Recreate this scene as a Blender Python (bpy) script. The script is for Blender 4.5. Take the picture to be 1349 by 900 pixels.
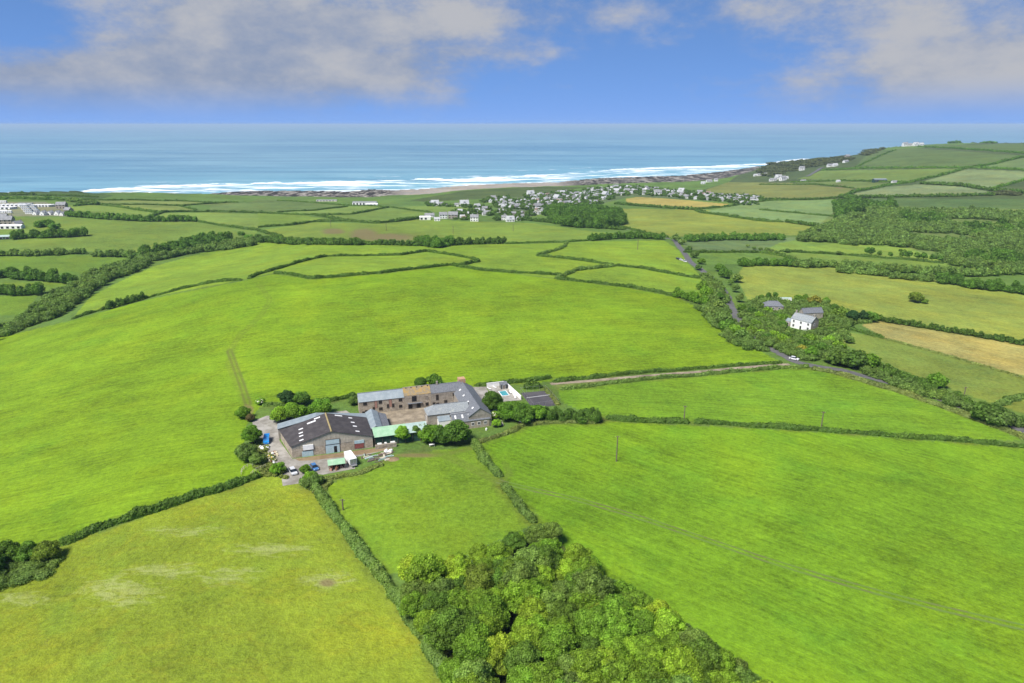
import bpy, math, random
import numpy as np
from mathutils import Vector

# ------------------------------------------------------------------ camera, sky, sun, exposure
scene = bpy.context.scene
for o in list(bpy.data.objects):
    bpy.data.objects.remove(o)
CAMZ = 160.0
PITCH = math.radians(17.65)
FPX = 899.3                      # focal length in photograph pixels (1349 wide, 24 mm equivalent)
cam_d = bpy.data.cameras.new("camera")
cam_d.sensor_width = 36.0
cam_d.lens = 24.0
cam_d.clip_start = 1.0
cam_d.clip_end = 120000.0
cam = bpy.data.objects.new("camera", cam_d)
scene.collection.objects.link(cam)
cam.location = (0, 0, CAMZ)
cam.rotation_euler = (math.radians(90) - PITCH, 0, 0)
scene.camera = cam

SUN_AZ = math.radians(-138)        # clockwise from the view direction (+Y)
SUN_EL = math.radians(54)
world = bpy.data.worlds.new("World")
scene.world = world
world.use_nodes = True

sun_d = bpy.data.lights.new("sun", 'SUN')
sun_d.energy = 3.9
sun_d.angle = math.radians(20)
sun_d.color = (1.0, 0.95, 0.87)
sun = bpy.data.objects.new("sun", sun_d)
scene.collection.objects.link(sun)
sdir = Vector((math.sin(SUN_AZ) * math.cos(SUN_EL), math.cos(SUN_AZ) * math.cos(SUN_EL), math.sin(SUN_EL)))
sun.rotation_euler = sdir.to_track_quat('Z', 'Y').to_euler()
sun.location = (0, 0, 400)

vs = scene.view_settings
vs.view_transform = 'Standard'
vs.look = 'None'
vs.exposure = 0.85
vs.gamma = 1.0
vs.use_curve_mapping = False
scene.render.engine = 'CYCLES'
cy = scene.cycles
cy.use_denoising = True
cy.max_bounces = 6
cy.diffuse_bounces = 2
cy.glossy_bounces = 2
cy.transmission_bounces = 3
cy.transparent_max_bounces = 6
cy.volume_bounces = 0
cy.caustics_reflective = False
cy.caustics_refractive = False


class NT:
    """small helper for building node trees"""
    def __init__(self, tree):
        self.t = tree
        tree.nodes.clear()

    def n(self, typ, ins=None, **kw):
        nd = self.t.nodes.new(typ)
        for k, v in kw.items():
            setattr(nd, k, v)
        for k, v in (ins or {}).items():
            s = nd.inputs[k]
            if isinstance(v, tuple) and len(v) == 2 and hasattr(v[0], 'outputs'):
                self.t.links.new(v[0].outputs[v[1]], s)
            elif hasattr(v, 'outputs'):
                self.t.links.new(v.outputs[0], s)
            else:
                s.default_value = v
        return nd

    def m(self, op, a, b=0.0, c=0.0, clamp=False):
        nd = self.n('ShaderNodeMath', {0: a, 1: b, 2: c}, operation=op)
        nd.use_clamp = clamp
        return nd

    def vm(self, op, a, b=(0, 0, 0)):
        return self.n('ShaderNodeVectorMath', {0: a, 1: b}, operation=op)

    def mix(self, fac, a, b, blend='MIX'):
        nd = self.n('ShaderNodeMix', data_type='RGBA', blend_type=blend)
        for i, v in ((0, fac), (6, a), (7, b)):
            if isinstance(v, tuple) and len(v) == 2 and hasattr(v[0], 'outputs'):
                self.t.links.new(v[0].outputs[v[1]], nd.inputs[i])
            elif hasattr(v, 'outputs'):
                self.t.links.new(v.outputs[2 if v.bl_idname == 'ShaderNodeMix' else 0], nd.inputs[i])
            else:
                nd.inputs[i].default_value = v if i == 0 or len(v) == 4 else (*v, 1)
        return nd

    def ramp(self, fac, stops, interp='LINEAR'):
        nd = self.n('ShaderNodeValToRGB', {0: fac})
        cr = nd.color_ramp
        cr.interpolation = interp
        while len(cr.elements) < len(stops):
            cr.elements.new(0.5)
        for e, (p, c) in zip(cr.elements, stops):
            e.position = p
            e.color = c if len(c) == 4 else (*c, 1)
        return nd

    def noise(self, vec, scale, detail=4.0, rough=0.55, dist=0.0):
        ins = {'Scale': scale, 'Detail': detail, 'Roughness': rough, 'Distortion': dist}
        if vec is not None:
            ins['Vector'] = vec
        return self.n('ShaderNodeTexNoise', ins)

    def sstep(self, x, lo, hi):
        nd = self.n('ShaderNodeMapRange', {0: x, 1: lo, 2: hi, 3: 0.0, 4: 1.0})
        nd.interpolation_type = 'SMOOTHSTEP'
        nd.clamp = True
        return nd


def C2(nd):
    """colour output of a Mix node"""
    return (nd, 2)


def pixdir(px, py):
    a = (np.asarray(px, float) - 674.5) / FPX
    b = (450.0 - np.asarray(py, float)) / FPX
    dx = a
    dy = math.cos(PITCH) + b * math.sin(PITCH)
    dz = -math.sin(PITCH) + b * math.cos(PITCH)
    return dx, dy, dz


def build_world():
    w = NT(world.node_tree)
    tc = w.n('ShaderNodeTexCoord')
    gen = (tc, 'Generated')
    sep = w.n('ShaderNodeSeparateXYZ', {0: gen})
    # the sky colour is read a little higher than the view ray: clear deep blue down to the horizon
    zz = w.m('MULTIPLY_ADD', (sep, 2), 1.25, 0.30)
    comb = w.n('ShaderNodeCombineXYZ', {0: (sep, 0), 1: (sep, 1), 2: zz})
    vec = w.vm('NORMALIZE', comb)
    sky = w.n('ShaderNodeTexSky', {0: vec}, sky_type='NISHITA')
    sky.sun_disc = False
    sky.sun_elevation = SUN_EL
    sky.sun_rotation = SUN_AZ
    sky.altitude = 100
    sky.air_density = 1.0
    sky.dust_density = 0.4
    sky.ozone_density = 2.6
    blue = w.mix(1.0, sky, (0.74, 0.88, 1.08), 'MULTIPLY')
    # low pale lavender band that hugs the horizon
    band = w.m('POWER', w.m('SUBTRACT', 1.0, w.m('ABSOLUTE', (sep, 2)), clamp=True), 4.0)
    blue = w.mix(w.m('MULTIPLY', band, 0.92), blue, (1.85, 4.0, 8.9))
    band2 = w.m('POWER', w.m('SUBTRACT', 1.0, w.m('ABSOLUTE', (sep, 2)), clamp=True), 26.0)
    blue = w.mix(w.m('MULTIPLY', band2, 0.55), blue, (2.9, 4.7, 9.4))
    # clouds laid on a plane above the sea, so that they flatten towards the horizon
    el = w.m('MAXIMUM', (sep, 2), 0.0)
    inv = w.m('DIVIDE', 1.0, w.m('ADD', el, 0.11))
    cpos = w.n('ShaderNodeCombineXYZ', {0: w.m('MULTIPLY', (sep, 0), inv), 1: w.m('MULTIPLY', (sep, 1), inv), 2: 0.0})
    n1 = w.noise(cpos, 0.95, 3.0, 0.58)
    n3 = w.noise(w.vm('MULTIPLY', gen, (1.0, 1.0, 1.9)), 7.0, 6.0, 0.64, 0.0)
    dens = w.m('ADD', w.m('MULTIPLY', (n1, 0), 0.30), w.m('MULTIPLY', (n3, 0), 0.72))
    # cloud banks in the photograph's directions: (pixel x, y, half width, amount); all are flattened 3.2 : 1
    gs = w.vm('MULTIPLY', gen, (1.0, 1.0, 3.2))
    bias = None
    for (px, py, wx, am) in ((215, 98, 290, 0.36), (60, 108, 90, 0.14), (420, 15, 300, 0.26), (1290, 75, 280, 0.40), (1345, 130, 120, 0.22), (970, 16, 75, 0.16), (815, 22, 60, 0.14), (640, 55, 220, 0.10), (880, 100, 220, -0.14), (30, 20, 150, -0.26), (1080, 60, 120, -0.10)):
        dx, dy, dz = pixdir(px, py)
        L = math.sqrt(dx * dx + dy * dy + dz * dz)
        d = w.n('ShaderNodeVectorMath', {0: gs, 1: (dx / L, dy / L, 3.2 * dz / L)}, operation='DISTANCE')
        g = w.n('ShaderNodeMapRange', {0: (d, 1), 1: 1.25 * wx / FPX, 2: 0.0, 3: 0.0, 4: am})
        bias = g if bias is None else w.m('ADD', bias, g)
    dens = w.m('ADD', dens, bias)
    mask = w.m('MULTIPLY', w.sstep(dens, 0.50, 0.80), 0.94)
    mask = w.m('MULTIPLY', mask, w.sstep((sep, 2), -0.004, 0.060))
    dr_ = pixdir(1330, 115)
    Lr = math.sqrt(sum(c * c for c in dr_))
    drr = w.n('ShaderNodeVectorMath', {0: gs, 1: (dr_[0] / Lr, dr_[1] / Lr, 3.2 * dr_[2] / Lr)}, operation='DISTANCE')
    glow = w.n('ShaderNodeMapRange', {0: (drr, 1), 1: 0.30, 2: 0.0, 3: 0.0, 4: 0.22})   # the bank at the right is thinner and lets more light through
    lit = w.sstep(w.m('ADD', w.m('ADD', (n3, 0), glow), w.m('MULTIPLY', (sep, 2), 1.2)), 0.42, 0.80)
    ccol = w.mix(lit, (2.7, 3.35, 4.75), (5.1, 5.15, 5.4))
    col = w.mix(mask, C2(blue), C2(ccol))
    bg = w.n('ShaderNodeBackground', {0: C2(col), 1: 0.055})
    out = w.n('ShaderNodeOutputWorld', {0: bg})


build_world()

rng = np.random.default_rng(7)
random.seed(7)
COL = scene.collection


def lin(c, k=1.0):
    c = np.asarray(c, float) / 255.0
    return np.where(c <= 0.04045, c / 12.92, ((c + 0.055) / 1.055) ** 2.4) * k


# ------------------------------------------------------------------ terrain heights
# (photo x, photo y, ground height above the sea in metres)
CTRL = [(0, 900, 54), (400, 900, 54), (674, 900, 53.5), (1000, 900, 53), (1349, 900, 51), (0, 760, 52), (250, 720, 54.5), (1349, 700, 52),
        (1000, 650, 54), (700, 620, 55), (400, 625, 55), (500, 540, 55), (640, 540, 55), (720, 522, 55), (350, 560, 55), (440, 585, 55), (560, 580, 55),
        (0, 600, 48), (0, 500, 43), (150, 540, 50.5), (200, 450, 53), (80, 435, 45), (0, 452, 37),
        (330, 367, 62), (450, 420, 60.5), (600, 450, 57.5), (550, 362, 63), (700, 364, 61), (850, 405, 56.5), (950, 450, 54), (800, 485, 55),
        (0, 430, 33), (100, 385, 33), (200, 347, 31), (300, 320, 33), (50, 350, 37), (50, 310, 41), (150, 312, 39), (50, 290, 43), (250, 300, 37),
        (60, 275, 43), (150, 275, 37), (60, 256, 39), (0, 256, 37), (120, 257, 33), (400, 312, 40), (600, 322, 46), (500, 337, 55), (620, 347, 58.5), (800, 330, 52),
        (880, 357, 52), (450, 295, 33), (600, 297, 30), (700, 302, 34), (400, 275, 23), (560, 275, 19), (300, 270, 21),
        (625, 287, 24), (700, 270, 16), (800, 260, 14), (900, 258, 18), (960, 265, 24), (700, 250, 9), (560, 263, 10),
        (900, 330, 50), (960, 397, 52), (1045, 475, 54), (1058, 437, 52.5), (1200, 482, 50), (1349, 562, 51), (1300, 432, 46), (1200, 382, 42),
        (1050, 340, 40), (1300, 350, 36), (1349, 386, 40), (1200, 322, 34), (1100, 290, 30), (1349, 302, 39), (1000, 310, 36), (900, 290, 28), (950, 275, 24),
        (1200, 262, 42), (1349, 262, 50), (1050, 262, 28), (1000, 250, 22), (1200, 240, 52), (1349, 240, 62), (1100, 242, 36), (1000, 240, 17),
        (1200, 215, 69), (1349, 213, 82), (1090, 226, 42), (1200, 194, 81), (1349, 191, 91), (1130, 206, 66), (1030, 216, 38)]


def dist_at(px, py, z):
    dx, dy, dz = pixdir(px, py)
    t = (z - CAMZ) / dz
    return math.atan2(dx, dy), math.hypot(dx, dy) * t


_c = []
for (a, b, z) in CTRL:
    az, d = dist_at(a, b, z)
    _c.append((az, math.log(d), z))
for az in (-1.35, -0.95, 0.95, 1.35):
    for d, zl, zr in ((60, 53, 52), (250, 46, 50), (600, 40, 44), (1200, 40, 60), (2400, 30, 95)):
        _c.append((az, math.log(d), zl if az < 0 else zr))
for az in (-0.6, 0, 0.6):
    _c.append((az, math.log(40), 53.5))
_c = np.array(_c)


def tps_fit(p, v, s=1e-4):
    n = len(p)
    d = np.sqrt(((p[:, None] - p[None]) ** 2).sum(-1))
    K = np.where(d > 0, d * d * np.log(d + 1e-12), 0) + np.eye(n) * s
    Pm = np.hstack([np.ones((n, 1)), p])
    A = np.block([[K, Pm], [Pm.T, np.zeros((3, 3))]])
    return np.linalg.solve(A, np.concatenate([v, np.zeros(3)]))


_pts = np.c_[_c[:, 0] * 1.6, _c[:, 1]]
_wts = tps_fit(_pts, _c[:, 2], 2e-3)


def tps(az, ld):
    q = np.c_[np.ravel(az) * 1.6, np.ravel(ld)]
    out = _wts[-3] + q @ _wts[-2:]
    for i in range(len(_pts)):
        d2 = (q[:, 0] - _pts[i, 0]) ** 2 + (q[:, 1] - _pts[i, 1]) ** 2 + 1e-12
        out += _wts[i] * 0.5 * d2 * np.log(d2)
    return out.reshape(np.shape(az))


# coast: photo x, y of the top of the shore, its height, y of the water line (None: cliff)
COAST = [(-900, 256, 34, None), (0, 253, 38, None), (100, 251.5, 37, None), (135, 256, 27, None), (180, 260, 15, None), (236, 263, 8, 259), (264, 263, 6, 256),
         (305, 263, 6, 252.5), (346, 263, 6, 251), (407, 262.5, 6, 251), (462, 262.5, 6, 252), (486, 262, 6, 249), (520, 258.5, 6, 250.5), (566, 256, 6, 248), (616, 250, 6, 244),
         (680, 247, 6, 241), (735, 246, 6, 240), (780, 243, 7, 235), (836, 240.5, 8, 233), (900, 239, 9, 231), (950, 236, 12, 226), (985, 231, 14, 221), (1000, 226, 18, 218.5),
         (1012, 214.5, 42, None), (1060, 209, 54, None), (1130, 203.5, 68, None), (1145, 195.5, 78, None), (1200, 191, 83, None), (1260, 187, 90, None), (1349, 188, 92, None), (2400, 187, 96, None)]
_ca, _cd, _cz, _cw = [], [], [], []
for (px, py, z, pw) in COAST:
    az, d = dist_at(px, py, z)
    _ca.append(az); _cd.append(d); _cz.append(z)
    _cw.append(dist_at(px, pw, 0)[1] if pw else d + 75)
_ca = np.array(_ca)
o_ = np.argsort(_ca)
_ca = _ca[o_]; _cd = np.array(_cd)[o_]; _cz = np.array(_cz)[o_]; _cw = np.array(_cw)[o_]

# farm frame: u runs along the barn front, v away from it
FTH = math.radians(17.5)
FO = np.array([-72.7, 203.9])
FZ = 55.0


def farm(u, v):
    return np.array([FO[0] + u * math.cos(FTH) - v * math.sin(FTH), FO[1] + u * math.sin(FTH) + v * math.cos(FTH)])


def hraw(az, d):
    x, y = d * np.sin(az), d * np.cos(az)
    z = tps(az, np.log(d))
    z = z + 0.5 * np.sin(x / 31 + 1.3) * np.sin(y / 43) + 0.35 * np.sin(x / 17 + y / 23)
    # flat building ground of the farm and of the house beside the lane
    for (cx, cy_, r0, r1, zf) in ((*farm(38, 12), 62, 105, FZ), (*farm(88, 25), 30, 60, FZ)):
        w = np.clip((np.hypot(x - cx, y - cy_) - r0) / (r1 - r0), 0, 1)
        w = w * w * (3 - 2 * w)
        z = zf + (z - zf) * w
    dc = np.interp(az, _ca, _cd); zc = np.interp(az, _ca, _cz); dw = np.interp(az, _ca, _cw)
    rock = np.sin(x / 7.3 + 2 * np.sin(y / 19)) * np.sin(y / 11 + x / 23)
    t = (d - dc) / np.maximum(dw - dc, 1)
    flat = np.clip((dw - dc - 90) / 60, 0, 1)
    s = np.clip(t, 0, 1)
    prof_cliff = 1 - s ** 1.5
    prof_beach = (1 - s) ** 2.2
    zsh = zc * (prof_cliff * (1 - flat) + prof_beach * flat) + (1 - flat) * rock * 4 * s * (1 - s) + flat * rock * 0.5 * s * (1 - s)
    zsea = -0.02 * np.clip(d - dw, 0, 400) - 0.2 * (d > dw)
    return np.where(d <= dc, np.maximum(z, 1.0), np.where(d <= dw, zsh, zsea))


AZ = np.concatenate([np.linspace(-1.40, -0.70, 70, endpoint=False), np.linspace(-0.70, 0.70, 860), np.linspace(0.70, 1.40, 71)[1:]])
LD = np.linspace(math.log(25.0), math.log(3600.0), 760)
_A, _L = np.meshgrid(AZ, LD, indexing='ij')
ZG = hraw(_A, np.exp(_L))
_ai = np.arange(len(AZ))


def height(x, y):
    """ground height, bilinear on the same grid that the ground mesh uses"""
    x = np.asarray(x, float); y = np.asarray(y, float)
    az = np.arctan2(x, y)
    d = np.log(np.maximum(np.hypot(x, y), 25.1))
    i = np.clip(np.interp(az, AZ, _ai), 0, len(AZ) - 1.001)
    j = np.clip((d - LD[0]) / (LD[1] - LD[0]), 0, len(LD) - 1.001)
    i0 = i.astype(int); j0 = j.astype(int)
    a = i - i0; b = j - j0
    return (ZG[i0, j0] * (1 - a) * (1 - b) + ZG[i0 + 1, j0] * a * (1 - b) + ZG[i0, j0 + 1] * (1 - a) * b + ZG[i0 + 1, j0 + 1] * a * b)


_DM = np.exp(np.linspace(math.log(40), math.log(3590), 1400))


def ground(px, py):
    """where the ray through a photo pixel first meets the ground: (N,3)"""
    px = np.atleast_1d(np.asarray(px, float)); py = np.atleast_1d(np.asarray(py, float))
    out = np.zeros((len(px), 3))
    for s in range(0, len(px), 400):
        dx, dy, dz = pixdir(px[s:s + 400], py[s:s + 400])
        h = np.hypot(dx, dy)
        X = (dx / h)[:, None] * _DM; Y = (dy / h)[:, None] * _DM
        diff = CAMZ + (dz / h)[:, None] * _DM - height(X, Y)
        hit = diff < 0
        k = np.where(hit.any(1), hit.argmax(1), len(_DM) - 1)
        k = np.maximum(k, 1)
        r = np.arange(len(k))
        f0, f1 = diff[r, k - 1], diff[r, k]
        t = np.clip(f0 / (f0 - f1 + 1e-9), 0, 1)
        d = _DM[k - 1] + t * (_DM[k] - _DM[k - 1])
        x = dx / h * d; y = dy / h * d
        out[s:s + 400] = np.c_[x, y, height(x, y)]
    return out


def gpix(pts):
    p = np.asarray(pts, float)
    return ground(p[:, 0], p[:, 1])


def to_pix(x, y, z):
    """photo pixel of a world point"""
    yy = y; zz = z - CAMZ
    fwd = yy * math.cos(PITCH) - zz * math.sin(PITCH)
    up = yy * math.sin(PITCH) + zz * math.cos(PITCH)
    fwd = np.maximum(fwd, 1e-3)
    return 674.5 + FPX * x / fwd, 450 - FPX * up / fwd


def in_poly(px, py, poly):
    poly = np.asarray(poly, float)
    res = np.zeros(len(px), bool)
    bb = (px >= poly[:, 0].min()) & (px <= poly[:, 0].max()) & (py >= poly[:, 1].min()) & (py <= poly[:, 1].max())
    if not bb.any():
        return res
    x, y = px[bb], py[bb]
    r = np.zeros(len(x), bool)
    n = len(poly)
    for i in range(n):
        x1, y1 = poly[i]; x2, y2 = poly[(i + 1) % n]
        if y1 == y2:
            continue
        c = ((y1 > y) != (y2 > y)) & (x < (x2 - x1) * (y - y1) / (y2 - y1) + x1)
        r ^= c
    res[bb] = r
    return res


def dist_poly(x, y, line):
    """distance in plan to a polyline and the signed side offset"""
    best = np.full(len(x), 1e9)
    for (a, b) in zip(line[:-1], line[1:]):
        v = b - a
        t = np.clip(((x - a[0]) * v[0] + (y - a[1]) * v[1]) / (v @ v + 1e-9), 0, 1)
        best = np.minimum(best, np.hypot(x - a[0] - t * v[0], y - a[1] - t * v[1]))
    return best


# ------------------------------------------------------------------ object helpers
def link(o, parent=None):
    COL.objects.link(o)
    if parent is not None:
        o.parent = parent
    return o


def tag(o, label=None, cat=None, group=None, kind=None):
    if label: o['label'] = label
    if cat: o['category'] = cat
    if group: o['group'] = group
    if kind: o['kind'] = kind
    return o


def np_mesh(name, V, F, mats=(), smooth=False, mat_idx=None):
    """mesh from arrays; F is (n,4) or (n,3)"""
    me = bpy.data.meshes.new(name)
    V = np.asarray(V, np.float32); F = np.asarray(F, np.int32)
    n, k = F.shape
    me.vertices.add(len(V)); me.vertices.foreach_set('co', V.ravel())
    me.loops.add(n * k); me.loops.foreach_set('vertex_index', F.ravel())
    me.polygons.add(n)
    me.polygons.foreach_set('loop_start', np.arange(0, n * k, k, dtype=np.int32))
    if mat_idx is not None:
        me.polygons.foreach_set('material_index', np.asarray(mat_idx, np.int32))
    me.polygons.foreach_set('use_smooth', np.full(n, bool(smooth)) if np.isscalar(smooth) else smooth)
    for m in mats:
        me.materials.append(m)
    me.update(calc_edges=True)
    return me


def empty(name, loc, rz=0.0):
    o = bpy.data.objects.new(name, None)
    o.location = loc
    o.rotation_euler = (0, 0, rz)
    o.empty_display_size = 0.5
    return link(o)


class MB:
    """collects boxes, quads and prisms into ONE mesh"""
    def __init__(self):
        self.v = []; self.f = []; self.m = []

    def poly(self, pts, m=0):
        b = len(self.v)
        self.v += [tuple(p) for p in pts]
        self.f.append(tuple(range(b, b + len(pts)))); self.m.append(m)
        return self

    def hexa(self, p, m=0):
        """8 points: bottom ring 0-3 counter-clockwise, top ring 4-7"""
        b = len(self.v)
        self.v += [tuple(q) for q in p]
        for q in ((3, 2, 1, 0), (4, 5, 6, 7), (0, 1, 5, 4), (1, 2, 6, 5), (2, 3, 7, 6), (3, 0, 4, 7)):
            self.f.append(tuple(b + i for i in q)); self.m.append(m)
        return self

    def box(self, x0, x1, y0, y1, z0, z1, m=0):
        return self.hexa([(x0, y0, z0), (x1, y0, z0), (x1, y1, z0), (x0, y1, z0), (x0, y0, z1), (x1, y0, z1), (x1, y1, z1), (x0, y1, z1)], m)

    def slab(self, quad, t, m=0):
        """thick sheet: quad counter-clockwise seen from outside, thickened inwards"""
        q = [Vector(p) for p in quad]
        n = (q[1] - q[0]).cross(q[3] - q[0]).normalized()
        lo = [p - n * t for p in q]
        return self.hexa(lo + q, m)

    def tube(self, a, b, r0, r1=None, k=8, m=0, caps=True):
        a = Vector(a); b = Vector(b); r1 = r0 if r1 is None else r1
        d = (b - a).normalized()
        u = d.orthogonal().normalized(); w = d.cross(u)
        s = len(self.v)
        for c, r in ((a, r0), (b, r1)):
            for i in range(k):
                t = 2 * math.pi * i / k
                self.v.append(tuple(c + (u * math.cos(t) + w * math.sin(t)) * r))
        for i in range(k):
            j = (i + 1) % k
            self.f.append((s + i, s + j, s + k + j, s + k + i)); self.m.append(m)
        if caps:
            self.f.append(tuple(s + k - 1 - i for i in range(k))); self.m.append(m)
            self.f.append(tuple(s + k + i for i in range(k))); self.m.append(m)
        return self

    def mesh(self, name, mats):
        me = bpy.data.meshes.new(name)
        me.from_pydata(self.v, [], self.f)
        for m in (mats if isinstance(mats, (list, tuple)) else [mats]):
            me.materials.append(m)
        me.polygons.foreach_set('material_index', self.m)
        me.update()
        return me

    def build(self, name, mats, parent=None):
        return link(bpy.data.objects.new(name, self.mesh(name, mats)), parent)


def copy_tree(o, parent=None):
    c = o.copy()
    link(c)
    c.parent = parent
    for ch in o.children:
        copy_tree(ch, c)
    return c


# ------------------------------------------------------------------ materials
def mat_new(name):
    m = bpy.data.materials.new(name)
    m.use_nodes = True
    return m, NT(m.node_tree)


def principled(w, col, rough=0.8, bump=None, bstr=0.3, bdist=0.05, **kw):
    ins = {'Base Color': col, 'Roughness': rough}
    ins.update(kw)
    if bump is not None:
        ins['Normal'] = w.n('ShaderNodeBump', {'Height': bump, 'Strength': bstr, 'Distance': bdist})
    p = w.n('ShaderNodeBsdfPrincipled', ins)
    w.n('ShaderNodeOutputMaterial', {0: p})
    return p


def mat_plain(name, c1, c2, scale=1.5, rough=0.8, bump=0.3, spec=0.3, detail=5.0, metallic=0.0):
    """two-tone weathered surface in world-independent object coordinates"""
    m, w = mat_new(name)
    tc = w.n('ShaderNodeTexCoord')
    n = w.noise((tc, 'Object'), scale, detail, 0.62)
    col = w.mix(w.sstep((n, 0), 0.32, 0.68), c1, c2)
    principled(w, C2(col), rough, (n, 0), bump, 0.06, **{'Specular IOR Level': spec, 'Metallic': metallic})
    return m


def mat_sheet(name, c1, c2, axis=0, pitch=0.30, rough=0.55, stain=(0.1, 0.09, 0.07), st=0.35):
    """ribbed roof sheeting with stains running along the ribs; axis = direction across the ribs"""
    m, w = mat_new(name)
    tc = w.n('ShaderNodeTexCoord')
    sep = w.n('ShaderNodeSeparateXYZ', {0: (tc, 'Object')})
    rib = w.m('SINE', w.m('MULTIPLY', (sep, axis), 2 * math.pi / pitch))
    st1 = w.vm('MULTIPLY', (tc, 'Object'), (1.0, 0.12, 0.12) if axis == 0 else (0.12, 1.0, 0.12))
    n1 = w.noise(st1, 1.3, 5, 0.6)
    n2 = w.noise((tc, 'Object'), 0.55, 5, 0.6)
    sheet = w.m('FRACT', w.m('MULTIPLY', (sep, axis), 1.0 / 2.1))
    seam = w.sstep(w.m('ABSOLUTE', w.m('SUBTRACT', sheet, 0.5)), 0.47, 0.5)
    col = w.mix(w.sstep((n2, 0), 0.35, 0.7), c1, c2)
    col = w.mix(w.m('MULTIPLY', w.sstep((n1, 0), 0.5, 0.75), st), C2(col), stain)
    col = w.mix(w.m('MULTIPLY', seam, 0.35), C2(col), stain)
    principled(w, C2(col), rough, rib, 0.5, 0.05, **{'Specular IOR Level': 0.35})
    return m


def mat_slate(name, c1, c2, lichen=None, amount=0.3):
    m, w = mat_new(name)
    tc = w.n('ShaderNodeTexCoord')
    b = w.n('ShaderNodeTexBrick', {'Vector': (tc, 'Object'), 'Scale': 1.0, 'Mortar Size': 0.02, 'Brick Width': 0.35, 'Row Height': 0.28,
                                   'Color1': (*c1, 1), 'Color2': (*c2, 1), 'Mortar': (*[x * 0.55 for x in c1], 1)})
    n = w.noise((tc, 'Object'), 0.7, 6, 0.65)
    n2 = w.noise((tc, 'Object'), 3.2, 5, 0.65)
    col = w.mix(w.m('MULTIPLY', w.sstep((n2, 0), 0.4, 0.75), 0.5), (b, 0), tuple(x * 1.5 for x in c2))
    if lichen:
        col = w.mix(w.m('MULTIPLY', w.sstep((n, 0), 0.62 - amount, 0.80 - amount * 0.9), 0.9), C2(col), lichen)
    principled(w, C2(col), 0.75, (n2, 0), 0.5, 0.05)
    return m


def mat_stone(name, c1, c2, scale=2.2):
    m, w = mat_new(name)
    tc = w.n('ShaderNodeTexCoord')
    warp = w.noise((tc, 'Object'), 1.5, 3)
    v = w.n('ShaderNodeTexVoronoi', {'Vector': w.vm('ADD', w.vm('MULTIPLY', (tc, 'Object'), (1, 1, 1.9)), (warp, 1)), 'Scale': scale})
    e = w.n('ShaderNodeTexVoronoi', {'Vector': w.vm('ADD', w.vm('MULTIPLY', (tc, 'Object'), (1, 1, 1.9)), (warp, 1)), 'Scale': scale}, feature='DISTANCE_TO_EDGE')
    n = w.noise((tc, 'Object'), 0.6, 5)
    sp = w.n('ShaderNodeSeparateColor', {0: (v, 'Color')})
    col = w.mix((sp, 0), c1, c2)
    col = w.mix(w.sstep((n, 0), 0.4, 0.75), C2(col), tuple(x * 0.62 for x in c1))
    col = w.mix(w.sstep((e, 0), 0.06, 0.0), C2(col), tuple(x * 0.7 for x in c2))
    principled(w, C2(col), 0.9, w.sstep((e, 0), 0.0, 0.12), 0.7, 0.05)
    return m


def mat_leaf(name):
    """foliage: the tone comes from the object's own colour, varied leaf by leaf and clump by clump"""
    m, w = mat_new(name)
    oi = w.n('ShaderNodeObjectInfo')
    at = w.n('ShaderNodeAttribute', attribute_name='tint')
    geo = w.n('ShaderNodeNewGeometry')
    n = w.noise((geo, 'Position'), 0.07, 3, 0.6)
    n2 = w.noise((geo, 'Position'), 0.45, 3, 0.6)
    v = w.m('ADD', w.m('MULTIPLY', w.m('POWER', (at, 'Fac'), 1.4), 1.35), w.m('MULTIPLY', (n2, 0), 0.75))
    v = w.m('ADD', v, 0.14)
    sc = w.n('ShaderNodeVectorMath', {0: (oi, 'Color'), 3: v}, operation='SCALE')
    warm = w.mix(w.m('MULTIPLY', w.sstep((n, 0), 0.42, 0.68), 0.5), (sc, 0), w.vm('MULTIPLY', (sc, 0), (1.22, 1.08, 0.8)))
    p = w.n('ShaderNodeBsdfPrincipled', {'Base Color': C2(warm), 'Roughness': 0.6, 'Specular IOR Level': 0.22})
    tr = w.n('ShaderNodeBsdfTranslucent', {'Color': w.vm('MULTIPLY', C2(warm), (1.25, 1.3, 0.7))})
    mx = w.n('ShaderNodeMixShader', {0: 0.44, 1: p, 2: tr})
    w.n('ShaderNodeOutputMaterial', {0: mx})
    return m


M = {}
M['leaf'] = mat_leaf('foliage')
M['bark'] = mat_plain('bark', (0.06, 0.05, 0.04), (0.13, 0.11, 0.09), 3.0, 0.9)
M['asphalt'] = mat_plain('asphalt', (0.085, 0.085, 0.09), (0.13, 0.128, 0.125), 0.35, 0.9, 0.2)
M['concrete'] = mat_plain('worn_concrete', (0.19, 0.175, 0.15), (0.34, 0.325, 0.295), 0.28, 0.9, 0.3, detail=8.0)
M['gravel'] = mat_plain('farmyard_gravel', (0.17, 0.14, 0.10), (0.31, 0.26, 0.19), 0.3, 0.95, 0.4)
M['earth'] = mat_plain('bare_earth', (0.17, 0.12, 0.07), (0.24, 0.18, 0.10), 0.5, 0.95, 0.4)
M['darksheet'] = mat_sheet('dark_fibre_cement', (0.044, 0.039, 0.041), (0.074, 0.066, 0.066), 1, 0.35, 0.8, (0.05, 0.044, 0.04), 0.5)
M['bluesheet'] = mat_sheet('pale_blue_grey_sheet', (0.20, 0.245, 0.275), (0.27, 0.315, 0.34), 0, 0.3, 0.5, (0.2, 0.22, 0.22), 0.3)
M['bluesheet_y'] = mat_sheet('pale_blue_grey_sheet_across', (0.20, 0.245, 0.275), (0.27, 0.315, 0.34), 1, 0.3, 0.5, (0.2, 0.22, 0.22), 0.3)
M['greensheet'] = mat_sheet('pale_green_sheet', (0.26, 0.45, 0.28), (0.36, 0.54, 0.37), 0, 0.3, 0.5, (0.42, 0.5, 0.4), 0.5)
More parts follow.
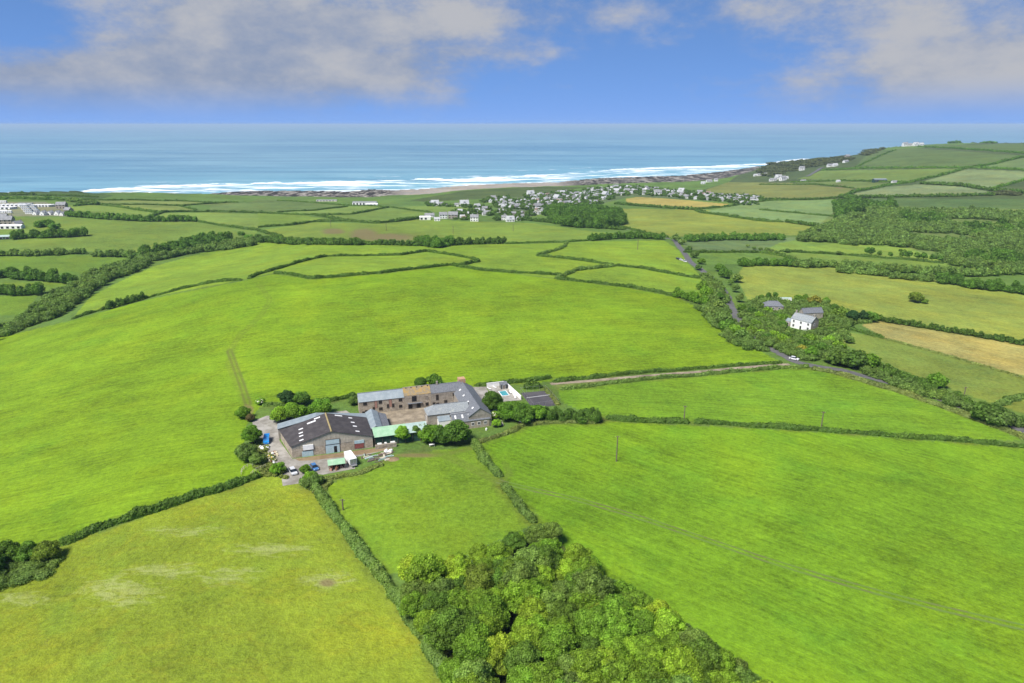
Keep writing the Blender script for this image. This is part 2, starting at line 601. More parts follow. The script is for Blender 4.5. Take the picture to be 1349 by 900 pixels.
M['mintsheet'] = mat_sheet('mint_grey_sheet', (0.32, 0.43, 0.40), (0.42, 0.52, 0.48), 0, 0.3, 0.5, (0.3, 0.35, 0.32), 0.4)
M['whitesheet'] = mat_plain('white_sheet', (0.68, 0.69, 0.70), (0.80, 0.80, 0.80), 0.8, 0.5, 0.1)
M['skylight'] = mat_plain('translucent_sheet', (0.66, 0.66, 0.66), (0.78, 0.78, 0.78), 1.0, 0.4, 0.1)
M['ridge'] = mat_plain('mossy_ridge', (0.24, 0.19, 0.09), (0.34, 0.27, 0.13), 1.2, 0.9)
M['slate'] = mat_slate('grey_slate', (0.105, 0.115, 0.13), (0.16, 0.17, 0.19))
M['slate_pale'] = mat_slate('pale_weathered_slate', (0.19, 0.21, 0.225), (0.26, 0.285, 0.295), (0.33, 0.345, 0.31), 0.1)
M['slate_lichen'] = mat_slate('lichen_slate', (0.19, 0.16, 0.11), (0.25, 0.20, 0.13), (0.34, 0.22, 0.06), 0.22)
M['stone'] = mat_stone('farm_stone', (0.33, 0.275, 0.21), (0.48, 0.415, 0.33))
M['stone2'] = mat_stone('grey_stone', (0.29, 0.255, 0.21), (0.41, 0.37, 0.315))
M['boards'] = mat_sheet('weathered_boards', (0.36, 0.325, 0.265), (0.46, 0.42, 0.35), 0, 0.22, 0.85, (0.14, 0.12, 0.1), 0.5)
M['bluepaint'] = mat_plain('pale_blue_paint', (0.33, 0.45, 0.50), (0.42, 0.53, 0.57), 1.5, 0.6, 0.1)
M['redpaint'] = mat_plain('faded_red_paint', (0.20, 0.055, 0.05), (0.27, 0.09, 0.08), 2.0, 0.7, 0.1)
M['pinkpaint'] = mat_plain('faded_pink_door', (0.32, 0.17, 0.13), (0.38, 0.22, 0.17), 2.0, 0.8, 0.1)
M['white'] = mat_plain('white_render', (0.70, 0.70, 0.69), (0.80, 0.80, 0.79), 0.6, 0.8, 0.1)
M['cream'] = mat_plain('cream_render', (0.60, 0.56, 0.47), (0.70, 0.66, 0.56), 0.6, 0.8, 0.1)
M['dark'] = mat_plain('dark_opening', (0.012, 0.012, 0.014), (0.025, 0.025, 0.027), 1.5, 0.5, 0.1)
M['darkgreen'] = mat_plain('dark_green_boarding', (0.022, 0.055, 0.040), (0.035, 0.08, 0.058), 1.0, 0.7, 0.2)
M['wood'] = mat_plain('grey_wood', (0.10, 0.08, 0.06), (0.17, 0.14, 0.11), 2.0, 0.9)
M['rust'] = mat_plain('rusty_iron', (0.16, 0.07, 0.04), (0.26, 0.13, 0.08), 2.5, 0.9)
M['brick'] = mat_plain('orange_brick', (0.38, 0.22, 0.13), (0.46, 0.30, 0.19), 2.0, 0.9)
M['tarmac_court'] = mat_plain('dark_court', (0.055, 0.052, 0.06), (0.085, 0.08, 0.088), 0.3, 0.9, 0.2)
M['linepaint'] = mat_plain('line_paint', (0.5, 0.5, 0.5), (0.7, 0.7, 0.7), 2.0, 0.8)
M['tyre'] = mat_plain('tyre_rubber', (0.012, 0.012, 0.012), (0.02, 0.02, 0.02), 2.0, 0.9)
M['steel'] = mat_plain('dull_steel', (0.35, 0.35, 0.36), (0.45, 0.45, 0.46), 2.0, 0.45, 0.1, 0.5, 5, 0.6)
M['pvc'] = mat_plain('white_plastic', (0.72, 0.72, 0.70), (0.82, 0.82, 0.80), 2.0, 0.5, 0.1)
M['yellow'] = mat_plain('yellow_plastic', (0.62, 0.44, 0.06), (0.75, 0.58, 0.16), 2.0, 0.6)
M['creamjunk'] = mat_plain('cream_wrap', (0.60, 0.52, 0.36), (0.74, 0.68, 0.52), 2.0, 0.6)
M['timber'] = mat_plain('bleached_timber', (0.42, 0.37, 0.29), (0.55, 0.5, 0.42), 2.0, 0.9)
M['blossom'] = mat_plain('cream_blossom', (0.62, 0.58, 0.42), (0.75, 0.72, 0.6), 2.0, 0.9)


def mat_gloss(name, col, rough=0.25, coat=0.6):
    m, w = mat_new(name)
    principled(w, (*col, 1), rough, **{'Coat Weight': coat, 'Coat Roughness': 0.08})
    return m


M['carblue'] = mat_gloss('blue_car_paint', (0.06, 0.17, 0.38))
M['vanblue'] = mat_gloss('bright_blue_paint', (0.01, 0.23, 0.62), 0.4)
M['carsilver'] = mat_gloss('silver_car_paint', (0.55, 0.56, 0.57), 0.3)
M['carwhite'] = mat_gloss('white_car_paint', (0.75, 0.75, 0.75), 0.3)
M['cardark'] = mat_gloss('dark_car_paint', (0.03, 0.035, 0.045), 0.3)
M['glass'] = mat_gloss('dark_glass', (0.015, 0.02, 0.025), 0.08, 1.0)
M['poolwater'] = mat_gloss('pool_water', (0.06, 0.30, 0.34), 0.06, 0.5)

# ------------------------------------------------------------------ ground: one sheet from below the camera to beyond the shore
K_ALB = 0.465
FIELD_GAIN = np.array([1.29, 0.99, 1.25])
FIELDS = [  # outline in photo pixels, sRGB colour of the sward, two pixels giving the direction of its drill lines, tussocky?
    ([(-900, 240), (0, 250), (100, 249), (150, 258), (130, 263), (-900, 263)], (86, 128, 52), None, 0.2),
    ([(-900, 258), (40, 258.5), (104, 261), (100, 263), (-900, 263)], (142, 176, 78), None, 0),
    ([(100, 262), (235, 265), (315, 267), (275, 270), (130, 268)], (150, 166, 88), None, 0.3),
    ([(128, 268), (235, 271), (259, 277), (200, 279)], (150, 166, 82), None, 0.2),
    ([(90, 270), (128, 270), (200, 279), (187, 289), (100, 283)], (142, 172, 74), None, 0.2),
    ([(-900, 264), (60, 266), (100, 278), (95, 285), (-900, 287)], (150, 152, 118), None, 0.6),
    ([(-900, 300), (30, 287), (77, 286), (187, 292), (256, 292), (300, 300), (340, 305), (330, 318), (200, 335), (112, 331), (-900, 334)], (128, 168, 66), None, 0.5),
    ([(200, 281), (277, 280), (340, 282), (340, 300), (288, 295), (256, 289), (195, 287)], (140, 174, 76), None, 0.2),
    ([(277, 270), (315, 267), (416, 268), (365, 279), (277, 279)], (122, 154, 78), None, 0.2),
    ([(-900, 338), (100, 336), (200, 342), (180, 350), (100, 362), (-900, 366)], (114, 164, 54), None, 0.1),
    ([(-900, 370), (100, 372), (60, 383), (-900, 384)], (116, 164, 54), None, 0.1),
    ([(-900, 390), (50, 390), (30, 415), (-900, 440)], (118, 170, 50), None, 0.1),
    ([(340, 281), (400, 284), (453, 292), (413, 292), (340, 300)], (132, 178, 64), None, 0),
    ([(365, 281), (458, 272), (504, 272), (513, 273), (466, 282), (400, 283)], (140, 172, 78), None, 0),
    ([(416, 284), (466, 282), (513, 274), (569, 281), (521, 292), (453, 291)], (126, 168, 68), None, 0),
    ([(340, 262), (420, 265), (458, 272), (416, 277), (365, 280), (300, 278)], (116, 150, 72), None, 0),
    ([(516, 273), (600, 270), (640, 278), (569, 280)], (136, 168, 74), None, 0),
    ([(340, 304), (378, 298), (413, 293), (496, 295), (559, 288), (570, 290), (592, 318), (474, 322), (360, 312)], (140, 162, 66), None, 0.3),
    ([(559, 288), (600, 291), (700, 294), (780, 305), (880, 312), (870, 314), (776, 315), (664, 321), (594, 320)], (138, 172, 64), None, 0.2),
    ([(360, 316), (470, 320), (560, 320), (664, 322), (745, 320), (775, 318), (875, 317), (895, 330), (905, 345), (925, 366), (945, 395), (935, 402), (891, 390), (827, 378), (747, 369), (733, 367), (680, 360),
      (612, 349), (504, 360), (408, 367), (360, 360), (319, 369), (197, 392), (95, 420), (120, 390), (170, 365), (200, 352), (260, 335)], (140, 190, 54), ((500, 340), (700, 352)), 0),
    ([(-900, 640), (0, 445), (95, 422), (197, 394), (319, 370), (360, 361), (408, 368), (504, 361), (592, 350), (680, 361), (733, 368), (827, 379), (891, 392), (930, 410), (960, 440), (1015, 470), (1030, 478),
      (870, 489), (725, 503), (475, 520), (343, 535), (325, 560), (320, 600), (345, 625), (180, 680), (75, 718), (-900, 1000)], (130, 186, 34), ((350, 480), (900, 440)), 0),
    ([(735, 514), (880, 498), (1060, 484), (1110, 494), (1260, 542), (1349, 580), (1250, 580), (1060, 565), (860, 555), (790, 552), (740, 530)], (122, 184, 42), ((760, 525), (1240, 560)), 0),
    ([(633, 585), (690, 562), (746, 557), (800, 555), (1060, 568), (1349, 590), (2400, 640), (2400, 1500), (1010, 1400), (1000, 905), (870, 820), (705, 690), (680, 660), (640, 600)], (122, 184, 36), ((760, 600), (1300, 790)), 0),
    ([(430, 640), (520, 600), (622, 588), (660, 632), (705, 690), (560, 757), (500, 755), (450, 690)], (128, 184, 44), None, 0.1),
    ([(75, 720), (345, 627), (390, 628), (420, 655), (500, 765), (590, 900), (640, 1400), (-900, 1400), (-900, 880), (0, 775), (70, 750)], (154, 172, 52), None, 1.0),
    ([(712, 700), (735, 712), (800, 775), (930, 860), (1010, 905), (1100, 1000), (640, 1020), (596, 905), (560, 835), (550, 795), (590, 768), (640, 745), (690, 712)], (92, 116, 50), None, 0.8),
    ([(725, 505), (1030, 480), (1060, 483), (880, 497), (735, 514)], (140, 156, 80), None, 0.8),
    ([(821, 275), (950, 277), (1000, 290), (1070, 296), (1060, 310), (880, 312), (850, 306), (822, 298), (800, 285)], (160, 172, 76), None, 0.3),
    ([(824, 262), (843, 259), (907, 264), (960, 269), (950, 273), (880, 272.5), (827, 270)], (200, 182, 100), None, 0.2),
    ([(925, 280), (960, 272), (1000, 265), (1105, 263), (1112, 272), (1099, 285), (1077, 297), (1000, 290)], (136, 172, 98), ((930, 282), (1090, 288)), 0),
    ([(900, 316), (1000, 314), (1061, 312), (1090, 318), (1060, 330), (1000, 332), (901, 332)], (116, 156, 88), ((905, 325), (1050, 325)), 0),
    ([(901, 333), (1000, 333), (1048, 341), (1045, 348), (1000, 348), (925, 348)], (124, 180, 70), None, 0),
    ([(1000, 333), (1027, 320), (1061, 315), (1190, 325), (1269, 350), (1349, 352), (1349, 358), (1272, 360), (1099, 347), (1048, 341)], (132, 178, 70), None, 0),
    ([(1060, 325), (1110, 321), (1190, 327), (1265, 348), (1187, 341), (1107, 335)], (152, 182, 74), None, 0),
    ([(980, 350), (1099, 352), (1221, 366), (1349, 388), (2400, 500), (2400, 640), (1349, 452), (1222, 431), (1150, 418), (1100, 405), (1060, 395), (985, 395), (970, 365)], (164, 178, 80), ((1000, 365), (1340, 420)), 0.7),
    ([(1135, 428), (1161, 423), (1349, 455), (2400, 640), (2400, 740), (1349, 496), (1230, 462), (1164, 445)], (198, 186, 110), ((1140, 430), (1340, 475)), 0.5),
    ([(1105, 436), (1164, 446), (1230, 463), (1349, 498), (2400, 750), (2400, 830), (1349, 545), (1230, 505), (1150, 472), (1110, 452)], (144, 162, 72), None, 0.8),
    ([(1061, 311), (1110, 270), (1349, 270), (2400, 300), (2400, 420), (1349, 352), (1269, 350), (1190, 325)], (128, 150, 78), None, 0.7),
    ([(1105, 263), (1165, 261), (1307, 258), (2400, 270), (2400, 300), (1349, 275), (1180, 273)], (98, 142, 70), None, 0.2),
    ([(960, 240), (1000, 210), (1012, 211), (1349, 184), (2400, 180), (2400, 262), (1349, 262), (1000, 262), (900, 258)], (94, 118, 66), None, 0.5),
    ([(1125, 222), (1145, 200), (1200, 195), (1349, 205), (1307, 217), (1275, 221)], (106, 142, 70), None, 0.2),
    ([(1083, 225), (1275, 222), (1240, 231), (1200, 239), (1112, 238), (1050, 236)], (130, 156, 74), None, 0.2),
    ([(1208, 192), (1349, 189), (1349, 201), (1280, 197)], (104, 142, 66), None, 0.1),
    ([(1307, 217), (1349, 208), (2400, 180), (2400, 225), (1349, 223), (1275, 221)], (122, 156, 88), None, 0.1),
    ([(1213, 240), (1275, 223), (1349, 226), (2400, 230), (2400, 236), (1349, 237), (1307, 249), (1267, 245)], (148, 164, 110), None, 0.1),
    ([(1125, 255), (1165, 247), (1213, 243), (1267, 246), (1310, 254), (1227, 258), (1130, 260)], (148, 162, 112), None, 0.1),
    ([(930, 250), (960, 240), (1040, 241), (1125, 249), (1110, 258), (1067, 262), (1000, 262), (930, 252)], (146, 152, 82), None, 0.3),
    ([(1040, 240), (1112, 239), (1195, 241), (1160, 246), (1125, 248)], (128, 146, 76), None, 0.3),
    ([(540, 264), (616, 251), (700, 246), (770, 247), (700, 258), (640, 262), (560, 266)], (94, 122, 58), None, 0.5),
    ([(650, 290), (660, 262), (700, 257), (820, 247), (880, 252), (1000, 262), (1000, 268), (830, 259), (780, 272), (720, 276), (690, 290)], (110, 128, 84), None, 0.6),
    ([(1270, 294), (1318, 293), (1325, 300), (1275, 302)], (160, 170, 84), None, 0.3), ([(1128, 283), (1140, 281), (1146, 296), (1122, 297)], (168, 176, 88), None, 0.3),
]

TRACKS = [  # worn wheel tracks in the fields: photo pixels, half gauge, rut half width, amount
    ([(327, 533), (318, 505), (308, 478), (302, 462)], 0.9, 0.8, 0.80), ([(302, 462), (318, 440), (345, 415), (356, 395), (340, 375)], 1.0, 0.7, 0.28),
    ([(325, 535), (300, 480), (310, 450)], 0.6, 0.8, 0.25),
    ([(505, 609), (540, 595), (590, 598), (622, 590)], 0.6, 1.0, 0.5), ([(560, 590), (600, 606), (655, 634)], 1.0, 0.9, 0.4), ([(665, 610), (672, 625), (655, 634)], 0.5, 0.8, 0.3),
]


# ------------------------------------------------------------------ hedges (photo pixels, width m, height m, label)
HEDGES = [
    # around the farm and the foreground
    ([(75, 719), (130, 698), (180, 681), (240, 661), (300, 643), (343, 627)], 2.6, 1.9, 'dark thick hedge bank between the big left pasture and the yellowish hay field', 'trim', 'hedge'),
    ([(398, 634), (420, 652), (450, 692), (480, 732), (512, 772), (540, 812), (570, 858), (592, 900), (620, 960)], 2.6, 1.8, 'overgrown hedge running from the parked silver car down beside the wood', 'trim', 'scrub'),
    ([(622, 585), (632, 597), (645, 613), (661, 629)], 2.4, 2.0, 'short thick hedge between the garden lawn and the footpath gap', 'trim', 'scrub'),
    ([(662, 640), (672, 652), (685, 668), (704, 690)], 2.4, 1.9, 'short hedge from the footpath gap to the tip of the wood', 'trim', 'scrub'),
    ([(798, 552), (830, 554), (870, 556), (908, 557)], 2.2, 1.5, 'clipped hedge by two utility poles ending at the tall garden hedge', 'trim', 'hedge'),
    ([(914, 557.5), (980, 561), (1060, 566), (1150, 573), (1250, 580), (1349, 589), (1480, 602)], 2.2, 1.4, 'long clipped hedge dividing the two smooth pastures right of the farm', 'trim', 'hedge'),
    ([(626, 584), (650, 577), (678, 567), (690, 560), (710, 558), (746, 557), (786, 557)], 2.2, 1.1, 'low weedy bank curving round the farm garden lawn', 'trim', 'bank'),
    ([(728, 504), (800, 496), (870, 489.5), (950, 483.5), (1030, 478.5)], 1.8, 1.3, 'thin hedge on the seaward side of the gravel farm track', 'trim', 'hedge'),
    ([(738, 514), (800, 506), (880, 498), (960, 491), (1040, 485), (1066, 484)], 1.8, 1.3, 'thin hedge on the farm side of the gravel track', 'trim', 'scrub'),
    ([(1070, 486), (1110, 495), (1180, 515), (1260, 543), (1349, 577), (1450, 622)], 3.0, 1.4, 'grassy hedge bank along the near side of the lane', 'trim', 'bank'),
    ([(470, 523), (430, 529), (412, 532)], 2.0, 1.5, 'hedge joining the long stone building to the dark bushes by the drive', 'trim', 'hedge'),
    ([(374, 535), (358, 534), (346, 535)], 2.0, 1.6, 'short hedge beside the blossoming shrub at the farm entrance', 'trim', 'scrub'),
    ([(626, 509), (650, 507), (690, 503), (727, 499)], 2.0, 1.4, 'hedge behind the swimming pool and the tennis court', 'trim', 'hedge'),
    ([(405, 640), (430, 632), (470, 625), (505, 612)], 2.0, 0.9, 'weedy rough strip along the lower edge of the farm yard', 'trim', 'bank'),
    ([(690, 512), (705, 511), (714, 510)], 2.2, 2.6, 'dense dark hedge at the far end of the tennis court', 'trim', 'hedge'),
    ([(714, 553), (735, 554), (760, 555), (787, 556)], 4.2, 4.2, 'tall broad clipped hedge below the tennis court', 'bushy', 'hedge'),
    ([(719, 513), (726, 522), (737, 534)], 1.6, 1.0, 'weedy edge beside the tennis court', 'trim', 'bank'),
    # the two valley slopes left of the farm
    ([(95, 421), (120, 413), (141, 407)], 2.4, 1.8, 'clipped hedge end near the scrub valley', 'trim', 'hedge'),
    ([(141, 408), (160, 403), (190, 394)], 4.5, 4.5, 'bushy part of the hedge on the crest left of the farm', 'bushy', 'hedge'),
    ([(190, 394), (240, 381), (280, 372.5), (319, 369.5)], 2.4, 1.8, 'clipped hedge along the crest left of the two enclosed fields', 'trim', 'hedge'),
    ([(328, 367.5), (340, 362), (365, 355), (398, 345), (431, 338), (481, 337.5), (529, 336.5), (562, 331.5)], 2.4, 1.9, 'hedge on the seaward side of the long lens shaped field', 'trim', 'hedge'),
    ([(562, 331.5), (592, 336), (622, 341), (631, 345), (612, 349), (592, 349.5)], 2.4, 1.9, 'hedge hooking round the end of the lens shaped field', 'trim', 'hedge'),
    ([(592, 349.5), (562, 353), (504, 360), (441, 365.5), (408, 367.5), (378, 361.5), (362, 360.5)], 2.4, 1.8, 'hedge on the farm side of the long lens shaped field', 'trim', 'hedge'),
    ([(592, 349.5), (630, 356), (680, 360), (740, 363)], 2.4, 1.8, 'straight hedge between the domed pasture and the fields below the road', 'trim', 'hedge'),
    ([(733, 368), (747, 361.5), (760, 356.5), (789, 353.5), (811, 350.5)], 3.0, 2.0, 'crooked double hedge linking two field corners above the dome', 'trim', 'scrub'),
    ([(811, 350.5), (773, 344.5), (741, 340.5), (708, 337.5)], 2.4, 1.8, 'hedge from the crooked corner towards the sea side field', 'trim', 'hedge'),
    ([(708, 337.5), (728, 331.5), (744, 325.5), (747, 319.5)], 3.0, 2.0, 'slanting hedge rising to the bushy hedgerow by the village field', 'trim', 'scrub'),
    ([(811, 350.5), (843, 353.5), (880, 360.5), (924, 367.5)], 2.4, 1.8, 'hedge reaching the road from the crooked field corner', 'trim', 'hedge'),
    ([(733, 368), (787, 373.5), (827, 378.5), (867, 385.5), (892, 391.5)], 2.4, 1.8, 'hedge on the upper rim of the domed pasture towards the road', 'trim', 'hedge'),
    ([(892, 391), (908, 395), (930, 402)], 6.0, 5.0, 'thick bushes where the dome hedge meets the road trees', 'bushy', 'mid'),
    ([(340, 318), (380, 321), (430, 322), (474, 323)], 9, 6, 'wooded hedgerow below the brown scar on the slope', 'bushy', 'hedge'),
    ([(474, 322.5), (515, 323), (557, 324)], 6, 4.5, 'bushy hedgerow between the scarred slope and the lens shaped field', 'bushy', 'hedge'),
    ([(557, 322), (575, 327), (592, 323)], 9, 8, 'dark clump of tall bushes at the end of the lens shaped field', 'bushy', 'dark'),
    ([(597, 323), (625, 322), (663, 321)], 7, 6, 'bushy hedgerow under the village pasture', 'bushy', 'hedge'),
    ([(664, 321.5), (700, 320.5), (741, 319.5), (775, 317.5)], 2.2, 1.7, 'thin hedge under the village pasture', 'trim', 'hedge'),
    ([(777, 317), (810, 314.5), (845, 314.5), (874, 316)], 7, 6, 'dark bushy hedgerow beside the road bend', 'bushy', 'dark'),
    # left of the picture, towards the caravan park
    ([(92, 285), (133, 288.5), (187, 291.5), (256, 292)], 9, 7, 'line of dark bushy trees below the holiday park', 'bushy', 'dark'),
    ([(256, 291.5), (288, 297), (340, 303.5)], 3.5, 2.5, 'hedge running on from the dark tree line below the holiday park', 'trim', 'hedge'),
    ([(-40, 336), (0, 337), (53, 337), (112, 334)], 7, 5, 'bushy hedge under the wide field with rough tussocks', 'bushy', 'scrub'),
    ([(128, 337), (150, 338), (173, 339), (203, 342)], 8, 6, 'row of bushes leading into the scrub valley', 'bushy', 'scrub'),
    ([(-60, 366), (0, 365), (40, 368), (96, 373)], 9, 8, 'belt of dark trees between two pastures left of the scrub valley', 'bushy', 'dark'),
    ([(-60, 388), (0, 388), (50, 388)], 9, 8, 'lower belt of dark trees ending at the scrub valley', 'bushy', 'dark'),
    ([(20, 315), (50, 313), (80, 313), (110, 311)], 10, 8, 'thick dark trees screening the farmstead below the holiday park', 'bushy', 'dark'),
    ([(50, 300), (62, 296), (72, 302)], 8, 6, 'dark bushes behind the small white bungalow', 'bushy', 'dark'),
    ([(-60, 258), (0, 258), (48, 257)], 7, 4, 'dark hedge on the green coastal hill', 'trim', 'hedge'),
    ([(48, 258), (100, 258.8), (130, 260)], 4, 2.5, 'thin hedge at the foot of the coastal hill', 'trim', 'hedge'),
    ([(-60, 263), (0, 262.8), (60, 263.5), (101, 264.5)], 7, 5, 'dark double hedge above the holiday park', 'trim', 'dark'),
    ([(101, 263), (170, 264), (235, 265), (315, 267)], 3.5, 2.2, 'hedge along the back of the narrow coastal fields', 'trim', 'hedge'),
    ([(92, 265), (110, 268), (128, 270)], 9, 6, 'scrubby clump at the corner of the holiday park', 'bushy', 'scrub'),
    ([(96, 272), (128, 269.5), (160, 273.5), (200, 279.5), (215, 281)], 4, 3, 'hedge sloping down from the holiday park corner', 'trim', 'hedge'),
    ([(190, 290), (205, 284), (215, 280), (240, 279.5), (277, 279.5), (340, 281)], 4, 3, 'hedge across the middle of the coastal fields', 'trim', 'hedge'),
    ([(128, 269), (240, 271.5), (273, 268.8), (300, 267)], 3.2, 2.2, 'curving hedge inside the narrow coastal fields', 'trim', 'hedge'),
    ([(235, 271.5), (259, 277)], 3.2, 2.2, 'short cross hedge between two narrow coastal fields', 'trim', 'hedge'),
    ([(340, 280.5), (400, 283.5), (466, 282.5), (491, 277.5), (513, 273.5)], 3.6, 2.5, 'hedge curving up to the beach car park', 'trim', 'hedge'),
    ([(365, 280), (416, 277.5), (458, 272.5)], 3.2, 2.2, 'hedge behind the coastal field by the rocky shore', 'trim', 'hedge'),
    ([(416, 284), (453, 291.5), (496, 294.5), (521, 292.5)], 4.5, 3.5, 'hedge bowing round the lower side of the beach field', 'trim', 'hedge'),
    ([(521, 292.5), (559, 287)], 5, 4, 'bushy hedge rising to the first village cottages', 'bushy', 'hedge'),
    ([(516, 273.5), (540, 277), (569, 280.5)], 3.2, 2.2, 'hedge below the row of cottages by the dunes', 'trim', 'hedge'),
    ([(340, 300), (378, 297.5), (413, 292.5), (450, 292)], 4, 3, 'hedge above the brown scarred slope', 'trim', 'hedge'),
    ([(340, 304.5), (360, 309.5), (372, 313)], 4, 3, 'short hedge dropping beside the brown scarred slope', 'trim', 'hedge'),
    ([(365, 264.5), (416, 267.5), (460, 271), (504, 272.5)], 3.2, 2.0, 'hedge between the rocky shore and the coastal fields', 'trim', 'hedge'),
    # right hand side: village edge, valley and headland
    ([(811, 269), (845, 272), (880, 274.5), (915, 276.5)], 5, 4, 'bushy hedge below the tan stubble field beside the village', 'bushy', 'hedge'),
    ([(915, 276.5), (923, 280.5), (960, 285.5), (1000, 291.5), (1032, 293)], 4.5, 3.5, 'hedge between the pale green slope and the olive pasture', 'trim', 'hedge'),
    ([(917, 276.5), (960, 272.5), (1000, 266), (1040, 263.5)], 4, 3, 'hedge at the village end of the pale green slope', 'trim', 'hedge'),
    ([(1000, 276.5), (1050, 281), (1099, 285.5)], 3.2, 2.2, 'thin hedge across the pale green slope', 'trim', 'hedge'),
    ([(1035, 293), (1077, 299)], 5, 4, 'bushy hedge end running into the wood edge', 'bushy', 'hedge'),
    ([(690, 290), (730, 294), (770, 299), (821, 303)], 5, 4, 'row of bushes below the village copse', 'bushy', 'hedge'),
    ([(821, 300), (853, 308.5), (880, 313)], 3.5, 2.2, 'roadside hedge from the village copse', 'trim', 'hedge'),
    ([(905, 318), (935, 317), (965, 316), (1000, 317), (1030, 315.5)], 8, 6.5, 'line of dark trees under the olive pasture by the village', 'bushy', 'dark'),
    ([(901, 333), (950, 333), (1000, 333)], 3, 2, 'thin hedge dividing two small bright green fields', 'trim', 'hedge'),
    ([(1000, 333), (1027, 337), (1050, 343)], 3, 2, 'thin hedge under the wind bent trees', 'trim', 'hedge'),
    ([(1027, 331.5), (1107, 335.5), (1187, 341.5), (1243, 347.5)], 3, 2, 'hedge with a row of small lone trees standing in it', 'trim', 'hedge'),
    ([(975, 350), (1000, 349), (1045, 351)], 7, 5.5, 'dark hedge at the near side of the small bright green fields', 'bushy', 'dark'),
    ([(1048, 352), (1099, 351), (1160, 357), (1221, 361), (1272, 363)], 8, 6, 'long bushy hedgerow above the olive hay meadow', 'bushy', 'scrub'),
    ([(1272, 364), (1310, 362), (1349, 361), (1420, 362)], 8, 6, 'bushy hedgerow reaching the wood at the valley foot', 'bushy', 'scrub'),
    ([(1104, 359), (1135, 361), (1165, 364)], 8, 5, 'clump of low bushes in front of the long hedgerow', 'bushy', 'scrub'),
    ([(1175, 366), (1200, 369), (1227, 371)], 8, 5, 'second clump of low bushes along the hay meadow edge', 'bushy', 'scrub'),
    ([(1235, 372), (1270, 378), (1310, 383), (1349, 388), (1420, 398)], 9, 7, 'broad dark bushes at the corner of the olive hay meadow', 'bushy', 'dark'),
    ([(1145, 420), (1161, 423.5), (1222, 433), (1277, 442), (1349, 455), (1460, 476)], 3.6, 3.0, 'dark hedge above the tan hay strip', 'bushy', 'hedge'),
    ([(1117, 433), (1140, 440), (1164, 446)], 2.2, 1.6, 'short clipped hedge at the end of the tan hay strip', 'trim', 'hedge'),
    ([(1144, 482), (1170, 493), (1200, 505), (1230, 519), (1262, 532), (1300, 546), (1349, 562), (1440, 598)], 4.2, 3.2, 'overgrown bushes along the far side of the lane', 'bushy', 'hedge'),
    ([(1166, 447), (1230, 464), (1290, 481), (1349, 499), (1450, 528)], 1.2, 0.7, 'thin ragged bank between the tan hay strip and the rough pasture', 'trim', 'bank'),
    ([(1300, 540), (1320, 532), (1349, 522)], 3, 2, 'hedge leaving the lane beside the rough pasture', 'trim', 'scrub'),
    # headland
    ([(1083, 224.5), (1133, 222.5), (1200, 221.8), (1275, 221.5), (1349, 224.5), (1450, 228)], 7, 4, 'long straight hedge across the headland fields', 'trim', 'dark'),
    ([(1208, 193.5), (1280, 197.5), (1349, 202.5), (1450, 208)], 8, 4, 'hedge near the top of the headland', 'trim', 'dark'),
    ([(1349, 207), (1307, 217), (1275, 221.5), (1240, 231.5), (1200, 240.5), (1160, 246.5), (1125, 253.5), (1104, 260.5)], 7, 4, 'hedge climbing the whole headland slope', 'trim', 'dark'),
    ([(1040, 240.5), (1112, 238.5), (1160, 240), (1200, 240.5)], 5, 3, 'hedge past the long green shed on the slope', 'trim', 'hedge'),
    ([(1000, 243.5), (1080, 243.5), (1125, 248.5)], 4, 2.5, 'hedge above the olive field by the white cottages', 'trim', 'hedge'),
    ([(1213, 242.5), (1267, 245.5), (1312, 252), (1349, 255)], 7, 5, 'bushy hedge between the two pale grey fields', 'bushy', 'hedge'),
    ([(1307, 249.5), (1349, 237.5), (1400, 226)], 6, 4, 'hedge at the side of the large pale grey field', 'trim', 'dark'),
    ([(1104, 261), (1165, 260.5), (1227, 259.5), (1307, 257.5)], 7, 4.5, 'bushy hedge under the lower pale grey field', 'bushy', 'hedge'),
    ([(1000, 263.5), (1067, 263.5), (1104, 261)], 5, 3.5, 'hedge between the village edge and the headland slope', 'bushy', 'hedge'),
    ([(1125, 222), (1150, 210), (1180, 198)], 5, 3, 'hedge along the cliff side of the upper headland field', 'trim', 'hedge'),
    ([(1250, 188.5), (1280, 187.5), (1310, 189)], 14, 6, 'dark belt of low trees on the headland top', 'bushy', 'dark'),
]


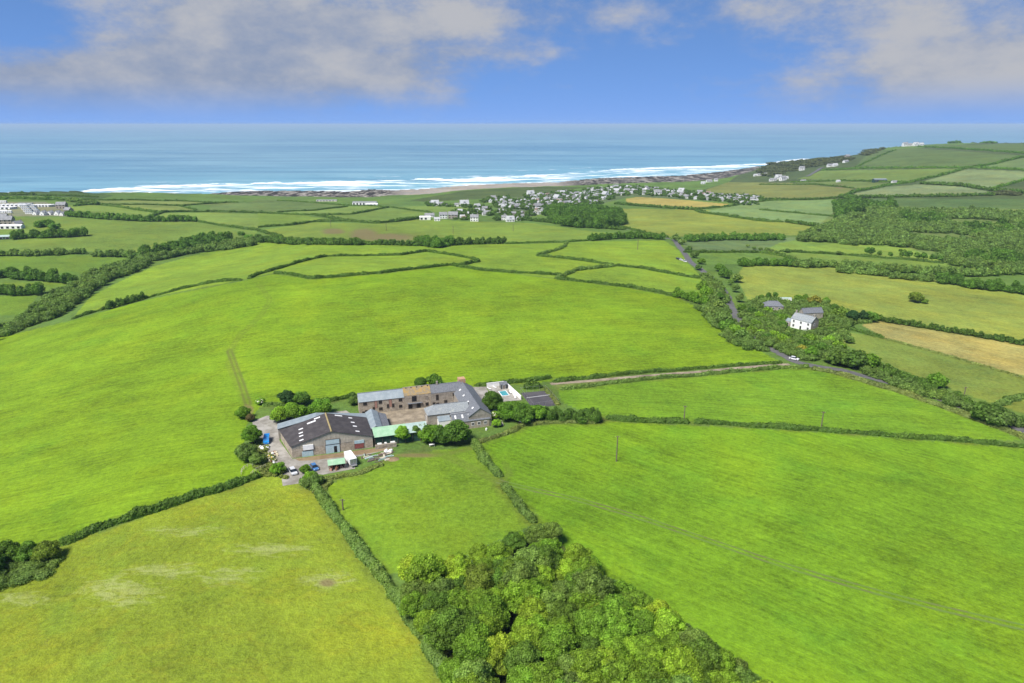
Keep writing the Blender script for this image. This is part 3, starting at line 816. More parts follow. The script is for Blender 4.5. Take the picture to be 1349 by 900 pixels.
def build_ground():
    A, D = np.meshgrid(AZ, np.exp(LD), indexing='ij')
    X = (D * np.sin(A)).ravel(); Y = (D * np.cos(A)).ravel(); Z = ZG.ravel()
    na, nd = A.shape
    idx = np.arange(na * nd).reshape(na, nd)
    F = np.stack([idx[:-1, :-1], idx[1:, :-1], idx[1:, 1:], idx[:-1, 1:]], -1).reshape(-1, 4)
    V = np.c_[X, Y, Z]
    px, py = to_pix(X, Y, Z)
    n = len(V)
    col = np.tile(lin((122, 158, 72), K_ALB), (n, 1))
    rough = np.full(n, 0.3)
    suv = np.c_[X, Y]
    dstr = np.full(n, 0.0)
    for poly, c, dirp, rg in FIELDS:
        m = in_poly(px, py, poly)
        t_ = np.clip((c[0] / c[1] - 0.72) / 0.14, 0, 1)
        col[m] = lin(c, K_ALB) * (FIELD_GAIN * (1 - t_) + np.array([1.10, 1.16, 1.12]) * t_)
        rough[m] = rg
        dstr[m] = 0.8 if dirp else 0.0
        if dirp:
            g = gpix(dirp)
            a = math.atan2(g[1, 1] - g[0, 1], g[1, 0] - g[0, 0])
            suv[m] = np.c_[X[m] * math.cos(a) + Y[m] * math.sin(a), -X[m] * math.sin(a) + Y[m] * math.cos(a)]
    wear = np.zeros(n)
    for line, gauge, hw, am in TRACKS:
        L = gpix(line)[:, :2]
        near = (np.abs(X - L[:, 0].mean()) < 900) & (np.hypot(X, Y) < 700)
        d = dist_poly(X[near], Y[near], L)
        wv = np.maximum(np.clip(1.25 - np.abs(d - gauge) / hw, 0, 1), 0.35 * np.clip(1 - d / (gauge + hw), 0, 1) ** 0.5)
        wear[near] = np.maximum(wear[near], wv * am)
    # rough grass margins along the near hedges and round the wood
    for row in HEDGES:
        L = gpix(row[0])[:, :2]
        if np.hypot(L[:, 0], L[:, 1]).mean() > 480:
            continue
        mnx, mny = L.min(0) - 8; mxx, mxy = L.max(0) + 8
        nb = np.where((X > mnx) & (X < mxx) & (Y > mny) & (Y < mxy))[0]
        d = dist_poly(X[nb], Y[nb], L)
        wv = np.clip(1.35 - d / (row[1] * 0.5 + 2.0), 0, 1)
        wv *= 0.5 + 0.5 * np.sin(X[nb] / 3.1) * np.sin(Y[nb] / 4.3)
        col[nb] = col[nb] * (1 - 0.75 * wv[:, None]) + lin((128, 142, 62), K_ALB) * 0.75 * wv[:, None]
        rough[nb] = np.maximum(rough[nb], wv)
    # patches: bare scars, lodged pale hay (photo x, y, radius x, radius y in px)
    def blob(cx, cy_, rx, ry):
        return np.clip(1.2 - np.hypot((px - cx) / rx, (py - cy_) / ry), 0, 1)
    lodge = np.zeros(n)
    for b in ((160, 780, 75, 30), (300, 760, 55, 18), (215, 752, 70, 14), (350, 725, 70, 12), (30, 790, 50, 14), (430, 765, 45, 18), (250, 700, 60, 10)):
        lodge = np.maximum(lodge, blob(*b))
    scar = np.zeros(n)
    for b in ((480, 309, 26, 10), (510, 313, 50, 7), (440, 305, 20, 5), (430, 768, 16, 7), (1107, 246, 9, 3.0), (548, 600, 34, 4), (327, 540, 9, 9)):
        scar = np.maximum(scar, blob(*b))
    # shore: sand in the bay, broken rock elsewhere
    dc = np.interp(A, _ca, _cd).ravel(); dw = np.interp(A, _ca, _cw).ravel()
    Df = D.ravel()
    sh = Df > dc - 4
    sandw = np.clip((px - 505) / 30, 0, 1) * np.clip((770 - px) / 40, 0, 1)
    rockc = lin((86, 78, 66), K_ALB * 0.8); sandc = lin((192, 184, 172), 0.52)
    flat = np.clip((dw - dc - 90) / 60, 0, 1)
    col[sh] = (rockc + (sandc - rockc) * sandw[sh][:, None])
    topgreen = sh & (flat < 0.5) & (Df < dc + 16)
    col[topgreen] = lin((86, 98, 60), K_ALB)
    cliff = sh & (flat < 0.5) & (Df >= dc + 16)
    col[cliff] = lin((66, 62, 50), K_ALB)
    rock = np.where(sh, (1 - sandw) * flat, 0)
    me = np_mesh('ground', V, F, smooth=True)
    def attr(name, typ, data):
        a = me.attributes.new(name, typ, 'POINT')
        key = {'FLOAT': 'value', 'FLOAT_COLOR': 'color', 'FLOAT2': 'vector'}[typ]
        a.data.foreach_set(key, np.asarray(data, np.float32).ravel())
    attr('sward', 'FLOAT_COLOR', np.c_[col, np.ones(n)])
    attr('tussock', 'FLOAT', rough)
    attr('drill', 'FLOAT2', suv)
    attr('wear', 'FLOAT', wear)
    attr('lines', 'FLOAT', dstr)
    attr('lodge', 'FLOAT', lodge)
    attr('scar', 'FLOAT', scar)
    attr('rock', 'FLOAT', rock)
    m, w = mat_new('field_grass')
    at = lambda nm: w.n('ShaderNodeAttribute', attribute_name=nm)
    pos = (w.n('ShaderNodeNewGeometry'), 'Position')
    tuss = (at('tussock'), 'Fac')
    n_l = w.noise(pos, 0.014, 2, 0.55)          # soil and slope, tens of metres
    n_m = w.noise(pos, 0.085, 4, 0.66)     # patches of clover and dung, about ten metres
    n_f = w.noise(pos, 0.62, 3, 0.7)           # tufts
    n_g = w.noise(pos, 1.9, 2, 0.8)             # blades
    dr = w.vm('MULTIPLY', (at('drill'), 'Vector'), (0.055, 0.85, 0.0))
    n_d = w.noise(dr, 1.0, 3, 0.66)
    dr2 = w.vm('MULTIPLY', (at('drill'), 'Vector'), (0.02, 0.10, 0.0))
    n_d2 = w.noise(dr2, 1.0, 2, 0.6)
    k = w.m('MULTIPLY_ADD', w.m('SUBTRACT', (n_l, 0), 0.5), 0.85, 1.0)
    k = w.m('MULTIPLY_ADD', w.m('SUBTRACT', (n_m, 0), 0.5), 0.80, k)
    k = w.m('MULTIPLY_ADD', w.m('SUBTRACT', (n_f, 0), 0.5), 1.15, k)
    k = w.m('MULTIPLY_ADD', w.m('SUBTRACT', (n_g, 0), 0.5), 0.8, k)
    ndl = w.m('MULTIPLY', w.m('SUBTRACT', (n_d, 0), 0.5), (at('lines'), 'Fac'))
    k = w.m('MULTIPLY_ADD', ndl, 1.25, k)
    k = w.m('MULTIPLY_ADD', w.m('MULTIPLY', w.m('SUBTRACT', (n_d2, 0), 0.5), (at('lines'), 'Fac')), 0.5, k)
    k = w.m('MAXIMUM', k, 0.25)
    c = w.n('ShaderNodeVectorMath', {0: (at('sward'), 'Color'), 3: k}, operation='SCALE')
    yel = w.m('MULTIPLY', w.sstep((w.noise(pos, 0.03, 3, 0.6), 0), 0.42, 0.70), 0.65)
    c2 = w.mix(yel, (c, 0), w.vm('MULTIPLY', (c, 0), (1.20, 1.03, 0.8)))
    blu = w.m('MULTIPLY', w.sstep((w.noise(pos, 0.05, 3, 0.62), 0), 0.52, 0.75), 0.5)
    c2 = w.mix(blu, C2(c2), w.vm('MULTIPLY', C2(c2), (0.72, 0.92, 1.2)))
    # tussocky hay: paler seed heads and browner bottoms
    hay = w.m('MULTIPLY', w.sstep((w.noise(w.vm('MULTIPLY', pos, (1.0, 1.5, 1.0)), 0.11, 4, 0.7, 1.0), 0), 0.46, 0.70), w.m('MULTIPLY', tuss, 0.50))
    c2 = w.mix(hay, C2(c2), w.vm('MULTIPLY', C2(c2), (1.22, 0.97, 0.95)))
    tip = w.m('MULTIPLY', w.sstep((w.noise(w.vm('MULTIPLY', pos, (1.0, 1.8, 1.0)), 0.23, 4, 0.72, 1.2), 0), 0.56, 0.76), w.m('MULTIPLY', tuss, 0.42))
    c2 = w.mix(tip, C2(c2), (0.125, 0.135, 0.035))
    lodn = w.noise(w.vm('MULTIPLY', pos, (0.5, 1.3, 1.0)), 0.34, 4, 0.72, 1.2)
    lod = w.m('MULTIPLY', w.sstep(w.m('MULTIPLY_ADD', (at('lodge'), 'Fac'), 0.30, (lodn, 0)), 0.60, 0.88), 0.62)
    lod = w.m('MULTIPLY', lod, w.sstep((at('lodge'), 'Fac'), 0.0, 0.35))
    c2 = w.mix(lod, C2(c2), (0.30, 0.335, 0.12))
    wr = w.m('MULTIPLY', (at('wear'), 'Fac'), w.sstep((n_f, 0), 0.15, 0.65))
    c2 = w.mix(wr, C2(c2), (0.10, 0.088, 0.035))
    sc = w.m('MULTIPLY', w.sstep(w.m('ADD', (at('scar'), 'Fac'), w.m('MULTIPLY', w.m('SUBTRACT', (n_m, 0), 0.5), 1.1)), 0.18, 0.75), 0.75)
    c2 = w.mix(sc, C2(c2), (0.16, 0.115, 0.06))
    rk = w.noise(pos, 0.06, 4, 0.7)
    rks = w.noise(w.vm('MULTIPLY', pos, (0.055, 0.012, 0.05)), 1.0, 5, 0.72, 0.6)
    rkm = w.sstep(w.m('ADD', w.m('MULTIPLY', (rk, 0), 0.5), w.m('MULTIPLY', (rks, 0), 0.55)), 0.50, 0.60)
    rkf = w.mix(rkm, w.vm('MULTIPLY', C2(c2), (0.75, 0.75, 0.75)), (0.30, 0.275, 0.235))
    c2 = w.mix((at('rock'), 'Fac'), C2(c2), C2(rkf))
    hgt = w.m('ADD', w.m('MULTIPLY', (n_f, 0), 0.8), w.m('ADD', w.m('MULTIPLY', (n_g, 0), 0.35), w.m('MULTIPLY', ndl, 0.6)))
    hgt = w.m('MULTIPLY', hgt, w.m('MULTIPLY_ADD', tuss, 0.9, 0.75))
    principled(w, C2(c2), 0.9, hgt, 0.75, 0.45, **{'Specular IOR Level': 0.15})
    me.materials.append(m)
    o = link(bpy.data.objects.new('ground', me))
    tag(o, kind='structure')


build_ground()


# ------------------------------------------------------------------ sea
def sea_line(pts):
    a = [dist_at(px, py, 0.0) for px, py in pts]
    return np.array([p[0] for p in a]), np.array([p[1] for p in a])


def build_sea():
    az = np.concatenate([np.linspace(-1.45, -0.70, 40, endpoint=False), np.linspace(-0.70, 0.70, 760), np.linspace(0.70, 1.45, 41)[1:]])
    ds = np.concatenate([np.exp(np.linspace(math.log(1150), math.log(3800), 330)), np.exp(np.linspace(math.log(3850), math.log(90000), 70))])
    A, D = np.meshgrid(az, ds, indexing='ij')
    na, nd = A.shape
    idx = np.arange(na * nd).reshape(na, nd)
    F = np.stack([idx[:-1, :-1], idx[1:, :-1], idx[1:, 1:], idx[:-1, 1:]], -1).reshape(-1, 4)
    X, Y = D * np.sin(A), D * np.cos(A)
    dw = np.interp(A, _ca, _cw)
    foam = np.zeros_like(D); calm = np.zeros_like(D)
    # outer edge of the broken water
    la, ld = sea_line([(-200, 256), (90, 254), (125, 250.5), (150, 247.5), (200, 245.5), (260, 243.5), (330, 241.5), (400, 240), (470, 238.5), (540, 236.5), (600, 235), (660, 233), (720, 230), (780, 225.5), (840, 222), (900, 220), (960, 218), (1010, 215), (1060, 209)])
    edge = np.interp(A, la, ld)
    wob = 14 * np.sin(A * 90) + 9 * np.sin(A * 231 + 1)
    edge = edge + wob
    inside = (D > dw - 30) & (D < edge)
    t = np.clip((D - dw) / np.maximum(edge - dw, 5), 0, 1)
    foam[inside] = (0.46 + 0.16 * t ** 1.5)[inside]
    foam = np.maximum(foam, (0.80 + 0.16 * np.sin(A * 37 + 1) + 0.1 * np.sin(A * 103)) * np.exp(-((D - edge + 25) / 24.0) ** 2) * (D > dw))
    # inner rollers and a few outer crests
    for pts, wd, am in (([(120, 254), (190, 252), (260, 251), (330, 249), (420, 246.5), (520, 244.5), (560, 243)], 16, 0.95), ([(560, 240.5), (640, 239), (720, 236), (760, 233), (830, 229)], 18, 0.9),
                        ([(565, 234), (620, 232.5), (700, 230.5)], 9, 0.62), ([(780, 224.5), (850, 221), (905, 218.5)], 12, 0.9), ([(155, 245.5), (215, 244), (300, 241)], 8, 0.6),
                        ([(880, 217), (940, 214.5), (1000, 212.5)], 8, 0.5), ([(420, 235), (520, 232.5), (600, 231)], 9, 0.6), ([(640, 227), (740, 223), (820, 219)], 9, 0.55), ([(140, 243), (260, 239), (360, 236.5)], 8, 0.5), ([(300, 246), (400, 244.5), (500, 243)], 12, 0.85), ([(590, 243.5), (680, 242), (750, 238)], 14, 0.8)):
        la, ld = sea_line(pts)
        e = np.interp(A, la, ld) + wob * 0.7
        ins = np.clip((A - la[0]) / 0.03, 0, 1) * np.clip((la[-1] - A) / 0.03, 0, 1)
        foam = np.maximum(foam, am * ins * np.exp(-((D - e) / wd) ** 2))
    shallow = np.exp(-np.clip(D - dw, 0, None) / 600.0)
    crest = np.exp(-((D - edge - 6) / 14.0) ** 2) * 1.4
    Z = crest + 0.0
    me = np_mesh('sea', np.c_[X.ravel(), Y.ravel(), Z.ravel()], F, smooth=True)
    for nm, d in (('foam', foam), ('shallow', shallow)):
        a = me.attributes.new(nm, 'FLOAT', 'POINT')
        a.data.foreach_set('value', d.astype(np.float32).ravel())
    m, w = mat_new('sea_water')
    at = lambda nm: (w.n('ShaderNodeAttribute', attribute_name=nm), 'Fac')
    pos = (w.n('ShaderNodeNewGeometry'), 'Position')
    sw = w.noise(w.vm('MULTIPLY', pos, (0.0035, 0.022, 0)), 1.0, 5, 0.6, 0.6)     # swell lines parallel to the shore
    ch = w.noise(w.vm('MULTIPLY', pos, (0.03, 0.075, 0)), 1.0, 5, 0.7, 0.3)
    big = w.noise(w.vm('MULTIPLY', pos, (0.00022, 0.0011, 0)), 1.0, 6, 0.62, 0.7)  # wind streaks
    bigc = w.sstep((big, 0), 0.34, 0.66)
    stk = w.noise(w.vm('MULTIPLY', pos, (0.0013, 0.0075, 0)), 1.0, 5, 0.68, 0.4)
    deep = w.mix(bigc, (0.085, 0.215, 0.325), (0.165, 0.315, 0.400))
    c = w.mix(w.m('MULTIPLY', at('shallow'), 0.75), C2(deep), (0.20, 0.46, 0.53))
    c = w.mix(w.m('MULTIPLY', w.sstep((stk, 0), 0.50, 0.68), 0.55), C2(c), (0.055, 0.155, 0.255))
    c = w.mix(w.m('MULTIPLY', w.sstep((stk, 0), 0.48, 0.34), 0.50), C2(c), (0.24, 0.42, 0.49))
    c = w.mix(w.m('MULTIPLY', w.sstep((sw, 0), 0.5, 0.72), 0.35), C2(c), (0.04, 0.14, 0.24))
    c = w.mix(w.m('MULTIPLY', w.sstep((ch, 0), 0.55, 0.8), 0.25), C2(c), (0.20, 0.42, 0.50))
    fn = w.noise(w.vm('MULTIPLY', pos, (0.005, 0.015, 0)), 1.0, 5, 0.75, 0.5)
    fm = w.sstep(w.m('ADD', at('foam'), w.m('MULTIPLY', w.m('SUBTRACT', (fn, 0), 0.5), 2.8)), 0.42, 0.78)
    c = w.mix(fm, C2(c), (0.78, 0.82, 0.84))
    hgt = w.m('ADD', w.m('MULTIPLY', (sw, 0), 2.0), (ch, 0))
    rough = w.m('MULTIPLY_ADD', fm, 0.45, 0.36)
    principled(w, C2(c), rough, hgt, 0.55, 1.2, **{'Specular IOR Level': 0.35})
    me.materials.append(m)
    tag(link(bpy.data.objects.new('sea', me)), kind='structure')


build_sea()


# ------------------------------------------------------------------ roads, lanes and yards (sheets a few centimetres above the ground)
def resample(P, step):
    P = np.asarray(P, float)
    seg = np.hypot(*np.diff(P[:, :2], axis=0).T)
    s = np.concatenate([[0], np.cumsum(seg)])
    n = max(2, int(s[-1] / step) + 1)
    t = np.linspace(0, s[-1], n)
    q = np.c_[np.interp(t, s, P[:, 0]), np.interp(t, s, P[:, 1])]
    if n > 4:
        for _ in range(2):
            q[1:-1] = 0.25 * q[:-2] + 0.5 * q[1:-1] + 0.25 * q[2:]
    return q


def side_dirs(q):
    d = np.gradient(q, axis=0)
    d /= np.linalg.norm(d, axis=1)[:, None] + 1e-9
    return np.c_[-d[:, 1], d[:, 0]]


def strip(name, pts, width, mat, up=0.06, step=2.0, kind='structure', world=False):
    P = np.asarray(pts, float) if world else gpix(pts)
    q = resample(P, step)
    nrm = side_dirs(q)
    rr = np.random.default_rng(len(pts))
    cols = np.linspace(-0.5, 0.5, 5)
    V = []
    jit = rr.normal(0, 0.05, (len(q), 2)) * width
    for k, c in enumerate(cols):
        j = jit[:, 0] if k == 0 else jit[:, 1] if k == 4 else 0
        p = q + nrm * (c * width + j)[:, None] if not np.isscalar(j) else q + nrm * c * width
        V.append(np.c_[p, height(p[:, 0], p[:, 1]) + up])
    V = np.stack(V, 1)
    n = len(q)
    idx = np.arange(n * 5).reshape(n, 5)
    F = np.stack([idx[:-1, :-1], idx[:-1, 1:], idx[1:, 1:], idx[1:, :-1]], -1).reshape(-1, 4)[:, ::-1]
    me = np_mesh(name, V.reshape(-1, 3), F, [mat], True)
    return tag(link(bpy.data.objects.new(name, me)), kind=kind)


def sheet(name, uv, mat, z=0.05, kind='structure'):
    """flat polygon in farm coordinates"""
    mb = MB()
    mb.poly([(*farm(u, v), FZ + z) for u, v in uv])
    o = mb.build(name, mat)
    return tag(o, kind=kind)


strip('road', [(888, 316), (893, 323), (902, 334), (909, 345), (923, 355), (938, 367), (950, 379), (958, 390), (963, 405), (970, 418), (985, 438), (1005, 455), (1028, 466), (1050, 478), (1075, 483), (1110, 488), (1180, 507), (1260, 533), (1349, 568), (1500, 640)], 5.2, M['asphalt'], 0.08)
strip('road', [(820, 300), (853, 308), (888, 316)], 5.0, M['asphalt'], 0.09, 4)
strip('headland_road', [(1062, 233), (1072, 228), (1083, 221)], 9, M['asphalt'], 0.8, 8)
strip('farm_track', [(725, 506), (800, 500), (880, 493), (960, 486), (1040, 480)], 2.6, M['gravel'], 0.05)
def rut_mat():
    m, w = mat_new('worn_rut')
    pos = (w.n('ShaderNodeNewGeometry'), 'Position')
    n = w.noise(pos, 0.5, 4, 0.7)
    n2 = w.noise(pos, 0.09, 3, 0.6)
    c = w.mix(w.sstep(w.m('ADD', (n, 0), w.m('MULTIPLY', w.m('SUBTRACT', (n2, 0), 0.5), 1.3)), 0.40, 0.72), (0.105, 0.185, 0.022), (0.110, 0.132, 0.034))
    principled(w, C2(c), 0.95, (n, 0), 0.6, 0.2)
    return m


M['rut'] = rut_mat()
_trk = gpix([(655, 634), (700, 645), (760, 658), (850, 684), (930, 711), (1010, 738), (1100, 765), (1200, 792), (1349, 827), (1700, 900)])
_q = resample(_trk, 3.0)
_n = side_dirs(_q)
for off, wd in ((0.85, 0.62), (-0.85, 0.75)):
    strip('wheel_rut', _q + _n * off, wd, M['rut'], 0.05, 1.5, world=True)
sheet('farm_drive', [(-14, 34), (-9, 38), (0, 34), (20, 34), (23, 27), (23.5, 20.5), (-4.6, 20.5), (-4.2, 14), (0, -1.5), (27, -1.8), (33, -4), (20, -6.5), (19, -14.5), (9, -15.5), (4, -12.5), (2, -19), (-3, -19), (-3.5, -12), (-7, -2), (-9, 8), (-11, 18), (-13, 24)], M['concrete'], 0.04)
sheet('courtyard', [(30, 5), (47.5, 5), (47.5, 16.5), (61.5, 16.5), (61.5, 28), (24.5, 28), (24, 20.5), (30, 20.5)], M['gravel'], 0.05)
sheet('barn_apron', [(0.5, -1.6), (27, -1.8), (33, -4.2), (24, -5.2), (6, -4.6), (2, -3.5)], M['earth'], 0.06)
sheet('east_yard', [(70, 2.5), (74, 2.5), (76, 22), (78, 42), (69, 44), (66.5, 33), (70.2, 33)], M['concrete'], 0.05)
sheet('pool_terrace', [(78, 24.5), (88, 23.5), (86, 41.3), (78, 41.6)], M['concrete'], 0.06)
sheet('tennis_court', [(89.2, 13.8), (99.8, 14.6), (100.2, 30), (89.6, 31)], M['tarmac_court'], 0.06)


# ------------------------------------------------------------------ foliage builders
TONES = {'dark': (0.074, 0.150, 0.019), 'mid': (0.110, 0.212, 0.019), 'light': (0.150, 0.265, 0.022), 'yellow': (0.200, 0.315, 0.026), 'grey': (0.108, 0.195, 0.036),
         'olive': (0.130, 0.205, 0.026), 'hedge': (0.070, 0.130, 0.020), 'scrub': (0.115, 0.185, 0.040), 'gorse': (0.22, 0.22, 0.03), 'pine': (0.034, 0.082, 0.022),
         'bank': (0.150, 0.190, 0.050), 'brown': (0.120, 0.110, 0.045), 'heath': (0.080, 0.096, 0.036), 'woodlight': (0.125, 0.200, 0.050)}
TONES = {k: tuple(c * 1.32 for c in v) for k, v in TONES.items()}


def _cube_sphere(k=2):
    V, F, seen = [], [], {}
    def vid(p):
        key = tuple(round(c, 5) for c in p)
        if key not in seen:
            seen[key] = len(V)
            V.append(np.array(p) / np.linalg.norm(p))
        return seen[key]
    for ax in range(3):
        for sg in (-1, 1):
            for i in range(k):
                for j in range(k):
                    q = []
                    for (di, dj) in ((0, 0), (1, 0), (1, 1), (0, 1)):
                        a = -1 + 2 * (i + di) / k; b = -1 + 2 * (j + dj) / k
                        p = [0, 0, 0]
                        p[ax] = sg; p[(ax + 1) % 3] = a * sg; p[(ax + 2) % 3] = b
                        q.append(vid(p))
                    F.append(q)
    return np.array(V), np.array(F)


CS2 = _cube_sphere(2)
CS3 = _cube_sphere(3)


def leaf_quads(P, N, size, rg):
    n = len(P)
    N = N / (np.linalg.norm(N, axis=1)[:, None] + 1e-9)
    r = rg.normal(size=(n, 3))
    u = np.cross(N, r); u /= np.linalg.norm(u, axis=1)[:, None] + 1e-9
    v = np.cross(N, u)
    s = size * rg.uniform(0.65, 1.3, n)
    a = (s * 0.60)[:, None] * u; b = (s * 0.42)[:, None] * v
    V = np.stack([P - a - b * 0.6, P + a * 0.3 - b, P + a + b * 0.6, P - a * 0.3 + b], 1).reshape(-1, 3)
    return V, np.arange(4 * n).reshape(n, 4)


def lobes_mesh(name, C, R, leaf, cover=1.5, seed=0, core=0.78, cs=CS2, zmin=-0.45, window=None, floor=None):
    """foliage mass: leaf-sized faces over many overlapping lobes"""
    rg = np.random.default_rng(seed)
    C = np.asarray(C, float); R = np.asarray(R, float)
    if R.ndim == 1:
        R = np.c_[R, R, R]
    n = len(C)
    lf = np.broadcast_to(np.asarray(leaf, float), (n,))
    area = 4 * math.pi * ((R[:, 0] * R[:, 1]) ** 1.6 / 3 + (R[:, 0] * R[:, 2]) ** 1.6 / 3 + (R[:, 1] * R[:, 2]) ** 1.6 / 3) ** (1 / 1.6)
    cnt = np.maximum(6, (cover * area * (1 - zmin) / 2 / (lf * lf * 0.75)).astype(int))
    k = np.repeat(np.arange(n), cnt)
    m = len(k)
    z = rg.uniform(zmin, 1, m); t = rg.uniform(0, 2 * math.pi, m)
    q = np.sqrt(1 - z * z)
    dirs = np.c_[q * np.cos(t), q * np.sin(t), z]
    P = C[k] + R[k] * dirs * rg.uniform(0.84, 1.16, m)[:, None]
    N = dirs / R[k] * R[k].mean(1)[:, None] + rg.normal(0, 0.62, (m, 3))
    keep = np.ones(m, bool)
    if window is None and n <= 80:
        others = range(n)
        for j in others:
            inside = (((P - C[j]) / R[j]) ** 2).sum(1) < 0.72
            keep &= ~(inside & (k != j))
    elif window:
        for off in list(range(-window, 0)) + list(range(1, window + 1)):
            j = np.clip(k + off, 0, n - 1)
            inside = (((P - C[j]) / R[j]) ** 2).sum(1) < 0.72
            keep &= ~(inside & (j != k))
    if floor is not None:
        keep &= P[:, 2] > floor(P[:, 0], P[:, 1])
    P, N, k = P[keep], N[keep], k[keep]
    V1, F1 = leaf_quads(P, N, lf[k], rg)
    cv, cf = cs
    nv = len(cv)
    jit = 1 + rg.normal(0, 0.07, (n, nv, 1))
    V2 = (C[:, None] + R[:, None] * cv[None] * core * jit).reshape(-1, 3)
    F2 = (cf[None] + (np.arange(n) * nv)[:, None, None]).reshape(-1, 4) + len(V1)
    V = np.r_[V1, V2]; F = np.r_[F1, F2]
    lobe_t = rg.uniform(0, 1, n)
    tint = np.r_[0.68 * rg.uniform(0, 1, len(F1)) + 0.32 * lobe_t[k], np.repeat(0.35 + 0.3 * lobe_t, len(cf))]
    me = np_mesh(name, V, F, [M['leaf']], np.r_[np.zeros(len(F1), bool), np.ones(len(F2), bool)])
    a = me.attributes.new('tint', 'FLOAT', 'FACE')
    a.data.foreach_set('value', tint.astype(np.float32))
    return me


def crown_lobes(seed, rad, hgt, base, n, lr, flat=0.0):
    """lobes spread over a rounded crown: radius, height, height of its foot"""
    rg = np.random.default_rng(seed)
    C, R = [], []
    for i in range(n):
        z = 1 - (i + 0.5) / n * 1.45
        t = i * 2.399963 + rg.uniform(-0.4, 0.4)
        q = math.sqrt(max(0.02, 1 - z * z))
        wob = rg.uniform(0.60, 1.16)
        C.append((q * math.cos(t) * rad * wob, q * math.sin(t) * rad * wob, base + hgt * (0.5 + 0.5 * z * rg.uniform(0.72, 1.16))))
        r = lr * rg.uniform(0.55, 1.4)
        R.append((r * rg.uniform(0.9, 1.15), r * rg.uniform(0.9, 1.15), r * rg.uniform(0.75, 0.95)))
    C.append((0, 0, base + hgt * 0.46)); R.append((rad * 0.70, rad * 0.70, hgt * 0.40))
    return C, R


def trunk_mesh(seed, h, r, spread):
    rg = random.Random(seed)
    mb = MB()
    x = y = 0.0
    prev = (0, 0, -0.3)
    for i in range(4):
        nx, ny, nz = x + rg.uniform(-0.15, 0.15), y + rg.uniform(-0.15, 0.15), h * (i + 1) / 4
        mb.tube(prev, (nx, ny, nz), r * (1 - 0.18 * i), r * (1 - 0.18 * (i + 1)), 7, caps=False)
        prev = (nx, ny, nz); x, y = nx, ny
    for i in range(6):
        t = i * 1.05 + rg.uniform(-0.3, 0.3)
        z0 = h * rg.uniform(0.45, 0.95)
        mb.tube((x * z0 / h, y * z0 / h, z0), (math.cos(t) * spread * 0.7, math.sin(t) * spread * 0.7, z0 + spread * rg.uniform(0.4, 0.8)), r * 0.45, r * 0.12, 5, caps=False)
    return mb.mesh('trunk', M['bark'])


TREES = {}   # (shape, level) -> list of (crown mesh, trunk mesh)


def tree_set(shape, lod):
    key = (shape, lod)
    if key not in TREES:
        leaf = (0.28, 0.58, 1.10)[lod]
        nvar = (5, 4, 3)[lod]
        out = []
        for i in range(nvar):
            sd = 100 * lod + 7 * i + hash(shape) % 1 + len(shape) * 31
            if shape == 'broad':      # 8 m tall, crown 8 m across
                C, R = crown_lobes(sd, 3.0, 6.0, 1.6, (64, 30, 14)[lod], (0.98, 1.35, 1.9)[lod]); th, tr = 4.6, 0.24
            elif shape == 'bush':     # 3 m tall, 4 m across
                C, R = crown_lobes(sd, 1.55, 2.3, 0.3, (34, 18, 9)[lod], (0.56, 0.75, 1.0)[lod]); th, tr = 1.4, 0.09
            else:                     # 'tall': narrow wind-trimmed tree, 7 m
                C, R = crown_lobes(sd, 1.5, 4.6, 1.9, (20, 14, 8)[lod], (0.85, 1.0, 1.3)[lod]); th, tr = 3.4, 0.16
            cm = lobes_mesh('crown', C, R, leaf * (0.72 if shape == 'bush' else 1.0), 1.55, sd, cs=CS3 if lod == 0 else CS2)
            out.append((cm, trunk_mesh(sd, th, tr, 2.2 if shape == 'broad' else 1.1)))
        TREES[key] = out
    return TREES[key]


def add_tree(name, x, y, shape, scale, tone, label, cat='tree', group=None, sz=1.0, rg=random, jit=0.14, lod=None):
    d = math.hypot(x, y)
    lod = (0 if d < 270 else 1 if d < 620 else 2) if lod is None else lod
    cm, tm = rg.choice(tree_set(shape, lod))
    root = empty(name, (x, y, float(height(x, y))), rg.uniform(0, 6.28))
    s = scale * rg.uniform(1 - jit, 1 + jit)
    root.scale = (s, s, s * sz)
    c = link(bpy.data.objects.new('crown', cm), root)
    base = TONES[tone]
    k = rg.uniform(0.80, 1.22)
    c.color = (base[0] * k * rg.uniform(0.93, 1.08), base[1] * k, base[2] * k, 1)
    link(bpy.data.objects.new('trunk' if shape != 'bush' else 'stem', tm), root)
    tag(root, label, cat, group)
    return root


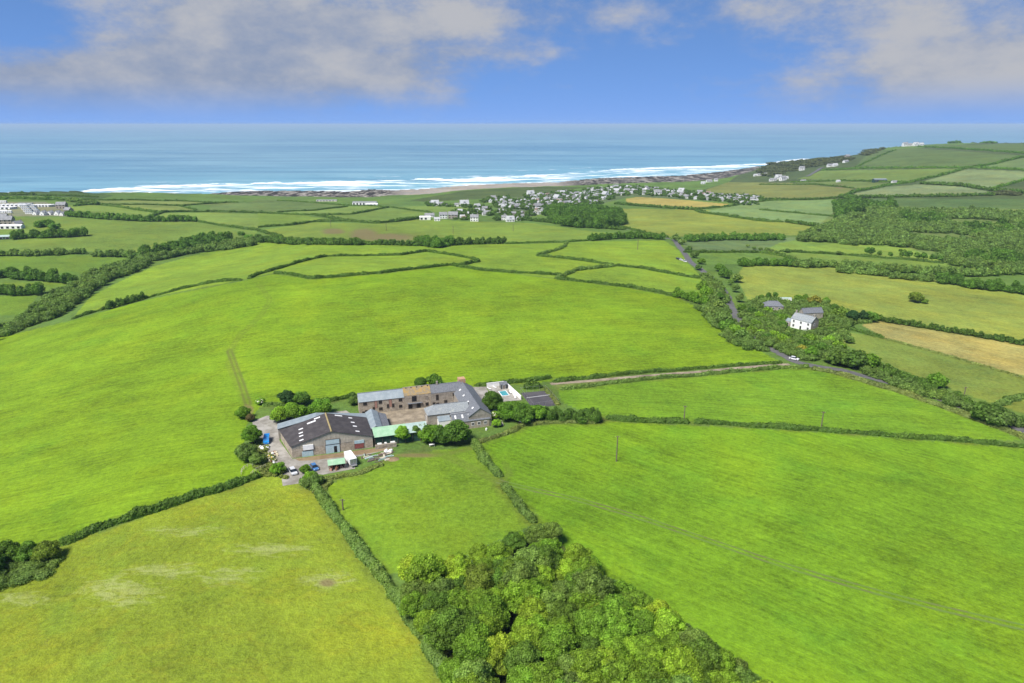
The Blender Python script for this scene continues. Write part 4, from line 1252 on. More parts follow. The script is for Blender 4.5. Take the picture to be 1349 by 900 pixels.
def hedge(pts, w, h, label, style='trim', tone='hedge', cat='hedge', name=None, vary=0.42, group=None, world=False):
    """one hedge along a line of photo pixels; 'trim' = clipped bank, 'bushy' = overgrown, lobed"""
    P = np.asarray(pts, float) if world else gpix(pts)
    d = float(np.hypot(P[:, 0], P[:, 1]).mean())
    seed = int(abs(P[0, 0] * 13 + P[0, 1] * 7)) % 100000
    rg = np.random.default_rng(seed)
    leaf = max(0.24, d * 0.00135) * (1.45 if style == 'trim' and d < 450 else 1.0)
    if style == 'trim':
        step = max(0.7, d * 0.0035)
        q = resample(P, step)
        n = len(q)
        sd = side_dirs(q)
        z0 = height(q[:, 0], q[:, 1])
        def wav(a, sc):
            x = np.arange(n) * step / sc
            k = np.interp(x, np.arange(int(x[-1]) + 3), rg.normal(0, 1, int(x[-1]) + 3))
            return a * k
        hh = h * (1 + wav(vary * 0.55, 5.0) + wav(vary * 0.35, 1.6)).clip(0.45, 1.9)
        ww = w * (1 + wav(vary * 0.4, 6.0) + wav(vary * 0.3, 2.0)).clip(0.6, 1.6)
        off = wav(0.12 * w, 4.0)
        lumpy = 0.11
        prof = [(-0.52, -0.08), (-0.50, 0.35), (-0.38, 0.80), (-0.12, 1.0), (0.14, 1.0), (0.38, 0.80), (0.50, 0.35), (0.52, -0.08)]
        taper = np.minimum(1, np.minimum(np.arange(n) + 0.6, np.arange(n)[::-1] + 0.6) * step / max(h, step * 1.1)).clip(0.35, 1)
        R = np.stack([np.c_[q + sd * ((a * ww * taper + off))[:, None], z0 + b * hh * (taper if b > 0 else 1)] for a, b in prof], 1)
        R[:, 1:-1] += rg.normal(0, lumpy * min(w, h), R[:, 1:-1].shape)
        k = len(prof)
        idx = np.arange(n * k).reshape(n, k)
        F2 = np.stack([idx[:-1, :-1], idx[1:, :-1], idx[1:, 1:], idx[:-1, 1:]], -1).reshape(-1, 4)
        ends = [[idx[0, 0], idx[0, 1], idx[0, 6], idx[0, 7]], [idx[0, 1], idx[0, 2], idx[0, 5], idx[0, 6]], [idx[0, 2], idx[0, 3], idx[0, 4], idx[0, 5]]]
        ends += [[idx[-1, 7], idx[-1, 6], idx[-1, 1], idx[-1, 0]], [idx[-1, 6], idx[-1, 5], idx[-1, 2], idx[-1, 1]], [idx[-1, 5], idx[-1, 4], idx[-1, 3], idx[-1, 2]]]
        F2 = np.r_[F2, np.array(ends)]
        # leaves over the profile
        length = n * step
        m = int(length * (w + 2 * h) * 1.25 / (leaf * leaf * 0.75))
        i = rg.integers(0, n - 1, m); j = rg.integers(0, k - 1, m)
        a, b = rg.random(m)[:, None], rg.random(m)[:, None]
        p00, p10, p01, p11 = R[i, j], R[i + 1, j], R[i, j + 1], R[i + 1, j + 1]
        Pl = p00 * (1 - a) * (1 - b) + p10 * a * (1 - b) + p01 * (1 - a) * b + p11 * a * b
        Nl = np.cross(p10 - p00, p01 - p00)
        Nl *= np.sign((Nl * (Pl - np.c_[q[i], z0[i] + 0.3 * h])).sum(1))[:, None]
        Nl /= np.linalg.norm(Nl, axis=1)[:, None] + 1e-9
        Pl += Nl * rg.uniform(-0.04, 0.24, m)[:, None] * min(1.6, h)
        V1, F1 = leaf_quads(Pl, Nl + rg.normal(0, 0.65, (m, 3)), np.full(m, leaf), rg)
        V = np.r_[R.reshape(-1, 3), V1]
        F = np.r_[F2, F1 + n * k]
        lump = np.interp(i * step / 2.5, np.arange(int(length / 2.5) + 3), rg.random(int(length / 2.5) + 3))
        tint = np.r_[np.full(len(F2), 0.45), 0.55 * rg.random(m) + 0.45 * lump]
        me = np_mesh('hedge', V - np.r_[q[0], z0[0]], F, [M['leaf']], False)
        at_ = me.attributes.new('tint', 'FLOAT', 'FACE')
        at_.data.foreach_set('value', tint.astype(np.float32))
        org = np.r_[q[0], z0[0]]
    else:
        q = resample(P, 0.42 * max(w, 1.0))
        n = len(q)
        sd = side_dirs(q)
        rows = 2
        C, R = [], []
        for i in range(n):
            for r in range(rows):
                f = rg.uniform(0.62, 1.25 + vary * 0.5)
                o = (r - 0.5) * w * 0.5 + rg.normal(0, 0.10 * w)
                p = q[i] + sd[i] * o + rg.normal(0, 0.15 * w, 2)
                rz = h * 0.5 * f
                rr = w * 0.36 * rg.uniform(0.75, 1.25)
                C.append((p[0], p[1], float(height(p[0], p[1])) + rz * 0.9))
                R.append((rr, rr, rz))
        C = np.array(C); org = np.r_[q[0], float(height(*q[0]))]
        # break the upper half of every lobe into smaller clumps
        k = max(1, int(2 if d < 500 else 1))
        C2_, R2_ = [C], [np.array(R)]
        for _ in range(k):
            t = rg.uniform(0, 6.28, len(C))
            Rr = np.array(R)
            zz = rg.uniform(0.1, 0.8, len(C))
            off = np.c_[np.cos(t) * Rr[:, 0] * 0.6, np.sin(t) * Rr[:, 1] * 0.6, zz * Rr[:, 2]]
            C2_.append(C + off); R2_.append(Rr * rg.uniform(0.38, 0.6, (len(C), 1)))
        C = np.concatenate(C2_); R = np.concatenate(R2_)
        me = lobes_mesh('hedge', C - org, R, leaf, 1.35, seed, window=3)
    o = bpy.data.objects.new(name or 'hedge', me)
    o.location = org
    b = TONES[tone]
    kk = rg.uniform(0.9, 1.1)
    o.color = (b[0] * kk, b[1] * kk, b[2] * kk, 1)
    link(o)
    return tag(o, label, cat, group)


def poly_points(poly, spacing, rg, jitter=0.4):
    """jittered plan points inside an outline given in photo pixels"""
    P = np.asarray(poly, float)
    G = gpix(P)
    x0, x1, y0, y1 = G[:, 0].min(), G[:, 0].max(), G[:, 1].min(), G[:, 1].max()
    xs = np.arange(x0 - spacing, x1 + spacing, spacing); ys = np.arange(y0 - spacing, y1 + spacing, spacing)
    X, Y = np.meshgrid(xs, ys)
    X = X.ravel() + rg.uniform(-jitter, jitter, X.size) * spacing
    Y = Y.ravel() + rg.uniform(-jitter, jitter, Y.size) * spacing
    px, py = to_pix(X, Y, height(X, Y))
    m = in_poly(px, py, P)
    return np.c_[X[m], Y[m]]


def scrub(name, polys, spacing, rad, hgt, tone, label, seed=1, flat=0.8, cat=None, avoid=(), gaps=None):
    """a mass of bushes or far woodland nobody could count: one object"""
    rg = np.random.default_rng(seed)
    C, R, lf = [], [], []
    for poly in polys:
        for (x, y) in poly_points(poly, spacing, rg):
            if any((x - a) ** 2 + (y - b) ** 2 < c * c for a, b, c in avoid):
                continue
            if gaps is not None and math.sin(x * 0.031 + 1.7) * math.sin(y * 0.024 + x * 0.009) > gaps:
                continue
            d = math.hypot(x, y)
            r = rad * rg.uniform(0.6, 1.35); hh = hgt * rg.uniform(0.55, 1.3)
            z = float(height(x, y))
            C.append((x, y, z + hh * 0.42)); R.append((r, r, hh * 0.55)); lf.append(max(0.3, d * 0.0014))
            for _ in range(3 if d < 900 else 2):
                t = rg.uniform(0, 6.28)
                C.append((x + math.cos(t) * r * 0.55, y + math.sin(t) * r * 0.55, z + hh * rg.uniform(0.45, 0.85)))
                s = rg.uniform(0.4, 0.62)
                R.append((r * s, r * s, hh * 0.5 * s)); lf.append(max(0.3, d * 0.0014))
    C = np.array(C)
    org = C.mean(0)
    me = lobes_mesh(name, C - org, R, np.array(lf), 1.3, seed, window=4)
    o = bpy.data.objects.new(name, me)
    o.location = org
    o.color = (*TONES[tone], 1)
    link(o)
    return tag(o, label, cat, kind='stuff')



for row in HEDGES:
    pts, w_, h_, lab, sty, tone = row
    o = hedge(pts, w_ * 0.94, h_ * 0.9, lab, sty, tone)
    o.color = tuple(c * 1.12 for c in o.color[:3]) + (1,)


# ------------------------------------------------------------------ scrub, far woodland and garden growth that reads as one mass
scrub('valley_scrub', [[(-80, 470), (0, 438), (40, 415), (70, 392), (100, 375), (120, 362), (150, 352), (180, 346), (200, 345), (185, 356), (150, 368), (120, 385), (108, 398), (85, 415), (45, 430), (10, 442), (-70, 480)],
                       [(165, 345), (195, 341), (230, 335), (260, 330), (300, 322), (330, 318), (335, 324), (300, 329), (250, 335), (200, 345)]], 5.0, 3.4, 5.5, 'scrub', 'dense grey green scrub filling the valley left of the domed pasture', 3)
scrub('valley_trees', [[(175, 338), (205, 333), (240, 323), (262, 317), (304, 316), (304, 321), (262, 327), (215, 336), (180, 343)]], 7.0, 4.2, 8.5, 'dark', 'dark thicket of trees at the head of the scrub valley', 4)
_wc = gpix([(1134, 292), (1286, 298), (1310, 298), (1298, 299)])
scrub('hillside_wood', [[(1050, 318), (1064, 308), (1085, 300), (1105, 292), (1120, 280), (1140, 272), (1200, 279), (1349, 277), (1480, 280), (1480, 385), (1349, 358), (1290, 356), (1262, 352), (1240, 344), (1190, 332), (1140, 326), (1095, 320)]],
      7.0, 4.6, 6.5, 'scrub', 'dense mixed woodland covering the valley side on the right', 5, avoid=[(p[0], p[1], 17) for p in _wc], gaps=0.52)
scrub('wood_light_trees', [[(1080, 312), (1130, 300), (1200, 296), (1349, 285), (1349, 330), (1300, 335), (1200, 322), (1120, 318)], [(1180, 285), (1349, 280), (1349, 290), (1200, 296)]], 16.0, 4.6, 7.5, 'woodlight', 'lighter green trees scattered through the valley side wood', 16, gaps=0.45)
scrub('wood_dark_trees', [[(1185, 288), (1240, 290), (1245, 299), (1190, 298)], [(1270, 302), (1349, 300), (1349, 308), (1280, 312)], [(1100, 268), (1130, 266), (1160, 275), (1120, 282), (1105, 290)], [(1150, 272), (1175, 270), (1180, 277), (1155, 279)], [(1262, 345), (1300, 340), (1349, 343), (1349, 352), (1290, 354)]],
      11.0, 5.5, 10.5, 'dark', 'darker taller trees standing through the valley side wood', 6)
scrub('headland_scrub', [[(1000, 226), (1012, 216), (1060, 211), (1125, 206), (1120, 212), (1060, 222), (1010, 234)], [(1135, 203), (1145, 197.5), (1165, 196), (1140, 206)], [(1305, 253), (1349, 253), (1349, 260), (1307, 258)]], 22, 12, 4.5, 'heath', 'low dark heath on the cliff top of the headland', 7)
scrub('village_copse', [[(717, 284), (740, 278), (770, 277), (790, 281), (815, 284), (821, 296), (790, 302), (755, 300), (735, 296)]], 10, 6.5, 13, 'dark', 'dark copse of tall trees at the near edge of the village', 8)
scrub('corner_scrub', [[(-60, 745), (0, 738), (40, 735), (72, 728), (80, 745), (68, 758), (30, 768), (0, 778), (-60, 800)]], 2.6, 1.8, 1.7, 'scrub', 'low tangled scrub in the corner of the hay field', 9)
scrub('road_verge_scrub', [[(925, 362), (945, 372), (956, 392), (960, 420), (985, 446), (1010, 462), (990, 464), (955, 448), (935, 425), (915, 408), (935, 400)], [(1010, 458), (1040, 468), (1060, 476), (1085, 470), (1100, 480), (1140, 480), (1110, 462), (1060, 455), (1030, 452)],
                           [(1115, 480), (1180, 500), (1260, 528), (1349, 560), (1349, 568), (1240, 532), (1150, 500)]], 3.4, 2.2, 3.0, 'scrub', 'rough undergrowth lining the lane and the road bend', 10)
_hg = gpix([(1041, 432), (1006, 409), (1028, 398), (1062, 420)])
scrub('garden_thicket', [[(984, 402), (1000, 396), (1030, 397), (1064, 398), (1090, 404), (1112, 412), (1148, 424), (1118, 430), (1106, 444), (1110, 470), (1085, 470), (1055, 472), (1022, 460), (1000, 450), (984, 440), (975, 420)]], 3.6, 2.2, 3.0, 'scrub', 'thick shrubbery filling the garden of the white house', 13,
      avoid=[(_hg[0, 0] + 6.5, _hg[0, 1] - 2.5, 8.5), (_hg[0, 0] + 0, _hg[0, 1] - 7, 6), (_hg[1, 0] + 6, _hg[1, 1] + 2, 8.5), (_hg[2, 0] + 3.5, _hg[2, 1] - 1, 5), (_hg[3, 0] + 4, _hg[3, 1] + 1, 7.5)])
scrub('farm_undergrowth', [[(322, 590), (340, 578), (352, 590), (372, 620), (384, 632), (365, 632), (340, 622)], [(395, 632), (408, 632), (440, 636), (425, 650), (410, 648)]], 1.7, 1.0, 0.9, 'bank', 'weeds and brambles round the scrap heap beside the drive', 11)


# ------------------------------------------------------------------ the wood in the foreground, tree by tree
def wood():
    rg = np.random.default_rng(21)
    rr = random.Random(21)
    poly = [(712, 706), (735, 716), (775, 752), (800, 780), (850, 818), (915, 868), (970, 908), (1040, 990), (640, 1010), (596, 905), (560, 840), (528, 790), (534, 772), (580, 762), (620, 745), (660, 728), (690, 712)]
    pts = poly_points(poly, 4.5, rg, 0.42)
    labs = {'dark': 'dark green broad-leaved tree in the foreground wood', 'mid': 'mid green broad-leaved tree in the foreground wood', 'light': 'fresh light green tree in the foreground wood',
            'yellow': 'bright yellow green tree in the foreground wood', 'grey': 'dull grey green tree in the foreground wood', 'olive': 'olive brown tinged tree in the foreground wood'}
    for (x, y) in pts:
        px, py = to_pix(x, y, height(x, y))
        n = math.sin(x * 0.21 + 1.0) * math.sin(y * 0.17) + rr.uniform(-0.7, 0.7)
        if px < 560 and py < 800:
            tone = rr.choice(['yellow', 'yellow', 'light'])
        elif n < -0.45:
            tone = rr.choice(['dark', 'mid', 'dark', 'grey'])
        elif n > 0.5:
            tone = rr.choice(['light', 'mid', 'light', 'light', 'yellow'])
        else:
            tone = rr.choice(['mid', 'mid', 'light', 'mid', 'mid', 'light', 'grey', 'olive', 'dark'])
        edge = px > 690 + (py - 690) * 1.42 + 20 or py < 745
        sc = rr.uniform(0.55, 0.8) if edge else rr.uniform(0.68, 1.1)
        t = add_tree('broad_leaved_tree', x, y, 'broad', sc, tone, labs[tone], 'tree', f'{tone} toned trees of the foreground wood', rr.uniform(0.9, 1.12), rr)
        c = t.children[0]
        c.color = (c.color[0] * 1.2, c.color[1] * 1.08, c.color[2] * 1.15, 1)      # fresh early summer leaf


wood()

# lower bushes feathering the right edge of the wood
_r = random.Random(5)
for (px, py) in [(775, 760), (800, 783), (822, 800), (842, 812), (862, 826), (882, 842), (900, 855), (918, 866), (938, 880), (955, 892), (972, 905), (988, 920), (1005, 935), (860, 822), (900, 845), (935, 868), (820, 790), (965, 893)]:
    g = gpix([(px, py)])[0]
    add_tree('edge_bush', g[0], g[1], 'bush', _r.uniform(1.1, 1.7), _r.choice(['scrub', 'grey', 'mid']), 'low bush along the right hand edge of the foreground wood', 'bush', 'bushes on the edge of the wood', 1.0, _r)
# bushes at the left end of the hay field hedge
for (px, py, s, t, lab) in [(10, 742, 1.9, 'dark', 'big dark bush at the left end of the hay field hedge'), (-12, 760, 1.8, 'dark', 'dark bush half out of view beside the hay field corner'), (38, 738, 1.5, 'dark', 'dark round bush beside the hay field corner scrub'), (64, 738, 1.5, 'olive', 'brownish bush where the hay field hedge begins')]:
    g = gpix([(px, py)])[0]
    add_tree('bush', g[0], g[1], 'bush', s, t, lab, 'bush', None, 1.0, _r)

# farm trees and shrubs: photo x, y of the foot, shape, scale, tone, label
FARM_TREES = [
    (333, 586, 'broad', 0.80, 'mid', 'large round tree left of the drive beside the blue van'), (326, 606, 'bush', 1.8, 'scrub', 'spreading bush below the large tree by the scrap heap'), (340, 612, 'bush', 1.2, 'scrub', 'smaller bush beside the scrap heap'),
    (321, 551, 'bush', 1.4, 'mid', 'round bush left of the farm entrance'), (330, 555, 'bush', 0.9, 'brown', 'reddish brown bush at the farm entrance'), (343, 533, 'bush', 0.9, 'light', 'shrub covered in cream blossom at the farm entrance'),
    (380, 533, 'bush', 1.7, 'pine', 'very dark bush behind the drive, nearest the entrance'), (398, 533, 'bush', 1.6, 'dark', 'dark bush behind the drive beside the hedge'), (384, 546, 'bush', 1.5, 'light', 'light green bush behind the barn'),
    (370, 556, 'bush', 1.9, 'light', 'spreading light green bush behind the pale lean-to'), (390, 553, 'bush', 1.9, 'mid', 'broad green bush behind the pale lean-to'), (424, 547, 'bush', 2.0, 'mid', 'rounded tree shading the drive behind the barn'),
    (410, 549, 'bush', 1.4, 'mid', 'smaller bush between two rounded ones behind the barn'), (466, 533, 'bush', 1.2, 'scrub', 'bush against the end of the long stone building'),
    (530, 583, 'broad', 0.72, 'light', 'lime green tree in front of the green roofed shed'), (549, 580, 'tall', 0.75, 'grey', 'grey green tree between the two green roofs'), (568, 583, 'bush', 2.0, 'mid', 'bush left of the big dark garden bush'),
    (600, 584, 'bush', 2.5, 'dark', 'big dark rounded bush in front of the slate courtyard house'), (583, 584, 'bush', 2.0, 'dark', 'dark bush beside the big rounded one before the courtyard house'),
    (556, 574, 'bush', 1.4, 'olive', 'olive shrub beside the mint roofed shed'),
    (648, 545, 'broad', 1.05, 'dark', 'big dark tree between the slate wing and the pool'), (668, 553, 'bush', 2.1, 'mid', 'round bush below the pool terrace'), (690, 556, 'bush', 2.2, 'dark', 'large bush below the tennis court corner'),
    (680, 550, 'bush', 2.0, 'mid', 'bush between the pool and the tall garden hedge'), (707, 553, 'bush', 1.9, 'mid', 'bush at the left end of the tall garden hedge'), (654, 562, 'bush', 0.95, 'light', 'clipped light green shrub beside the slate wing'),
    (651, 553, 'bush', 1.0, 'light', 'tall garden shrub with cream flower heads by the slate wing'), (573, 508, 'bush', 1.6, 'dark', 'bush showing behind the orange lichened roof'), (555, 510, 'bush', 1.4, 'dark', 'smaller bush behind the orange lichened roof'),
    (366, 624, 'bush', 1.1, 'mid', 'bush at the lower end of the farm drive'), (402, 623, 'bush', 0.85, 'mid', 'bush between the silver and the blue car'), (409, 634, 'bush', 1.0, 'mid', 'bush below the parked blue car'), (416, 640, 'bush', 1.2, 'scrub', 'scrubby bush where the yard meets the paddock'), (408, 643, 'bush', 1.1, 'scrub', 'scrubby bush beside the end of the drive'),
]
FT = {}
for (px, py, shp, s, t, lab) in FARM_TREES:
    g = gpix([(px, py)])[0]
    FT[lab] = add_tree('farm_tree' if shp != 'bush' else 'farm_shrub', g[0], g[1], shp, s, t, lab, 'tree' if shp != 'bush' else 'shrub', None, 1.0, _r, 0.05)


def blossom(root, seed, n=70, rad=1.5, h=2.6):
    rg = np.random.default_rng(seed)
    z = rg.uniform(-0.1, 1, n); t = rg.uniform(0, 6.28, n); q = np.sqrt(1 - z * z)
    D = np.c_[q * np.cos(t), q * np.sin(t), z]
    P = np.c_[D[:, :2] * rad * 1.25, 1.5 + D[:, 2] * h * 0.55]
    V, F = leaf_quads(P, D + rg.normal(0, 0.3, D.shape), np.full(n, 0.42), rg)
    o = link(bpy.data.objects.new('blossom', np_mesh('blossom', V, F, [M['blossom']])), root)


blossom(FT['shrub covered in cream blossom at the farm entrance'], 1)
blossom(FT['tall garden shrub with cream flower heads by the slate wing'], 2, 40)

# garden and roadside trees around the white house
HOUSE_TREES = []
_g = np.random.default_rng(33)
_rr = random.Random(33)
road_trees = [(935, 375, 'broad', .6), (943, 385, 'broad', .62), (930, 390, 'bush', 2), (948, 396, 'broad', .6), (925, 382, 'bush', 1.9), (968, 385, 'broad', .62), (974, 398, 'broad', .68), (962, 376, 'broad', .6), (955, 366, 'bush', 2), (948, 358, 'bush', 1.9), (976, 412, 'broad', .6), (970, 372, 'bush', 2),
              (938, 418, 'bush', 2), (950, 426, 'bush', 2), (957, 436, 'bush', 2.1), (968, 442, 'bush', 2), (945, 408, 'bush', 1.8), (978, 448, 'bush', 1.7), (924, 348, 'bush', 1.7), (915, 340, 'bush', 1.7), (908, 331, 'bush', 1.6), (898, 322, 'bush', 2.0), (890, 318, 'bush', 2.2), (920, 356, 'bush', 1.2)]
for (px, py, shp, s) in road_trees:
    t = _rr.choice(['mid', 'scrub', 'scrub', 'dark'])
    g = gpix([(px, py)])[0]
    add_tree('roadside_tree' if shp == 'broad' else 'roadside_bush', g[0], g[1], shp, s, t, {'mid': 'green', 'scrub': 'grey green', 'dark': 'dark green'}[t] + (' tree leaning over the bend of the village road' if shp == 'broad' else ' bush on the verge of the village road'),
             'tree' if shp == 'broad' else 'bush', f'{t} {shp} growth along the village road', 1.0, _rr)
garden = [(990, 415), (1000, 420), (985, 425), (1008, 425), (995, 432), (1012, 436), (1002, 442), (1020, 446), (1030, 452), (1012, 450), (1040, 456), (1027, 442), (1000, 408), (1012, 414), (1024, 420), (1018, 430), (1030, 432), (990, 440), (1036, 449), (1085, 446), (1095, 440), (1100, 452), (1090, 455), (1078, 452), (1070, 458), (1082, 465), (1110, 446), (1105, 462), (1058, 462), (1092, 470), (1118, 452), (1066, 452), (1030, 424)]
for (px, py) in garden:
    t = _rr.choice(['mid', 'scrub', 'dark', 'light', 'dark', 'scrub'])
    g = gpix([(px, py)])[0]
    add_tree('garden_shrub', g[0], g[1], 'bush', _rr.uniform(1.0, 1.6), t, {'mid': 'green', 'scrub': 'grey green', 'light': 'light green', 'dark': 'dark green'}[t] + ' shrub in the leafy garden of the white house', 'shrub', f'{t} shrubs in the white house garden', 1.0, _rr)
for (px, py, shp, s, t, lab) in [(1068, 472, 'broad', .70, 'mid', 'large rounded tree between the white house and the lane'), (1090, 478, 'broad', .62, 'scrub', 'grey green tree beside the lane corner'), (1106, 482, 'bush', 2.4, 'hedge', 'wide bush on the lane corner'), (1124, 484, 'bush', 2.6, 'hedge', 'thick bush on the far bank of the lane'),
                                 (1142, 486, 'bush', 2.3, 'mid', 'bush beside the lane under the rough pasture'), (1135, 424, 'broad', .78, 'pine', 'tall dark conifer behind the white house, at the tan strip'), (1122, 424, 'broad', .80, 'pine', 'dark conifer beside the gold flowering shrub'), (1146, 424, 'bush', 2.0, 'dark', 'dark bush at the corner of the tan strip'),
                                 (1107, 420, 'bush', 2.2, 'olive', 'olive yellow shrub before the dark conifers'), (1098, 412, 'broad', .66, 'dark', 'dark tree behind the slate outbuilding'), (1088, 402, 'broad', .6, 'mid', 'green tree behind the gold flowering shrub'), (1072, 402, 'bush', 1.9, 'gorse', 'gold flowering shrub behind the slate outbuilding'),
                                 (1050, 399, 'broad', .62, 'mid', 'round green tree beside the pale caravan roof'), (1060, 397, 'broad', .55, 'mid', 'second round green tree beside the pale caravan roof'), (1003, 398, 'broad', .56, 'dark', 'dark tree at the end of the low slate bungalow'), (1012, 397, 'tall', .8, 'dark', 'upright dark tree behind the low slate bungalow'), (1021, 396, 'tall', .8, 'dark', 'second upright dark tree behind the low slate bungalow'),
                                 (1055, 466, 'bush', 1.3, 'gorse', 'yellow flowered shrub on the lane side of the white house'), (1205, 398, 'bush', 2.2, 'olive', 'lone thorn bush standing in the olive hay meadow'), (1218, 400, 'bush', 1.0, 'olive', 'tiny thorn bush beside the lone one in the hay meadow'), (1300, 556, 'bush', 2.4, 'hedge', 'big round bush at the lane side hedge end'), (1316, 562, 'bush', 2.2, 'scrub', 'grey green bush beside the lane at the rough pasture corner'), (1233, 510, 'bush', 1.8, 'mid', 'taller bush in the lane side growth by a pole'),
                                 (319, 313, 'broad', .85, 'dark', 'lone dark tree at the top of the scrub valley'), (328, 318, 'bush', 2.2, 'dark', 'dark bush beside the lone tree at the scrub valley top')]:
    g = gpix([(px, py)])[0]
    add_tree('garden_tree' if shp != 'bush' else 'garden_bush', g[0], g[1], shp, s, t, lab, 'tree' if shp != 'bush' else 'bush', None, 1.0, _rr, 0.05)
# small lone trees standing in the valley hedge
for i, px in enumerate([1142, 1148, 1158, 1172, 1188, 1196, 1207, 1216, 1227, 1237]):
    g = gpix([(px, 337 + i * 1.05)])[0]
    add_tree('hedge_tree', g[0], g[1], 'tall', _rr.uniform(0.9, 1.25), 'dark', 'small lone tree in the row along the valley hedge', 'tree', 'lone trees in the valley hedge', 1.0, _rr)
for (px, py, s) in [(1002, 331, .6), (1010, 332, .65), (1016, 333, .6), (1022, 336, .6), (1032, 338, .6), (1037, 333, .6), (1045, 342, .5), (1105, 336, .5), (985, 326, .5), (993, 329, .5)]:
    g = gpix([(px, py)])[0]
    add_tree('wind_bent_tree', g[0], g[1], 'broad', s, 'scrub', 'wind bent tree beside the small bright green fields', 'tree', 'wind bent trees by the small green fields', 0.8, _rr)


# ------------------------------------------------------------------ buildings
def opening(root, face, a, z, w, h, dims, mat='dark', name='window', frame=None, proud=0.03):
    """door or window on a wall face of a box building (S: front, N: back, W: left, E: right); a = distance along the face"""
    L, D = dims
    def T(s, o, zz):
        return {'S': (s, -o, zz), 'N': (s, D + o, zz), 'W': (-o, s, zz), 'E': (L + o, s, zz)}[face]
    def bar(mb, s0, s1, z0, z1, o0, o1):
        P = [T(s0, o0, z0), T(s1, o0, z0), T(s1, o1, z0), T(s0, o1, z0)]
        Q = [T(s0, o0, z1), T(s1, o0, z1), T(s1, o1, z1), T(s0, o1, z1)]
        mb.hexa(P + Q)
    mb = MB()
    bar(mb, a, a + w, z, z + h, -0.12, proud)
    o = mb.build(name, M[mat], root)
    if frame:
        f = MB(); t = 0.10
        bar(f, a - t, a + w + t, z + h, z + h + t * 1.6, -0.1, proud + 0.05)
        bar(f, a - t, a, z, z + h, -0.1, proud + 0.04)
        bar(f, a + w, a + w + t, z, z + h, -0.1, proud + 0.04)
        if name == 'window':
            bar(f, a - t, a + w + t, z - t, z, -0.1, proud + 0.07)
            bar(f, a + w / 2 - 0.03, a + w / 2 + 0.03, z, z + h, -0.1, proud + 0.02)
        f.build('frame', M[frame], o)
    return o


def gabled(name, label, cat, L, D, eave, ridge, axis='x', wall='stone', roof='slate', loc=(0, 0, 0), rz=0.0, ov=0.25, ridge_mat=None, hip=(False, False), gable_mat=None, rpos=0.5, base=-0.4):
    """gabled building, local box 0..L by 0..D; axis = direction of the ridge; hip = (low end, high end)"""
    root = empty(name, loc, rz)
    tag(root, label, cat)
    W = MB()
    t = 0.14
    if axis == 'x':
        yr = D * rpos
        W.poly([(0, 0, base), (L, 0, base), (L, 0, eave), (0, 0, eave)])
        W.poly([(L, D, base), (0, D, base), (0, D, eave), (L, D, eave)])
        gm = 1 if gable_mat else 0
        for x, flip, hp in ((0, True, hip[0]), (L, False, hip[1])):
            p = [(x, 0, base), (x, D, base), (x, D, eave)] + ([] if hp else [(x, yr, ridge - t)]) + [(x, 0, eave)]
            W.poly(p[::-1] if flip else p, gm)
        sl0 = (ridge - eave) / yr; sl1 = (ridge - eave) / (D - yr)
        x0, x1 = -ov, L + ov
        r0 = (yr * 0.85 if hip[0] else x0); r1 = (L - yr * 0.85 if hip[1] else x1)
        e0 = (-ov, eave - sl0 * ov); e1 = (D + ov, eave - sl1 * ov)
        R = MB()
        R.slab([(x0, e0[0], e0[1] + t), (x1, e0[0], e0[1] + t), (r1, yr, ridge + t), (r0, yr, ridge + t)], t)
        R.slab([(x1, e1[0], e1[1] + t), (x0, e1[0], e1[1] + t), (r0, yr, ridge + t), (r1, yr, ridge + t)], t)
        if hip[0]:
            R.poly([(x0, e1[0], e1[1] + t), (x0, e0[0], e0[1] + t), (r0, yr, ridge + t)])
        if hip[1]:
            R.poly([(x1, e0[0], e0[1] + t), (x1, e1[0], e1[1] + t), (r1, yr, ridge + t)])
        ra, rb = (r0, yr, ridge + t), (r1, yr, ridge + t)
    else:
        xr = L * rpos
        W.poly([(0, D, base), (0, 0, base), (0, 0, eave), (0, D, eave)])
        W.poly([(L, 0, base), (L, D, base), (L, D, eave), (L, 0, eave)])
        gm = 1 if gable_mat else 0
        for y, flip in ((0, False), (D, True)):
            p = [(0, y, base), (L, y, base), (L, y, eave), (xr, y, ridge - t), (0, y, eave)]
            W.poly(p[::-1] if flip else p, gm)
        s0 = (ridge - eave) / xr; s1 = (ridge - eave) / (L - xr)
        R = MB()
        R.slab([(xr, -ov, ridge + t), (xr, D + ov, ridge + t), (-ov, D + ov, eave - s0 * ov + t), (-ov, -ov, eave - s0 * ov + t)], t)
        R.slab([(xr, D + ov, ridge + t), (xr, -ov, ridge + t), (L + ov, -ov, eave - s1 * ov + t), (L + ov, D + ov, eave - s1 * ov + t)], t)
        ra, rb = (xr, -ov, ridge + t), (xr, D + ov, ridge + t)
    W.build('wall', [M[wall]] + ([M[gable_mat]] if gable_mat else []), root)
    ro = R.build('roof', M[roof], root)
    if ridge_mat:
        c = MB()
        c.tube((ra[0], ra[1], ra[2] - 0.02), (rb[0], rb[1], rb[2] - 0.02), 0.17, k=6)
        c.build('ridge_cap', M[ridge_mat], ro)
    return root, ro


def at_farm(u, v):
    return (*farm(u, v), FZ)


def chimney(parent, x, y, z0, z1, s=0.7, mat='stone2'):
    mb = MB()
    mb.box(x - s / 2, x + s / 2, y - s / 2, y + s / 2, z0, z1)
    mb.box(x - s / 2 - 0.08, x + s / 2 + 0.08, y - s / 2 - 0.08, y + s / 2 + 0.08, z1, z1 + 0.15)
    mb.tube((x - 0.14, y, z1 + 0.15), (x - 0.14, y, z1 + 0.55), 0.11, 0.09)
    mb.tube((x + 0.16, y, z1 + 0.15), (x + 0.16, y, z1 + 0.5), 0.11, 0.09)
    return mb.build('chimney', M[mat], parent)


